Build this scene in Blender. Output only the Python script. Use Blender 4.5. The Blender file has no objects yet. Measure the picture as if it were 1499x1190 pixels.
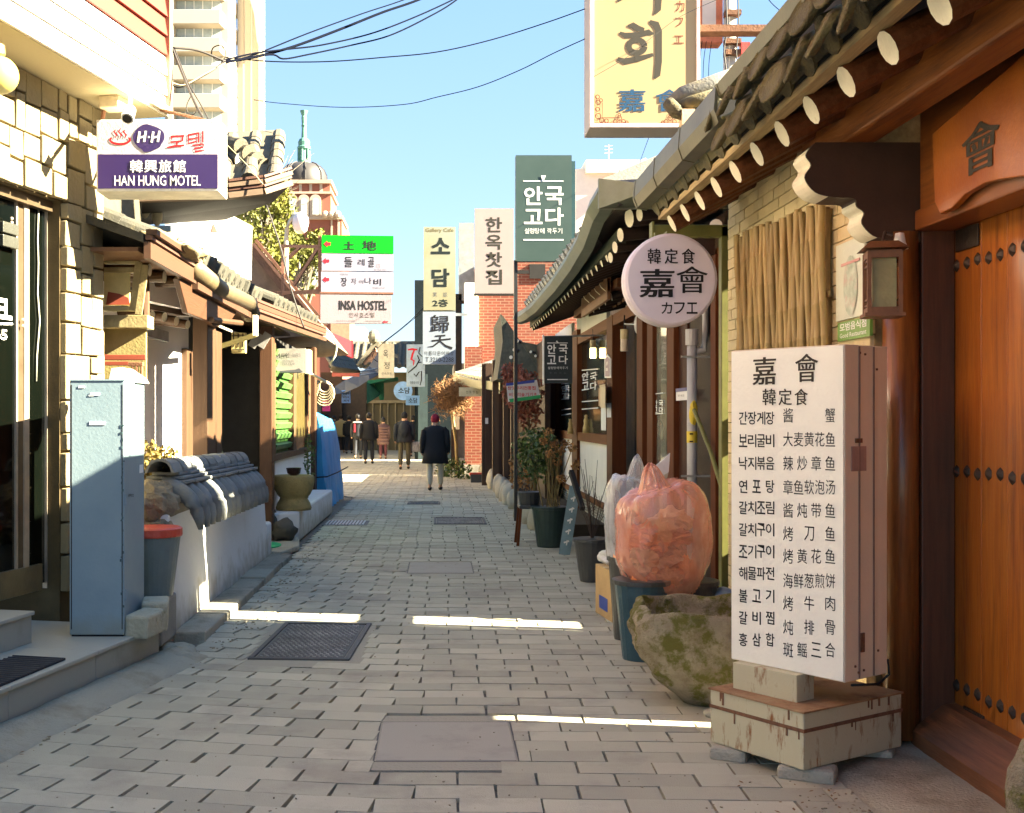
import bpy, math, random
from mathutils import Vector, Matrix, noise
random.seed(7)
R = math.radians
SC = bpy.context.scene
COL = SC.collection
# ---------------------------------------------------------------- camera
F, CX, CY, H = 1700.0, 640.0, 612.0, 1.6      # focal length and vanishing point in photo pixels, eye height
cd = bpy.data.cameras.new('camera'); cam = bpy.data.objects.new('camera', cd); COL.objects.link(cam)
cam.location = (0, 0, H); cam.rotation_euler = (R(90), 0, 0)
cd.sensor_width = 36; cd.lens = 36 * F / 1499
cd.shift_x = (749.5 - CX) / 1499; cd.shift_y = -(595 - CY) / 1499
cd.clip_start = .05; cd.clip_end = 3000
SC.camera = cam
# ---------------------------------------------------------------- world and sun
EL = R(29.5); AZ = math.atan2(.97, -.155)
S = Vector((math.sin(AZ) * math.cos(EL), math.cos(AZ) * math.cos(EL), math.sin(EL)))
wd = bpy.data.worlds.new('World'); SC.world = wd; wd.use_nodes = True
nt = wd.node_tree; sky = nt.nodes.new('ShaderNodeTexSky'); sky.sky_type = 'NISHITA'; sky.sun_disc = False
sky.sun_elevation = EL; sky.sun_rotation = AZ; sky.air_density = .9; sky.dust_density = .2; sky.ozone_density = 2.2
bg = nt.nodes['Background']; bg.inputs[1].default_value = .12
mu = nt.nodes.new('ShaderNodeMix'); mu.data_type = 'RGBA'; mu.blend_type = 'MULTIPLY'; mu.inputs[0].default_value = 1
mu.inputs[7].default_value = (1.2, 1.0, .84, 1); nt.links.new(sky.outputs[0], mu.inputs[6])
tcw = nt.nodes.new('ShaderNodeTexCoord'); sx = nt.nodes.new('ShaderNodeSeparateXYZ'); nt.links.new(tcw.outputs['Generated'], sx.inputs[0])
rp_ = nt.nodes.new('ShaderNodeValToRGB'); nt.links.new(sx.outputs[2], rp_.inputs[0]); rp_.color_ramp.elements[0].position = 0; rp_.color_ramp.elements[0].color = (.27, .43, .58, 1)
rp_.color_ramp.elements[1].position = .36; rp_.color_ramp.elements[1].color = (.19, .365, .66, 1)
m2w = nt.nodes.new('ShaderNodeMix'); m2w.data_type = 'RGBA'; m2w.inputs[0].default_value = .93; nt.links.new(mu.outputs[2], m2w.inputs[6]); nt.links.new(rp_.outputs[0], m2w.inputs[7]); nt.links.new(m2w.outputs[2], bg.inputs[0])
sl = bpy.data.lights.new('sun', 'SUN'); sl.energy = 4.8; sl.angle = R(.5); sl.color = (1, .89, .64)
so = bpy.data.objects.new('sun', sl); COL.objects.link(so); so.location = (30, -8, 20)
so.rotation_euler = S.to_track_quat('Z', 'Y').to_euler()
SC.view_settings.view_transform = 'Standard'; SC.view_settings.look = 'None'
SC.view_settings.exposure = 3.75; SC.view_settings.gamma = 1; SC.view_settings.use_curve_mapping = False
SC.cycles.max_bounces = 8; SC.cycles.diffuse_bounces = 7; SC.cycles.transparent_max_bounces = 12
SC.cycles.use_denoising = True
# ---------------------------------------------------------------- geometry helpers
Z = Vector((0, 0, 1))
def V(*a): return Vector(a)
def P(px, py, Y): return V((px - CX) * Y / F, Y, H - (py - CY) * Y / F)
def G(px, py, z=0):
    Y = (H - z) * F / (py - CY); return V((px - CX) * Y / F, Y, z)
def YX(px, X): return X * F / (px - CX)
def ZZ(py, Y): return H - (py - CY) * Y / F
class Pl:
    def __init__(s, o, n): s.o = Vector(o); s.n = Vector(n).normalized(); s.r = Z.cross(s.n).normalized(); s.u = s.n.cross(s.r)
    def hit(s, px, py, off=0):
        d = V((px - CX) / F, 1, -(py - CY) / F); c = V(0, 0, H)
        t = (s.o - c).dot(s.n) / d.dot(s.n)
        return c + d * t + s.n * off
def FY(Y): return Pl((0, Y, 0), (0, -1, 0))
WL = {}
def reg(o, w): WL[o.name] = Vector(w)
def tag(o, label=None, cat=None, group=None, kind=None):
    if label: o['label'] = label
    if cat: o['category'] = cat
    if group: o['group'] = group
    if kind: o['kind'] = kind
    return o
def thing(name, label, cat, loc=(0, 0, 0), group=None, kind=None):
    o = bpy.data.objects.new(name, None); COL.objects.link(o); o.location = loc; reg(o, loc)
    o.empty_display_size = .1
    return tag(o, label, cat, group, kind)
def link(name, me, parent=None, loc=(0, 0, 0)):
    o = bpy.data.objects.new(name, me); COL.objects.link(o)
    if parent is not None: o.parent = parent; o.location = Vector(loc) - WL[parent.name]
    else: o.location = loc
    reg(o, loc); return o
def setm(me, mats):
    for m in (mats if isinstance(mats, (list, tuple)) else [mats]): me.materials.append(m)
class MB:
    def __init__(s): s.v = []; s.f = []; s.m = []; s.rnd = None
    def add(s, vs, fs, mi=0):
        b = len(s.v); s.v += [tuple(x) for x in vs]
        for f in fs: s.f.append(tuple(i + b for i in f)); s.m.append(mi)
        return s
    def box(s, c, d, ax=None, mi=0):
        c = Vector(c); X, Y, Zz = ax if ax else (V(1, 0, 0), V(0, 1, 0), V(0, 0, 1))
        h = [k / 2 for k in d]
        vs = [c + X * h[0] * a + Y * h[1] * b + Zz * h[2] * e for a in (-1, 1) for b in (-1, 1) for e in (-1, 1)]
        return s.add(vs, [(0, 1, 3, 2), (4, 6, 7, 5), (0, 4, 5, 1), (2, 3, 7, 6), (0, 2, 6, 4), (1, 5, 7, 3)], mi)
    def bx(s, x0, x1, y0, y1, z0, z1, mi=0):
        return s.box(((x0 + x1) / 2, (y0 + y1) / 2, (z0 + z1) / 2), (abs(x1 - x0), abs(y1 - y0), abs(z1 - z0)), None, mi)
    def bar(s, a, b, w, h=None, up=None, mi=0):
        a = Vector(a); b = Vector(b); d = (b - a); L = d.length; d = d / L; h = h or w
        up = Vector(up) if up else (Z if abs(d.z) < .95 else V(0, 1, 0))
        sd = d.cross(up).normalized(); u = sd.cross(d)
        return s.box((a + b) / 2, (L, w, h), (d, sd, u), mi)
    def prism(s, pts, ext, mi=0):
        n = len(pts); ext = Vector(ext); p = [Vector(q) for q in pts]
        vs = p + [q + ext for q in p]
        fs = [tuple(range(n)), tuple(range(2 * n - 1, n - 1, -1))] + [(i, i + n, (i + 1) % n + n, (i + 1) % n) for i in range(n)]
        return s.add(vs, fs, mi)
    def tube(s, path, r, n=8, mi=0, half=False, up=None):
        path = [Vector(p) for p in path]; rs = r if isinstance(r, (list, tuple)) else [r] * len(path); vs = []
        for i, p in enumerate(path):
            d = (path[min(i + 1, len(path) - 1)] - path[max(i - 1, 0)]).normalized()
            u = Vector(up) if up else (Z if abs(d.z) < .9 else V(0, 1, 0)); sd = d.cross(u).normalized(); u = sd.cross(d)
            for k in range(n):
                a = 2 * math.pi * k / n
                vs.append(p + (sd * math.cos(a) + u * math.sin(a)) * rs[i])
        fs = [(i * n + k, i * n + (k + 1) % n, (i + 1) * n + (k + 1) % n, (i + 1) * n + k) for i in range(len(path) - 1) for k in range(n)]
        fs += [tuple(range(n - 1, -1, -1)), tuple(range((len(path) - 1) * n, len(path) * n))]
        return s.add(vs, fs, mi)
    def lathe(s, prof, c, n=16, mi=0, ax=(1, 1), cap=True):
        c = Vector(c); vs = []
        for r, z in prof:
            for k in range(n):
                a = 2 * math.pi * k / n; vs.append(c + V(r * ax[0] * math.cos(a), r * ax[1] * math.sin(a), z))
        m = len(prof)
        fs = [(i * n + k, i * n + (k + 1) % n, (i + 1) * n + (k + 1) % n, (i + 1) * n + k) for i in range(m - 1) for k in range(n)]
        if cap: fs += [tuple(range(n - 1, -1, -1)), tuple(range((m - 1) * n, m * n))]
        return s.add(vs, fs, mi)
    def ball(s, c, r, n=12, m=8, mi=0, dis=None):
        c = Vector(c); r = (r, r, r) if not isinstance(r, (tuple, list)) else r; vs = []; fs = []
        for j in range(m + 1):
            t = math.pi * j / m
            for k in range(n):
                a = 2 * math.pi * k / n; d = V(math.sin(t) * math.cos(a), math.sin(t) * math.sin(a), math.cos(t))
                q = 1 + (dis(d) if dis else 0)
                vs.append(c + V(d.x * r[0] * q, d.y * r[1] * q, d.z * r[2] * q))
        for j in range(m):
            for k in range(n): fs.append((j * n + k, (j + 1) * n + k, (j + 1) * n + (k + 1) % n, j * n + (k + 1) % n))
        return s.add(vs, fs, mi)
    def loft(s, secs, n=12, mi=0):      # (centre, rx, ry) rings in the XY plane
        vs = []
        for c, rx, ry in secs:
            for k in range(n):
                a = 2 * math.pi * k / n; vs.append(Vector(c) + V(rx * math.cos(a), ry * math.sin(a), 0))
        m = len(secs)
        fs = [(i * n + k, i * n + (k + 1) % n, (i + 1) * n + (k + 1) % n, (i + 1) * n + k) for i in range(m - 1) for k in range(n)]
        fs += [tuple(range(n - 1, -1, -1)), tuple(range((m - 1) * n, m * n))]
        return s.add(vs, fs, mi)
    def mesh(s, name, mats, org=(0, 0, 0), smooth=False, recalc=True):
        me = bpy.data.meshes.new(name); o = Vector(org)
        me.from_pydata([tuple(Vector(v) - o) for v in s.v], [], s.f)
        setm(me, mats)
        me.polygons.foreach_set('material_index', s.m)
        if recalc:
            import bmesh
            b = bmesh.new(); b.from_mesh(me); bmesh.ops.recalc_face_normals(b, faces=b.faces); b.to_mesh(me); b.free()
        if smooth: me.polygons.foreach_set('use_smooth', [True] * len(me.polygons))
        me.update(); return me
    def build(s, name, mats, parent=None, smooth=False, bev=0, org=None, kind=None, recalc=True):
        if org is None: org = WL[parent.name] if parent is not None else V(0, 0, 0)
        me = s.mesh(name, mats, org, smooth, recalc)
        o = link(name, me, parent, org)
        if smooth == 'auto' or (smooth and smooth != True): pass
        if bev:
            m = o.modifiers.new('bevel', 'BEVEL'); m.width = bev; m.segments = 2; m.limit_method = 'ANGLE'; m.angle_limit = R(40)
        if kind: o['kind'] = kind
        return o
def one(kind, *a, **k):
    m = MB(); getattr(m, kind)(*a, **k); return m
# ---------------------------------------------------------------- material helpers
MATS = {}
def lin(c):
    return tuple(c) + (1,)
def M(name, col, rough=.7, c2=None, var=.18, sc=6, det=4, bump=.15, bs=60, metal=0, spec=.4, rnd=0, stretch=None, stain=None, ss=2, st=(.5, .7), alpha=1, trans=0, coat=0, sheen=0):
    if name in MATS: return MATS[name]
    m = bpy.data.materials.new(name); m.use_nodes = True; t = m.node_tree; N = t.nodes; L = t.links
    b = N['Principled BSDF']; b.inputs['Roughness'].default_value = rough; b.inputs['Metallic'].default_value = metal
    b.inputs['Specular IOR Level'].default_value = spec
    b.inputs['Alpha'].default_value = alpha; b.inputs['Transmission Weight'].default_value = trans
    b.inputs['Coat Weight'].default_value = coat; b.inputs['Coat Roughness'].default_value = .15
    g = N.new('ShaderNodeNewGeometry'); mp = N.new('ShaderNodeMapping'); L.new(g.outputs['Position'], mp.inputs[0])
    if stretch: mp.inputs['Scale'].default_value = stretch
    n1 = N.new('ShaderNodeTexNoise'); n1.inputs['Scale'].default_value = sc; n1.inputs['Detail'].default_value = det; n1.inputs['Roughness'].default_value = .65
    L.new(mp.outputs[0], n1.inputs[0])
    cr = N.new('ShaderNodeMapRange'); cr.inputs[1].default_value = .3; cr.inputs[2].default_value = .7; L.new(n1.outputs[0], cr.inputs[0])
    mx = N.new('ShaderNodeMix'); mx.data_type = 'RGBA'
    a = tuple(x * (1 - var) for x in col); c = c2 if c2 else tuple(min(1, x * (1 + var)) for x in col)
    mx.inputs[6].default_value = lin(a); mx.inputs[7].default_value = lin(c); L.new(cr.outputs[0], mx.inputs[0])
    out = mx.outputs[2]
    if stain:
        n2 = N.new('ShaderNodeTexNoise'); n2.inputs['Scale'].default_value = ss; n2.inputs['Detail'].default_value = 6; n2.inputs['Roughness'].default_value = .7
        L.new(mp.outputs[0] if stretch else g.outputs['Position'], n2.inputs[0])
        r2 = N.new('ShaderNodeMapRange'); r2.inputs[1].default_value = st[0]; r2.inputs[2].default_value = st[1]; L.new(n2.outputs[0], r2.inputs[0])
        m2 = N.new('ShaderNodeMix'); m2.data_type = 'RGBA'; L.new(out, m2.inputs[6]); m2.inputs[7].default_value = lin(stain); L.new(r2.outputs[0], m2.inputs[0]); out = m2.outputs[2]
    if rnd:
        oi = N.new('ShaderNodeObjectInfo'); at = N.new('ShaderNodeAttribute'); at.attribute_name = 'rnd'
        ad = N.new('ShaderNodeMath'); L.new(oi.outputs['Random'], ad.inputs[0]); L.new(at.outputs['Fac'], ad.inputs[1])
        fr = N.new('ShaderNodeMath'); fr.operation = 'FRACT'; L.new(ad.outputs[0], fr.inputs[0])
        mr = N.new('ShaderNodeMapRange'); mr.inputs[3].default_value = 1 - rnd; mr.inputs[4].default_value = 1 + rnd * .6; L.new(fr.outputs[0], mr.inputs[0])
        hs = N.new('ShaderNodeHueSaturation'); L.new(mr.outputs[0], hs.inputs['Value']); L.new(out, hs.inputs['Color']); out = hs.outputs[0]
    L.new(out, b.inputs['Base Color'])
    if bump:
        n3 = N.new('ShaderNodeTexNoise'); n3.inputs['Scale'].default_value = bs; n3.inputs['Detail'].default_value = 5
        L.new(mp.outputs[0] if stretch else g.outputs['Position'], n3.inputs[0])
        bp = N.new('ShaderNodeBump'); bp.inputs['Strength'].default_value = bump; bp.inputs['Distance'].default_value = .02
        L.new(n3.outputs[0], bp.inputs['Height']); L.new(bp.outputs[0], b.inputs['Normal'])
    MATS[name] = m; return m
def EM(name, col, st, base=None):
    m = M(name, base or col, .5, var=.03, bump=0); b = m.node_tree.nodes['Principled BSDF']
    b.inputs['Emission Color'].default_value = lin(col); b.inputs['Emission Strength'].default_value = st; return m
def flat(name, col, rough=.5, **k): return M(name, col, rough, var=k.pop('var', .04), bump=k.pop('bump', 0), **k)
WV = (14, 14, .9); WY = (14, .9, 14); WX = (.9, 14, 14)
gold = M('amber_door_wood', (.58, .18, .018), .32, c2=(.34, .085, .009), stretch=(9, 9, .7), sc=3, bump=.1, bs=12, stain=(.16, .035, .008), ss=2.2, st=(.52, .74), coat=.35, spec=.3, rnd=.15)
brown = M('dark_brown_wood', (.085, .028, .010), .6, spec=.2, c2=(.13, .05, .022), stretch=WV, sc=2, bump=.2, bs=9)
brownY = M('dark_brown_beam', (.10, .034, .011), .6, spec=.2, c2=(.16, .06, .024), stretch=WY, sc=2, bump=.2, bs=9)
orangeY = M('orange_brown_beam', (.36, .12, .022), .5, spec=.25, c2=(.20, .06, .015), stretch=WY, sc=2, bump=.2, bs=9, stain=(.07, .025, .01), ss=1, st=(.5, .75))
tan = M('weathered_tan_wood', (.09, .042, .016), .65, c2=(.055, .025, .009), stretch=WV, sc=2, bump=.2, bs=9)
tanY = M('weathered_tan_board', (.14, .07, .035), .65, c2=(.22, .11, .055), stretch=WY, sc=2, bump=.2, bs=9)
plaster = M('white_plaster', (.80, .78, .72), .85, var=.05, sc=3, bump=.15, stain=(.62, .58, .48), ss=1.5, st=(.6, .85))
white = flat('white_paint', (.80, .79, .75), .6, var=.06)
discw = M('cream_end_paint', (.78, .72, .55), .7, var=.08, sc=10, stain=(.45, .36, .22), ss=14, st=(.62, .8))
acryl = flat('white_acrylic_face', (.82, .78, .78), .3, var=.02)
cream = flat('cream_acrylic_face', (.80, .68, .44), .35, var=.02)
blk = flat('black_ink', (.006, .005, .006), .6)
inkb = flat('brown_ink', (.025, .016, .010), .6)
gtile = M('grey_roof_tile', (.17, .165, .15), .8, c2=(.10, .10, .095), sc=9, bump=.35, bs=50, stain=(.24, .20, .12), ss=5, st=(.52, .72), rnd=.25)
mtile = M('mossy_roof_tile', (.10, .095, .065), .85, c2=(.16, .125, .05), sc=14, bump=.5, bs=60, stain=(.04, .04, .03), ss=9, st=(.5, .7), rnd=.25)
metalg = M('grey_green_sheet_metal', (.145, .16, .12), .42, var=.15, sc=4, bump=.05, metal=.35, stain=(.11, .13, .07), ss=2.5, st=(.5, .75))
steel = M('galvanised_steel', (.42, .43, .43), .4, var=.1, metal=.6, bump=.05)
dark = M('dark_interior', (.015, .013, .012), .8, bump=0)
glassd = M('dark_window_glass', (.018, .028, .020), .06, var=.3, sc=1.2, bump=0, spec=.8)
concrete = M('grey_concrete', (.34, .32, .27), .9, c2=(.24, .225, .19), sc=5, bump=.5, bs=90, stain=(.16, .145, .11), ss=3, st=(.52, .75))
rust = M('rusted_steel', (.14, .06, .03), .8, c2=(.22, .10, .05), sc=20, bump=.3)
green = flat('olive_green_paint', (.14, .14, .035), .5, var=.2)
def splash(m, z0, z1, col, amt=.8):     # dirt thrown up from the ground on the foot of a wall
    t = m.node_tree; N = t.nodes; L = t.links; b = N['Principled BSDF']; src = b.inputs['Base Color'].links[0].from_socket
    g = N.new('ShaderNodeNewGeometry'); sp = N.new('ShaderNodeSeparateXYZ'); L.new(g.outputs['Position'], sp.inputs[0])
    n = N.new('ShaderNodeTexNoise'); n.inputs['Scale'].default_value = 7; n.inputs['Detail'].default_value = 7; L.new(g.outputs['Position'], n.inputs[0])
    ad = N.new('ShaderNodeMath'); ad.operation = 'MULTIPLY_ADD'; L.new(n.outputs[0], ad.inputs[0]); ad.inputs[1].default_value = -(z1 - z0) * 2.2; L.new(sp.outputs[2], ad.inputs[2])
    r = N.new('ShaderNodeMapRange'); r.inputs[1].default_value = z0 - (z1 - z0) * 1.1; r.inputs[2].default_value = z1 - (z1 - z0) * 1.1; r.inputs[3].default_value = amt; r.inputs[4].default_value = 0; L.new(ad.outputs[0], r.inputs[0])
    x = N.new('ShaderNodeMix'); x.data_type = 'RGBA'; L.new(src, x.inputs[6]); x.inputs[7].default_value = lin(col); L.new(r.outputs[0], x.inputs[0]); L.new(x.outputs[2], b.inputs['Base Color'])
# ---------------------------------------------------------------- lettering
def txt(pl, s, x0, y0, x1, y1, mat, parent, bold=0., off=.003, shear=0, name='lettering'):
    strike = bold if bold > 0 and any(0x4E00 <= ord(q_) <= 0x9FFF for q_ in s) else 0
    if strike: bold = 0
    c = bpy.data.curves.new('t', 'FONT'); c.body = s; c.resolution_u = 2; c.offset = bold; c.shear = shear
    o = bpy.data.objects.new('t', c); me = bpy.data.meshes.new_from_object(o)
    bpy.data.objects.remove(o)
    n = len(me.vertices); co = [0.0] * (3 * n); me.vertices.foreach_get('co', co)
    xs = co[0::3]; ys = co[1::3]; a, b, e, g = min(xs), max(xs), min(ys), max(ys)
    xm = (x0 + x1) / 2; ym = (y0 + y1) / 2
    W = (pl.hit(x1, ym) - pl.hit(x0, ym)).dot(pl.r); Hh = (pl.hit(xm, y0) - pl.hit(xm, y1)).dot(pl.u)
    C0 = (pl.hit(x0, ym, off) + pl.hit(x1, ym, off)) / 2; q = WL[parent.name]
    for i in range(n):
        u = ((xs[i] - a) / max(b - a, 1e-6) - .5) * W; v = ((ys[i] - e) / max(g - e, 1e-6) - .5) * Hh
        p = C0 + pl.r * u + pl.u * v - q; co[3 * i:3 * i + 3] = p
    me.vertices.foreach_set('co', co); me.materials.clear(); me.materials.append(mat); me.update(); me.name = name
    if strike:
        import bmesh
        b2 = bmesh.new(); wd_ = (pl.r * W * strike * 1.5, pl.u * Hh * strike * .45)
        for i_, (dx, dy) in enumerate(((0, 0), (1, 0), (-1, 0), (0, 1), (0, -1), (1, 1), (-1, -1))):
            n0 = len(b2.verts); b2.from_mesh(me); b2.verts.ensure_lookup_table()
            dv = wd_[0] * dx + wd_[1] * dy + pl.n * .00025 * i_
            for v_ in b2.verts[n0:]: v_.co += dv
        b2.to_mesh(me); b2.free()
    return link(name, me, parent, q)
def row(pl, s, x0, x1, yc, w, h, mat, parent, bold=0., **k):   # one word, glyphs spread evenly between x0 and x1 (photo pixels)
    n = len(s)
    m = MB(); objs = []
    for i, ch in enumerate(s):
        cx = (x0 + x1) / 2 if n == 1 else x0 + w / 2 + (x1 - x0 - w) * i / (n - 1)
        objs.append(txt(pl, ch, cx - w / 2, yc - h / 2, cx + w / 2, yc + h / 2, mat, parent, bold, **k))
    return join(objs)
def join(objs):
    import bmesh
    b = bmesh.new()
    for o in objs: b.from_mesh(o.data)
    o = objs[0]; me = o.data; b.to_mesh(me); b.free()
    for q in objs[1:]: WL.pop(q.name, None); mm = q.data; bpy.data.objects.remove(q); bpy.data.meshes.remove(mm)
    return o
def stroke(pl, pts, w, mat, parent, off=.004, name='lettering', taper=None):   # a flat brush stroke through photo pixels
    P3 = [pl.hit(x, y, off) for x, y in pts]; sc = (P3[0] - V(0, 0, H)).y / F
    m = MB(); vs = []
    n = len(P3)
    for i, p in enumerate(P3):
        d = (P3[min(i + 1, n - 1)] - P3[max(i - 1, 0)]).normalized(); sd = pl.n.cross(d)
        ww = (w[i] if isinstance(w, (list, tuple)) else w) * sc / 2
        vs += [p + sd * ww, p - sd * ww]
    m.add(vs, [(2 * i, 2 * i + 1, 2 * i + 3, 2 * i + 2) for i in range(n - 1)])
    return m.build(name, mat, parent, recalc=False)
def panel(name, pl, x0, y0, x1, y1, mat, parent, off=.002, t=.003, bev=0):
    a, b, c, d = pl.hit(x0, y1, off), pl.hit(x1, y1, off), pl.hit(x1, y0, off), pl.hit(x0, y0, off)
    zt = (c.z + d.z) / 2; zb = (a.z + b.z) / 2
    m = MB(); m.prism([V(a.x, a.y, zb), V(b.x, b.y, zb), V(b.x, b.y, zt), V(a.x, a.y, zt)], pl.n * -t)
    return m.build(name, mat, parent, bev=bev)
def arc(cx, cy, rx, ry, a0, a1, n=12): return [(cx + rx * math.cos(R(a0 + (a1 - a0) * i / n)), cy + ry * math.sin(R(a0 + (a1 - a0) * i / n))) for i in range(n + 1)]
# ---------------------------------------------------------------- roofs
def half_tile(L, r, mat, d, up, taper=.9, disc=None, n=8, t=.014):
    d = Vector(d).normalized(); sd = d.cross(Vector(up)).normalized(); u = sd.cross(d); m = MB(); vs = []
    for k, (q, rr) in enumerate(((0, r), (L, r * taper))):
        for R_ in (rr, rr - t):
            for i in range(n + 1):
                a = math.pi * i / n; vs.append(d * q + sd * math.cos(a) * R_ + u * math.sin(a) * R_)
    w = n + 1; fs = []
    for i in range(n):
        fs += [(i, i + 1, 2 * w + i + 1, 2 * w + i), (w + i, 3 * w + i, 3 * w + i + 1, w + i + 1), (i, w + i, w + i + 1, i + 1), (2 * w + i, 2 * w + i + 1, 3 * w + i + 1, 3 * w + i)]
    fs += [(0, 2 * w, 3 * w, w), (n, w + n, 3 * w + n, 2 * w + n)]
    m.add(vs, fs)
    if disc is not None:
        m.add([d * -.006 + sd * math.cos(2 * math.pi * i / 12) * r * 1.02 + u * math.sin(2 * math.pi * i / 12) * r * 1.02 for i in range(12)] +
              [d * .012 + sd * math.cos(2 * math.pi * i / 12) * r * 1.02 + u * math.sin(2 * math.pi * i / 12) * r * 1.02 for i in range(12)],
              [tuple(range(12)), tuple(range(23, 11, -1))] + [(i, i + 12, (i + 1) % 12 + 12, (i + 1) % 12) for i in range(12)], disc)
    return m
def giwa(parent, A, B, up, depth, mat=None, pitch=.27, r=.075, seg=.32, pieces=2, plates=True, discm=None, th=.05, jit=.004):
    mat = mat or gtile; A = Vector(A); B = Vector(B); up = Vector(up).normalized(); ab = (B - A); L = ab.length; ab = ab / L
    nrm = ab.cross(up).normalized(); nrm = nrm if nrm.z > 0 else -nrm
    MB().prism([A - nrm * th, B - nrm * th, B, A], up * depth).build('roof_deck', mat, parent)
    n = max(1, int(L / pitch)); st = L / n
    mats = [mat] + ([discm] if discm else [])
    tm = half_tile(seg * 1.06, r, mat, up, nrm, disc=(1 if discm else 0)).mesh('roof_tile', mats, smooth=False)
    tm2 = half_tile(seg * 1.06, r, mat, up, nrm).mesh('roof_tile', mats)
    Lr = depth - seg * pieces; tl = None
    if Lr > .05:
        q = MB(); k = max(1, int(Lr / seg))
        for i in range(k):
            h = half_tile(seg * 1.05, r, mat, up, nrm, n=5); q.add([Vector(v) + up * seg * i for v in h.v], h.f)
        tl = q.mesh('roof_tile', mats)
    pm = None
    if plates:
        q = MB(); vs = []; k = 9; hw = st / 2 - r * .55
        for i in range(k + 1):
            a = math.pi * i / k; x = -hw + 2 * hw * i / k
            vs += [ab * x + nrm * (.0 - .045 * math.sin(a)) - up * .01, ab * x + nrm * (-.02 - .045 * math.sin(a)) - up * .01 - Z * .085 * math.sin(a)]
        q.add(vs, [(2 * i, 2 * i + 1, 2 * i + 3, 2 * i + 2) for i in range(k)])
        vs2 = [v - up * .014 for v in vs]; q.add(vs2, [(2 * i, 2 * i + 2, 2 * i + 3, 2 * i + 1) for i in range(k)])
        pm = q.mesh('tile_apron', mats)
    for i in range(n + 1):
        p = A + ab * st * i
        for j in range(pieces):
            o = link('roof_tile', tm if j == 0 else tm2, parent, p + up * seg * j + nrm * random.uniform(-jit, jit) + ab * random.uniform(-jit, jit) * 2)
            o.rotation_euler = (random.uniform(-.02, .02), random.uniform(-.02, .02), 0)
        if tl: link('roof_tile', tl, parent, p + up * seg * pieces)
        if pm and i < n: link('tile_apron', pm, parent, p + ab * st / 2)
def rafters(parent, pts, inward, L, r, mat=None, endm=None, name='rafter'):
    d = Vector(inward).normalized(); m = MB(); m.tube([V(0, 0, 0), d * L], r, 12); m.m[-2] = 1
    u = Z; me = m.mesh(name, [mat or brownY, endm or discw], smooth=False)
    for p in pts: link(name, me, parent, p)
def quadwall(m, X, y0, y1, z0, z1, t): m.bx(X, X + t, y0, y1, z0, z1)
# ================================================================ THE GROUND
MB().bx(-400, 400, -30, 900, -.3, -.06).build('ground', M('bare_ground', (.16, .14, .11), .95, sc=.5), kind='structure')
road = MB().bx(-7.5, 3.2, -1, 62, -.055, -.022).build('road', M('sand_joint', (.15, .13, .10), .95, c2=(.24, .21, .165), sc=30, bump=.4, bs=200), kind='structure')
paver = M('grey_paving_block', (.45, .42, .32), .85, var=.02, c2=(.42, .39, .30), sc=5, bump=.35, bs=170, rnd=.20, stain=(.30, .265, .21), ss=1.3, st=(.50, .72))
def bend(x): return .16 * max(0, -x - .2) ** 1.3 - .03 * max(0, x - .2)
def left_edge(y): return -2.32 + .205 * (y - 5.9) + .12 if y < 7.9 else (-1.70 if y < 23.5 else max(-1.7 - (y - 23.5) * .6, -.115 * y - .4))
def right_edge(y): return 1.78 if y < 5.8 else (2.2 if y < 26 else 1.6)
HOLES = [(-.30, .385, 5.42, 6.13), (-.31, .38, 12.0, 12.9), (-1.27, -.50, 7.62, 9.12), (-.05, .75, 17.5, 18.7), (-.55, .05, 21.6, 22.2)]
PW, PD = .352, .176
pm = MB(); 
pm.bx(-PW / 2 + .006, PW / 2 - .006, -PD / 2 + .0028, PD / 2 - .0028, -.03, 0)
pme = pm.mesh('brick', [paver])
near = []; far = MB(); frnd = []
y = 4.1; rw = 0
while y < 60:
    off = (rw % 2) * PW / 2 + random.uniform(-.02, .02)
    x = -2.9 + off - (PW * 13 if y > 23.5 else 0)
    while x < 2.6:
        yy = y + bend(x)
        iv = [(max(x - PW / 2, left_edge(yy)), min(x + PW / 2, right_edge(yy)))]
        for (a, b, c, d) in HOLES:
            if c - PD * .5 < yy < d + PD * .5: iv = [q for p in iv for q in ((p[0], min(p[1], a)), (max(p[0], b), p[1]))]
        for p0, p1 in iv:
            wv = p1 - p0
            if wv < .05: continue
            cx = (p0 + p1) / 2; jx = random.uniform(-.003, .003) if wv > .34 else 0; jz = random.uniform(-.003, .002)
            sl_ = math.atan((bend(x + .1) - bend(x - .1)) / .2) + random.uniform(-.006, .006)
            if len(near) < 300 and yy > 4.55: near.append((cx + jx, yy, jz, sl_, wv / PW))
            else:
                c_, s_ = math.cos(sl_), math.sin(sl_)
                far.box((cx + jx, yy, -.015 + jz), (wv - .013, PD - .006, .03), (V(c_, s_, 0), V(-s_, c_, 0), Z)); frnd.append(random.random())
        x += PW
    y += PD; rw += 1
for cx, yy, jz, s_, ws in near:
    o = link('brick', pme, road, (cx, yy, jz)); o.scale = (ws, 1, 1); o.rotation_euler = (random.uniform(-.004, .004), random.uniform(-.004, .004), s_)
fo = far.build('paving_bricks', paver, road, kind='stuff', recalc=False)
at = fo.data.attributes.new('rnd', 'FLOAT', 'FACE'); at.data.foreach_set('value', [frnd[i // 6] for i in range(len(fo.data.polygons))])
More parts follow.
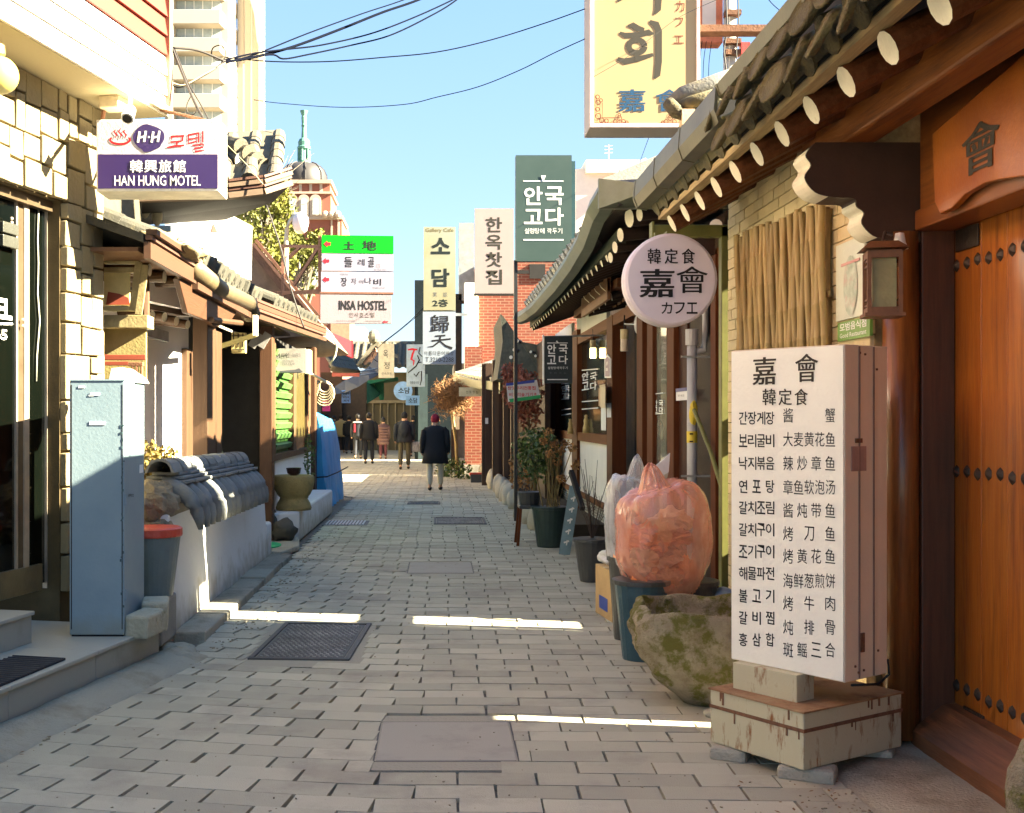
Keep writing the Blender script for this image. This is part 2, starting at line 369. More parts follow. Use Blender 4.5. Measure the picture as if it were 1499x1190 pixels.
# covers let into the paving
for a, b, c, d in HOLES: MB().bx(a - .03, b + .03, c - .13, d + .13, -.03, -.004).build('cover_bedding', M('mortar_bedding', (.40, .37, .29), .95, c2=(.33, .30, .235), sc=12, bump=.4), road)
slabm = M('stone_slab_cover', (.42, .385, .32), .8, c2=(.35, .32, .27), sc=4, bump=.2, bs=150, stain=(.28, .255, .215), ss=3)
def slab(name, a, b, c, d, label):
    t = thing(name, label, 'utility cover', ((a + b) / 2, (c + d) / 2, 0))
    MB().bx(a + .012, b - .012, c + .012, d - .012, -.04, .0).build('plate', slabm, t, bev=.004)
    fr = MB()
    for q in ((a - .002, b + .002, c - .002, c + .006), (a - .002, b + .002, d - .006, d + .002), (a - .002, a + .006, c, d), (b - .006, b + .002, c, d)): fr.bx(*q, -.04, -.003)
    fr.build('rim', M('iron_rim', (.07, .06, .055), .6, metal=.4), t)
slab('slab_cover', *HOLES[0], 'large square paving slab cover nearest the camera in the brick road')
slab('slab_cover', *HOLES[1], 'square paving slab cover halfway down the street beyond the patterned iron cover')
iron = M('worn_cast_iron', (.11, .10, .095), .55, c2=(.07, .065, .06), metal=.5, sc=15, bump=.2)
def manhole(cx, cy, w, d, rot, label, nx, ny):
    t = thing('manhole_cover', label, 'manhole cover', (cx, cy, 0))
    c_, s_ = math.cos(rot), math.sin(rot); ax = (V(c_, s_, 0), V(-s_, c_, 0), Z); O = V(cx, cy, 0)
    f = MB()
    for sx, sy, ww, dd in ((0, 1, w, .035), (0, -1, w, .035), (1, 0, .035, d - .07), (-1, 0, .035, d - .07)):
        f.box(O + ax[0] * sx * (w - .035) / 2 + ax[1] * sy * (d - .035) / 2 + Z * -.012, (ww, dd, .04), ax)
    f.build('frame', iron, t, bev=.004)
    pl = MB().box(O + Z * -.014, (w - .09, d - .09, .03), ax); pl.build('plate', iron, t)
    st = MB()
    for i in range(nx):
        for j in range(ny):
            p = O + ax[0] * ((i + .5) / nx - .5) * (w - .13) + ax[1] * ((j + .5) / ny - .5) * (d - .13)
            p = p + ax[0] * ((j % 2) - .5) * (w - .13) / nx * .5 + V(random.uniform(-.003, .003), random.uniform(-.003, .003), 0)
            st.box(p + Z * .003, ((w - .13) / nx * random.uniform(.3, .6), (d - .13) / ny * random.uniform(.35, .7), .007), ax)
    st.build('grip_stud', M('polished_iron', (.24, .22, .20), .5, metal=.2, var=.6, sc=4, bump=0), t, kind='stuff')
manhole(-.885, 8.37, .68, 1.36, R(-3), 'patterned cast iron rectangular manhole cover set at an angle on the left of the road', 14, 27)
manhole(.35, 18.1, .8, 1.15, 0, 'dark iron grid cover in the distant road near the woman in cream trousers', 10, 10)
manhole(-.25, 21.9, .62, .6, 0, 'small worn iron cover in the middle of the distant road', 8, 8)
t = thing('drain_grate', 'dark slotted drain grate beside the blue tarpaulin', 'drain', (-1.35, 17.6, 0))
MB().bx(-1.72, -1.05, 17.3, 18.1, -.03, .004).build('frame', iron, t)
m = MB()
for i in range(12): m.bx(-1.68 + i * .05, -1.655 + i * .05, 17.35, 18.05, .004, .012)
m.build('bar', steel, t, kind='stuff')
# kerbs
cstrip = M('patched_concrete', (.42, .40, .31), .9, c2=(.32, .30, .235), sc=4, bump=.6, bs=60, stain=(.22, .19, .13), ss=2.5, st=(.5, .75))
m = MB(); a, b = V(-2.93, 2.4, 0), V(-1.80, 7.85, 0); d = (b - a).normalized(); sd = V(d.y, -d.x, 0)
prof = [(0, -.04), (0, .055), (.05, .05), (.16, .03), (.27, .008), (.31, -.04)]
N = 22; vs = []
for i in range(N + 1):
    p = a + (b - a) * i / N
    for k, (q, z) in enumerate(prof): vs.append(p + sd * (q + (.025 * noise.noise(p * 3 + V(k, 0, 0)) if k > 2 else 0)) + Z * (z + .01 * noise.noise(p * 5 + V(k * 3, 0, 0))))
w = len(prof); m.add(vs, [(i * w + k, i * w + k + 1, (i + 1) * w + k + 1, (i + 1) * w + k) for i in range(N) for k in range(w - 1)])
m.build('concrete_strip', cstrip, kind='structure', smooth=True)
kb = thing('kerb', None, None, (-1.79, 8, 0), kind='structure')
y = 8.35; i = 0
kerbm = M('kerb_concrete', (.38, .35, .28), .9, c2=(.28, .26, .20), sc=6, bump=.4, bs=80, rnd=.2, stain=(.17, .15, .11), ss=4)
while y < 13.0:
    L = .62 if i % 3 else .8
    MB().bx(-1.90, -1.66 + random.uniform(-.008, .008), y + .006, y + L - .006, -.05, .065 + random.uniform(-.012, .006)).build('kerb_stone', kerbm, kb, bev=.012); y += L; i += 1
# broken concrete between the kerb and the step
for k in range(9):
    p = V(random.uniform(-1.9, -1.55), random.uniform(7.65, 8.35), .0)
    sz = random.uniform(.05, .12)
    tag(MB().ball(p, (sz, sz * 1.1, sz * .45), 8, 5, dis=lambda d: .25 * noise.noise(d * 2 + p * 7)).build('concrete_lump', cstrip, org=p),
        'broken lump of grey concrete at the kerb end beside the motel step', 'rubble', 'broken concrete lumps at the kerb end')
# grit and litter lying in the joints and along the edges
rnd = random.Random(77); m = MB()
for i in range(900):
    e = rnd.random(); y_ = 4.7 + 12 * rnd.random() ** 1.8
    x_ = (left_edge(y_) + .12 + abs(rnd.gauss(0, .12))) if e < .45 else ((right_edge(y_) - abs(rnd.gauss(0, .15))) if e < .7 else rnd.uniform(-1.7, 1.7))
    s_ = rnd.uniform(.002, .007) if e > .2 else rnd.uniform(.005, .014); a = rnd.uniform(0, 3)
    m.box((x_, y_, .001 + s_ / 3), (s_ * 1.6, s_, s_ * .6), (V(math.cos(a), math.sin(a), 0), V(-math.sin(a), math.cos(a), 0), Z))
m.build('grit', M('pale_grit', (.45, .38, .26), .9, c2=(.16, .12, .08), sc=20, bump=0), kind='stuff', recalc=False)
m = MB()
for i in range(260):
    y_ = 4.7 + 9 * rnd.random() ** 1.5; x_ = (left_edge(y_) + .1 + abs(rnd.gauss(0, .15))) if rnd.random() < .5 else right_edge(y_) - abs(rnd.gauss(0, .2)); a = rnd.uniform(0, 6); d = V(math.cos(a), math.sin(a), .15); e = V(-math.sin(a), math.cos(a), rnd.uniform(-.3, .3)); s_ = rnd.uniform(.006, .016); p = V(x_, y_, .008)
    m.add([p - d * s_, p + e * s_ * .5, p + d * s_, p - e * s_ * .5], [(0, 1, 2, 3)])
m.build('leaf_litter', M('dead_leaf', (.28, .15, .05), .9, c2=(.12, .06, .03), sc=30, bump=0), kind='stuff', recalc=False)
# rough ground by the gate
m = MB(); vs = []; nx, ny = 12, 26
for j in range(ny + 1):
    yy = 3.4 + (6.2 - 3.4) * j / ny; xe = 1.78 + .07 * noise.noise(V(yy * 2.5, 0, 4)) - (.03 * (yy - 4.5))
    for i_ in range(nx + 1):
        xx = xe + (2.75 - xe) * i_ / nx
        vs.append(V(xx, yy, -.02 + .035 * min(1, i_ / 1.5) + .012 * noise.noise(V(xx * 5, yy * 5, 0)) + .03 * i_ / nx))
m.add(vs, [(j * (nx + 1) + i_, j * (nx + 1) + i_ + 1, (j + 1) * (nx + 1) + i_ + 1, (j + 1) * (nx + 1) + i_) for j in range(ny) for i_ in range(nx)])
m.build('concrete_apron', M('worn_cement', (.42, .37, .28), .92, c2=(.32, .28, .21), sc=4, bump=.6, bs=70, stain=(.14, .115, .08), ss=2), kind='structure', smooth=True)
MB().bx(-3.4, -1.9, 8, 20, -.05, .02).build('left_verge', cstrip, kind='structure')
MB().bx(1.9, 3.3, 5.8, 30, -.05, .012).build('right_verge', cstrip, kind='structure')

# ================================================================ RIGHT: THE GATE HOUSE
gh = thing('gate_house', 'tile roofed wooden gate house with cream brick side wall, right foreground', 'building', (2.3, 5.5, 0))
XW = 2.15
MB().bx(2.5, 2.62, 8.46, 8.98, 0, .80).build('passage_wall', M('dark_passage_wall', (.12, .09, .06), .9), gh); MB().bx(2.5, 2.62, 8.46, 8.98, 1.60, 1.80).build('passage_beam', MATS['dark_passage_wall'], gh)  # block and bar added in the gap to break up the sun streak
cb = M('cream_painted_brick', (.74, .60, .34), .65, c2=(.64, .50, .26), sc=5, bump=.35, bs=45, rnd=.1, stain=(.34, .25, .11), ss=3, st=(.58, .8))
mortar = M('dark_mortar', (.16, .10, .04), .95, c2=(.28, .2, .09), sc=14)
bw = MB(); bw.bx(XW + .008, XW + .3, 5.99, 8.52, 0, 3.28); bw.bx(XW + .008, XW + .3, 5.84, 5.99, 1.22, 3.28); bw.bx(XW + .008, XW + .3, 5.72, 5.84, 0, 3.28); bw = bw.build('brick_wall', mortar, gh)  # hidden low slot added so a thin sun streak passes
BL, BH = .235, .0745
bm_ = MB().bx(-.012, .012, -BL / 2 + .0035, BL / 2 - .0035, -BH / 2 + .003, BH / 2 - .003).mesh('brick', [cb])
rest = MB(); cnt = 0; rr = []
for r_ in range(43):
    z = .04 + r_ * BH
    for c_ in range(14):
        yc_ = 5.73 + BL / 2 + c_ * BL - (BL / 2 if r_ % 2 else 0)
        lo, hi = max(5.72, yc_ - BL / 2), min(8.53, yc_ + BL / 2)
        if hi - lo < .04: continue
        yy = (lo + hi) / 2; L = hi - lo
        if (z < 1.2 and yy - L / 2 < 5.99 and yy + L / 2 > 5.84): continue
        if z > 1.75 and cnt < 290:
            o = link('brick', bm_, bw, (XW - .002 + random.uniform(-.003, .003), yy, z)); cnt += 1
            o.scale = (1, L / BL, 1); o.rotation_euler = (0, 0, random.uniform(-.008, .008))
        else: rest.bx(XW - .014, XW + .01, yy - L / 2 + .0035, yy + L / 2 - .0035, z - BH / 2 + .003, z + BH / 2 - .003)
rest.build('bricks', cb, bw, kind='stuff')
# rear body of the house, with narrow passages that let thin sun streaks through
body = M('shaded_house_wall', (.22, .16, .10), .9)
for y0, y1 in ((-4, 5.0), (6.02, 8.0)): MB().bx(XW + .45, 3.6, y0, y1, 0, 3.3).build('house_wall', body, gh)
# beams
MB().bx(XW - .06, XW + .2, 5.9, 8.6, 3.285, 3.42).build('wall_plate', brownY, gh, bev=.01)
MB().bx(1.96, 2.12, -2, 6.25, 2.93, 3.09).build('purlin', orangeY, gh, bev=.015)
# scroll brackets reaching out to the street
def bracket(y0, y1, xs):
    ctl = [(xs + .05, 2.93), (xs + .005, 2.87), (xs + .03, 2.82), (xs + .0, 2.76), (xs + .05, 2.69), (xs + .14, 2.665), (xs + .235, 2.66), (xs + .25, 2.62), (xs + .285, 2.59), (xs + .275, 2.54), (xs + .33, 2.48), (xs + .42, 2.455)]
    pts = []
    for i in range(len(ctl) - 1):
        p0, p1, p2, p3 = (Vector(ctl[max(0, min(len(ctl) - 1, i + k))] + (0,)) for k in (-1, 0, 1, 2))
        for k in range(4):
            u = k / 4; q = .5 * ((2 * p1) + (p2 - p0) * u + (2 * p0 - 5 * p1 + 4 * p2 - p3) * u * u + (3 * p1 - p0 - 3 * p2 + p3) * u ** 3); pts.append((q.x, q.y))
    prof = [V(2.33, y0, 2.93)] + [V(x, y0, z) for x, z in pts] + [V(2.33, y0, 2.45)]
    m = MB(); m.prism(prof, (0, y1 - y0, 0)); b_ = m.build('bracket', M('black_brown_wood', (.045, .02, .011), .6, bump=.1), gh)
    for lo, hi in ((3, 20), (27, 42)):
        w = MB()
        for i in range(lo, hi):
            a, c = prof[i], prof[i + 1]
            w.add([a + V(-.004, .004, 0), c + V(-.004, .004, 0), c + V(-.004, y1 - y0 - .004, 0), a + V(-.004, y1 - y0 - .004, 0)], [(0, 1, 2, 3)])
        w.build('painted_end', discw, b_)
bracket(5.6, 5.8, 1.775)
# roof
up = V(.86, 0, .5).normalized()
RM = MB(); RM.prism([V(1.72, -4, 3.14), V(1.72, 8.5, 3.14), V(4.4, 8.5, 4.62), V(4.4, -4, 4.62)], V(0, 0, .1)); RM.build('roof_board', M('sooty_soffit', (.05, .025, .015), .8), gh)  # underside boards in a very dark brown
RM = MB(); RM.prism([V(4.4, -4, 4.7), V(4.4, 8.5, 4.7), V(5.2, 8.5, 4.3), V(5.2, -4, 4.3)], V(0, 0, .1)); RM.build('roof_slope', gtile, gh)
giwa(gh, V(1.56, .6, 3.13), V(1.56, 8.35, 3.13), up, 3.2, mtile, pitch=.31, r=.085, seg=.34, pieces=1, discm=mtile, plates=False)
tq = M('mossy_tile_face', (.135, .11, .035), .8, c2=(.08, .065, .03), sc=16, bump=.7, bs=70, rnd=.25, stain=(.07, .06, .03), ss=12, st=(.52, .66))
for rowi, (dx, dz, ry, rz, off_) in enumerate(((-.03, -.055, .135, .095, 0), (-.05, .075, .10, .085, .155))):
    m = MB(); nn_ = 18; d_ = V(-.80, 0, .45); e_ = V(.35, 0, .94).normalized()
    ring = [V(0, math.cos(2 * math.pi * i / nn_) * ry, 0) + e_ * (math.sin(2 * math.pi * i / nn_) * rz) for i in range(nn_)]
    m.add([p * 1.0 for p in ring] + [p * .86 + V(-.012, 0, 0) for p in ring] + [p * .8 + V(-.004, 0, 0) for p in ring] + [V(-.01, 0, 0)] + [p + V(.03, 0, .015) for p in ring],
          [(i, (i + 1) % nn_, nn_ + (i + 1) % nn_, nn_ + i) for i in range(nn_)] + [(nn_ + i, nn_ + (i + 1) % nn_, 2 * nn_ + (i + 1) % nn_, 2 * nn_ + i) for i in range(nn_)] + [(2 * nn_ + i, 2 * nn_ + (i + 1) % nn_, 3 * nn_) for i in range(nn_)] +
          [(i, 3 * nn_ + 1 + i, 3 * nn_ + 1 + (i + 1) % nn_, (i + 1) % nn_) for i in range(nn_)])
    me_ = m.mesh('tile_apron', [tq], smooth=True)
    for i in range(18):
        o = link('tile_apron', me_, gh, (1.50 + dx, .75 + i * .31 + off_, 3.13 + dz)); o.rotation_euler = (random.uniform(-.15, .15), random.uniform(-.12, .12), random.uniform(-.2, .2))
MB().bx(1.60, 1.665, .4, 8.4, 3.035, 3.075).build('fascia_board', M('sunlit_batten', (.42, .31, .15), .7, stretch=WY, sc=3, var=.3), gh)  # pale wood tone on the board below the tiles
MB().bx(1.665, 1.70, .4, 8.4, 3.07, 3.135).build('batten', brownY, gh)
rafters(gh, [V(1.665, 8.25 - .44 * i, 2.985 - .002 * i) for i in range(17)], (1, 0, .52), 1.4, .068)
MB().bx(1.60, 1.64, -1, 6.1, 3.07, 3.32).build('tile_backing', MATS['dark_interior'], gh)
# gutter
dgut = M('dark_olive_sheet_metal', (.11, .105, .06), .45, var=.2, sc=4, bump=.05, metal=.3, stain=(.13, .115, .06), ss=2.5, st=(.5, .75))
m = MB(); pr = [(1.44, 3.32), (1.43, 3.20), (1.455, 3.13), (1.53, 3.115), (1.54, 3.13), (1.47, 3.145), (1.447, 3.205), (1.455, 3.32)]
for y0, y1 in ((-1, 2.0), (2.0, 4.2), (4.2, 6.0), (6.0, 6.9), (6.9, 7.7), (7.7, 8.45)):
    pq = pr if y0 >= 6.0 else [(x + .03 * (z < 3.25), max(z, 3.245 + (z - 3.1) * .15)) for x, z in pr]
    MB().prism([V(x, y0 + .004, z) for x, z in pq], V(0, y1 - y0 - .008, 0)).build('gutter_length', dgut, gh)
    MB().prism([V(x - .004, y1 - .02, z + (.003 if z > 3.2 else -.003)) for x, z in pq], V(0, .04, 0)).build('gutter_joint', dgut, gh)
MB().prism([V(x, 8.45, z) for x, z in ((1.44, 3.32), (1.43, 3.2), (1.455, 3.13), (1.53, 3.115), (1.56, 3.3))], V(0, .006, 0)).build('gutter_end', dgut, gh)
# ---- the gate
gt = thing('wooden_gate', 'tall amber wooden plank gate with rows of iron studs, right edge', 'gate', (2.4, 5.2, 0))
post = M('varnished_post_wood', (.36, .13, .03), .35, c2=(.12, .04, .014), stretch=WV, sc=2, bump=.15, bs=9, coat=.4)
MB().tube([V(2.26, 5.66, .05), V(2.26, 5.66, 2.5)], .085, 16).build('round_post', post, gt, smooth=True)
MB().bx(2.335, 2.50, 5.6, 5.82, 0, 2.52).build('gate_post', M('red_brown_post', (.085, .028, .012), .45, stretch=WV, sc=2, var=.3), gt, bev=.008)
PLY = [(5.62, 5.335), (5.335, 5.09), (5.09, 4.86), (4.86, 4.6), (4.6, 4.33), (4.33, 4.08), (4.08, 3.8)]
for a, b in PLY:
    MB().bx(2.5, 2.55, b + .0025, a - .0025, .225, 2.56).build('door_plank', gold, gt, bev=.003)
stud = M('old_iron_stud', (.06, .04, .03), .5, metal=.5, bump=.2)
sm = MB(); vs = [V(-.018, 0, 0)]; k = 12
for rr_, xx in ((.012, -.013), (.024, -.005), (.028, 0)):
    for i in range(k):
        q = rr_ * (1.12 if (i % 2 and rr_ > .02) else 1); vs.append(V(xx, q * math.cos(2 * math.pi * i / k), q * math.sin(2 * math.pi * i / k)))
fs = [(0, 1 + i, 1 + (i + 1) % k) for i in range(k)] + [(1 + j * k + i, 1 + j * k + (i + 1) % k, 1 + (j + 1) * k + (i + 1) % k, 1 + (j + 1) * k + i) for j in range(2) for i in range(k)]
sm.add(vs, fs); sme = sm.mesh('iron_stud', [stud])
MB().bx(2.555, 2.6, 3.6, 5.72, 0, 2.7).build('door_back', brown, gt)  # hidden panel added to stop sun leaking below the planks
for z in (2.33, 1.345, .32):
    for i in range(17):
        link('iron_stud', sme, gt, (2.499, 5.585 - .108 * i, z + random.uniform(-.006, .006)))
MB().bx(2.488, 2.5, 5.35, 5.58, 2.395, 2.5).build('hinge_plate', stud, gt, bev=.004)
MB().bx(2.488, 2.5, 5.30, 5.5, .13, .24).build('hinge_plate', stud, gt, bev=.004)
MB().prism([V(2.285, -1, 0), V(2.285, -1, .10), V(2.44, -1, .22), V(2.6, -1, .24), V(2.6, -1, 0)], (0, 6.6, 0)).build('threshold', M('threshold_wood', (.17, .065, .026), .5, stretch=WY, sc=2, var=.35, bump=.2, bs=9), gt)
# lintel with curved lower edge and the carved board above
vs = [(5.6, 2.50), (5.45, 2.53), (5.2, 2.63), (4.9, 2.665), (4.5, 2.66), (3.9, 2.66), (3.9, 2.56), (5.6, 2.42)]
MB().bx(2.3, 2.49, 3.6, 5.6, 2.50, 2.60).build('lintel', M('lintel_wood', (.33, .10, .018), .4, c2=(.2, .055, .012), stretch=WY, sc=2, coat=.3), gt, bev=.01)
plg = Pl((2.25, 0, 0), (-1, 0, 0)); cbp = [(1364, 196), (1368, 296), (1376, 313), (1392, 305), (1412, 284), (1440, 268), (1465, 262), (1499, 258), (1560, 262), (1640, 240), (1640, -30), (1499, 78)]
pb = MB(); pb.prism([plg.hit(*q) for q in cbp], (.035, 0, 0)); pb.build('carved_board', M('red_amber_board', (.56, .165, .02), .35, c2=(.28, .06, .012), sc=2.4, bump=.1, coat=.3), gt, bev=.006)
MB().bx(2.33, 2.36, 3.6, 5.6, 2.6, 3.3).build('over_door_board', M('over_door_wood', (.27, .08, .015), .45, stretch=WY, sc=2, var=.35), gt)
txt(plg, '會', 1410, 178, 1464, 250, M('carved_black', (.03, .02, .012), .6), gt, .012)
MB().bx(2.45, 2.52, 3.6, 5.6, 2.56, 2.62).build('door_head', brownY, gt)
# ---- lantern on the gate post
ln = thing('wall_lantern', 'small brown wooden box lantern hanging beside the gate post', 'lantern', (2.0, 5.45, 2.05))
lw = M('lantern_wood', (.17, .07, .03), .5, var=.25, sc=12); c = V(2.055, 5.36, 0); q = R(-12); ax = (V(math.cos(q), math.sin(q), 0), V(-math.sin(q), math.cos(q), 0), Z)
w_ = .135
fr = MB()
for sx in (-1, 1):
    for sy in (-1, 1): fr.box(c + ax[0] * sx * w_ / 2 + ax[1] * sy * w_ / 2 + Z * 2.22, (.018, .018, .29), ax)
for z in (2.09, 2.35):
    for sx, sy in ((0, 1), (0, -1)): fr.box(c + ax[1] * sy * w_ / 2 + Z * z, (w_, .014, .035), ax)
    for sx in (-1, 1): fr.box(c + ax[0] * sx * w_ / 2 + Z * z, (.014, w_, .035), ax)
fr.build('frame', lw, ln)
for z in (2.12, 2.145, 2.30, 2.325):
    for s_ in (-1, 1): MB().box(c + ax[0] * s_ * w_ / 2 + Z * z, (.006, w_, .008), ax).build('grille_bar', lw, ln)
MB().box(c + Z * 2.22, (w_ - .03, w_ - .03, .24), ax).build('pane', M('olive_paper', (.30, .26, .12), .5, sc=8), ln)
m = MB(); zt = 2.375
m.add([c + ax[0] * a * .1 + ax[1] * b * .1 + Z * zt for a, b in ((-1, -1), (1, -1), (1, 1), (-1, 1))] + [c + ax[0] * a * .06 + ax[1] * b * .06 + Z * (zt + .035) for a, b in ((-1, -1), (1, -1), (1, 1), (-1, 1))],
      [(3, 2, 1, 0), (4, 5, 6, 7)] + [(i, (i + 1) % 4, (i + 1) % 4 + 4, i + 4) for i in range(4)]); m.build('cap', lw, ln)
MB().tube([c + Z * 2.41, c + Z * 2.46 + V(.02, .02, 0), c + Z * 2.47 + V(.1, .15, 0)], .008).build('hook', stud, ln)
MB().box(c + Z * 2.073, (w_ + .04, w_ + .04, .016), ax).build('base', lw, ln)
# white bell behind the lantern
b_ = tag(MB().lathe([(.0, .05), (.02, .045), (.028, .0), (.04, -.03)], V(2.19, 5.5, 2.43), 12).build('chime', white, smooth=True, org=(2.12, 5.52, 2.4)), 'tiny white bell hanging between the lantern and the gate post', 'bell')
# ---- poster and green plate
XB = Pl((XW - .02, 0, 0), (-1, 0, 0))
t = thing('poster', 'pale framed poster with a small landscape picture on the cream brick wall', 'poster', (2.12, 6, 2.1))
m = panel('board', XB, 1226, 352, 1268, 466, M('poster_paper', (.62, .64, .52), .4, var=.06, sc=3), t, .008, .012)
el = MB(); ctr = XB.hit(1248, 418, .012); 
el.add([ctr] + [ctr + XB.r * .10 * math.cos(2 * math.pi * i / 20) + XB.u * .155 * math.sin(2 * math.pi * i / 20) for i in range(20)], [(0, 1 + i, 1 + (i + 1) % 20) for i in range(20)]); el.build('picture', M('faded_landscape', (.35, .42, .30), .5, c2=(.62, .66, .55), sc=14, bump=0, stain=(.6, .35, .3), ss=9), t)
panel('red_band', XB, 1235, 382, 1262, 386, flat('faded_red', (.6, .3, .26)), t, .014)
t = thing('green_plate', 'small green good restaurant plate under the poster', 'sign', (2.12, 5.9, 2.0))
gp = panel('board', XB, 1229, 468, 1276, 496, M('green_enamel', (.16, .33, .06), .35, var=.1), t, .01, .016)
txt(XB, '모범음식점', 1233, 470, 1272, 482, white, t, .02, .013)
txt(XB, 'Good Restaurant', 1233, 485, 1272, 492, white, t, .01, .013)
# ---- bamboo screen
t = thing('bamboo_screen', 'woven split bamboo screen fixed over the cream brick wall', 'screen', (2.1, 7, 1.9))
bamb = M('dry_bamboo', (.48, .34, .13), .5, c2=(.32, .21, .07), stretch=(8, 8, 1.5), sc=4, bump=.2, rnd=.3)
bambd = M('dark_bamboo', (.22, .14, .055), .6, c2=(.32, .21, .08), stretch=(8, 8, 1.5), sc=4, rnd=.25)
def bam(yy, z0, z1, lean, xx, r, mat, jit):
    pth = []; rs = []; n = 7
    for i in range(n):
        f = lambda z: V(xx + .007 * math.sin(z * 7 + jit), yy + lean * (z - z0) + .002 * math.sin(z * 5 + jit * 3), z)
        za = z0 + (z1 - z0) * i / n; zb = z0 + (z1 - z0) * (i + 1) / n
        pth += [f(za + .004), f((za + zb) / 2), f(zb - .008), f(zb - .002)]; rs += [r, r * .96, r, r * 1.13]
    MB().tube(pth, rs, 8).build('bamboo_pole', mat, t, smooth=True)
for i in range(21):
    yy = 6.28 + i * .085; top = 2.74 + (yy - 6.1) * .055 + random.uniform(-.02, .02)
    bam(yy + .03, 1.5, top, -.035 + random.uniform(-.015, .015), XW - .035, .023, bambd, i)
for i in range(22):
    yy = 6.20 + i * .082; top = 2.75 + (yy - 6.1) * .055 + random.uniform(-.015, .02)
    bam(yy, 1.5, top, .035 + random.uniform(-.025, .025), XW - .082, .018 + .004 * random.random(), bamb, i * 2.3)
MB().bx(XW - .06, XW - .045, 6.2, 8.05, 2.25, 2.28).build('back_lath', bambd, t)
# ================================================================ MENU SIGN
fc = V(1.79, 5.10, 0); u_ = V(-.37, .5, 0).normalized(); v_ = V(.8, .6, 0)
v_ = V(u_.y, -u_.x, 0)
t = thing('menu_sign', 'tall white lightbox menu sign in Korean and Chinese on a rusty pedestal', 'sign', (1.76, 5.45, 0))
Wd, Dp = .622, .325; z0, z1 = .437, 1.925
pk = M('dusty_pink_metal', (.80, .68, .50), .5, c2=(.72, .59, .43), sc=3, bump=.08, stain=(.22, .11, .06), ss=9, st=(.68, .78))
cc = fc + u_ * Wd / 2 + v_ * Dp / 2
bx_ = MB().box(cc + Z * (z0 + z1) / 2, (Wd, Dp, z1 - z0), (u_, v_, Z)).build('box', pk, t, bev=.004)
for q, w_ in ((.105, .006), (.215, .006)):
    MB().box(fc + u_ * -.003 + v_ * q + Z * (z0 + z1) / 2, (.006, w_, z1 - z0 - .01), (u_, v_, Z)).build('seam', M('seam_shadow', (.2, .12, .09)), t)
MB().box(fc + u_ * -.003 + v_ * .1 + Z * (1.42), (.004, .11, .11), (u_, v_, Z)).build('stain_patch', M('tape_residue', (.36, .22, .17), .8), t)
MB().box(fc + u_ * -.003 + v_ * .13 + Z * (.60), (.006, .025, .085), (u_, v_, Z)).build('rust_spot', rust, t)
MB().box(fc + u_ * -.003 + v_ * .1 + Z * (1.50), (.006, .05, .02), (u_, v_, Z)).build('rust_spot', rust, t)
for q, z in ((.10, .47), (.14, .475), (.075, .5), (.25, .55), (.11, 1.89), (.15, 1.885), (.24, 1.82)):
    MB().box(fc + u_ * -.002 + v_ * q + Z * z, (.008, .01, .01), (u_, v_, Z)).build('screw', rust, t, bev=.002)
MP = Pl(fc, -v_)
fcm = MB().box(fc + u_ * Wd / 2 - v_ * .003 + Z * (z0 + z1) / 2, (Wd - .008, .006, z1 - z0 - .012), (u_, v_, Z)).build('sign_face', M('warm_white_acrylic', (.84, .80, .69), .3, var=.02), t)
K = dict(off=.0075)
txt(MP, '嘉', 1104, 523, 1137, 563, inkb, t, .012, **K); txt(MP, '會', 1166, 518, 1199, 559, inkb, t, .006, **K)
row(MP, '韓定食', 1118, 1184, 581, 19, 24, inkb, t, .006, **K)
menu = [('간장게장', '酱蟹', 612, 608), ('보리굴비', '大麦黄花鱼', 645, 643), ('낙지볶음', '辣炒章鱼', 678, 678), ('연포탕', '章鱼软泡汤', 712, 713), ('갈치조림', '酱炖带鱼', 743, 747), ('갈치구이', '烤刀鱼', 775, 781),
        ('조기구이', '烤黄花鱼', 807, 814), ('해물파전', '海鲜葱煎饼', 839, 850), ('불고기', '烤牛肉', 872, 883), ('갈비찜', '炖排骨', 904, 918), ('홍삼합', '斑鳐三合', 936, 951)]
for a, b, ya, yb in menu:
    row(MP, a, 1083, 1135, ya, 12.5, 19, blk, t, .012, **K)
    row(MP, b, 1148, 1224, yb, 14 if len(b) > 4 else 14.5, 21, blk, t, 0, **K)
# pedestal
pc = V(1.60, 5.07, 0); pu = V(-.545, .838, 0).normalized(); pv = V(pu.y, -pu.x, 0)
ped = M('rusty_cream_paint', (.60, .53, .34), .6, c2=(.50, .46, .31), sc=3, bump=.2, stain=(.24, .085, .02), ss=3, st=(.55, .66), stretch=(5, 5, 1.2))
pw, pd_ = .55, .69; c = pc + pu * pw / 2 + pv * pd_ / 2
MB().box(c + Z * .185, (pw, pd_, .25), (pu, pv, Z)).build('pedestal', ped, t, bev=.006)
MB().box(c + Z * .313, (pw + .012, pd_ + .012, .008), (pu, pv, Z)).build('pedestal_lid', M('rusty_lid', (.42, .27, .14), .7, c2=(.30, .14, .06), sc=8, stain=(.15, .055, .02), ss=5), t)
MB().box(c + Z * .232, (pw + .006, pd_ + .006, .016), (pu, pv, Z)).build('rust_seam', rust, t)
MB().box(pc + pu * .31 + pv * .16 + Z * .378, (.36, .13, .125), (u_, v_, Z)).build('neck', ped, t, bev=.004)
cab = MB(); cab.tube([fc + v_ * .33 + Z * .5 + u_ * .0, fc + v_ * .34 + Z * .43, fc + v_ * .22 + u_ * -.02 + Z * .405, fc + v_ * .05 + Z * .42], .006, 6); cab.build('power_cable', blk, t, smooth=True)
rnd = random.Random(2)
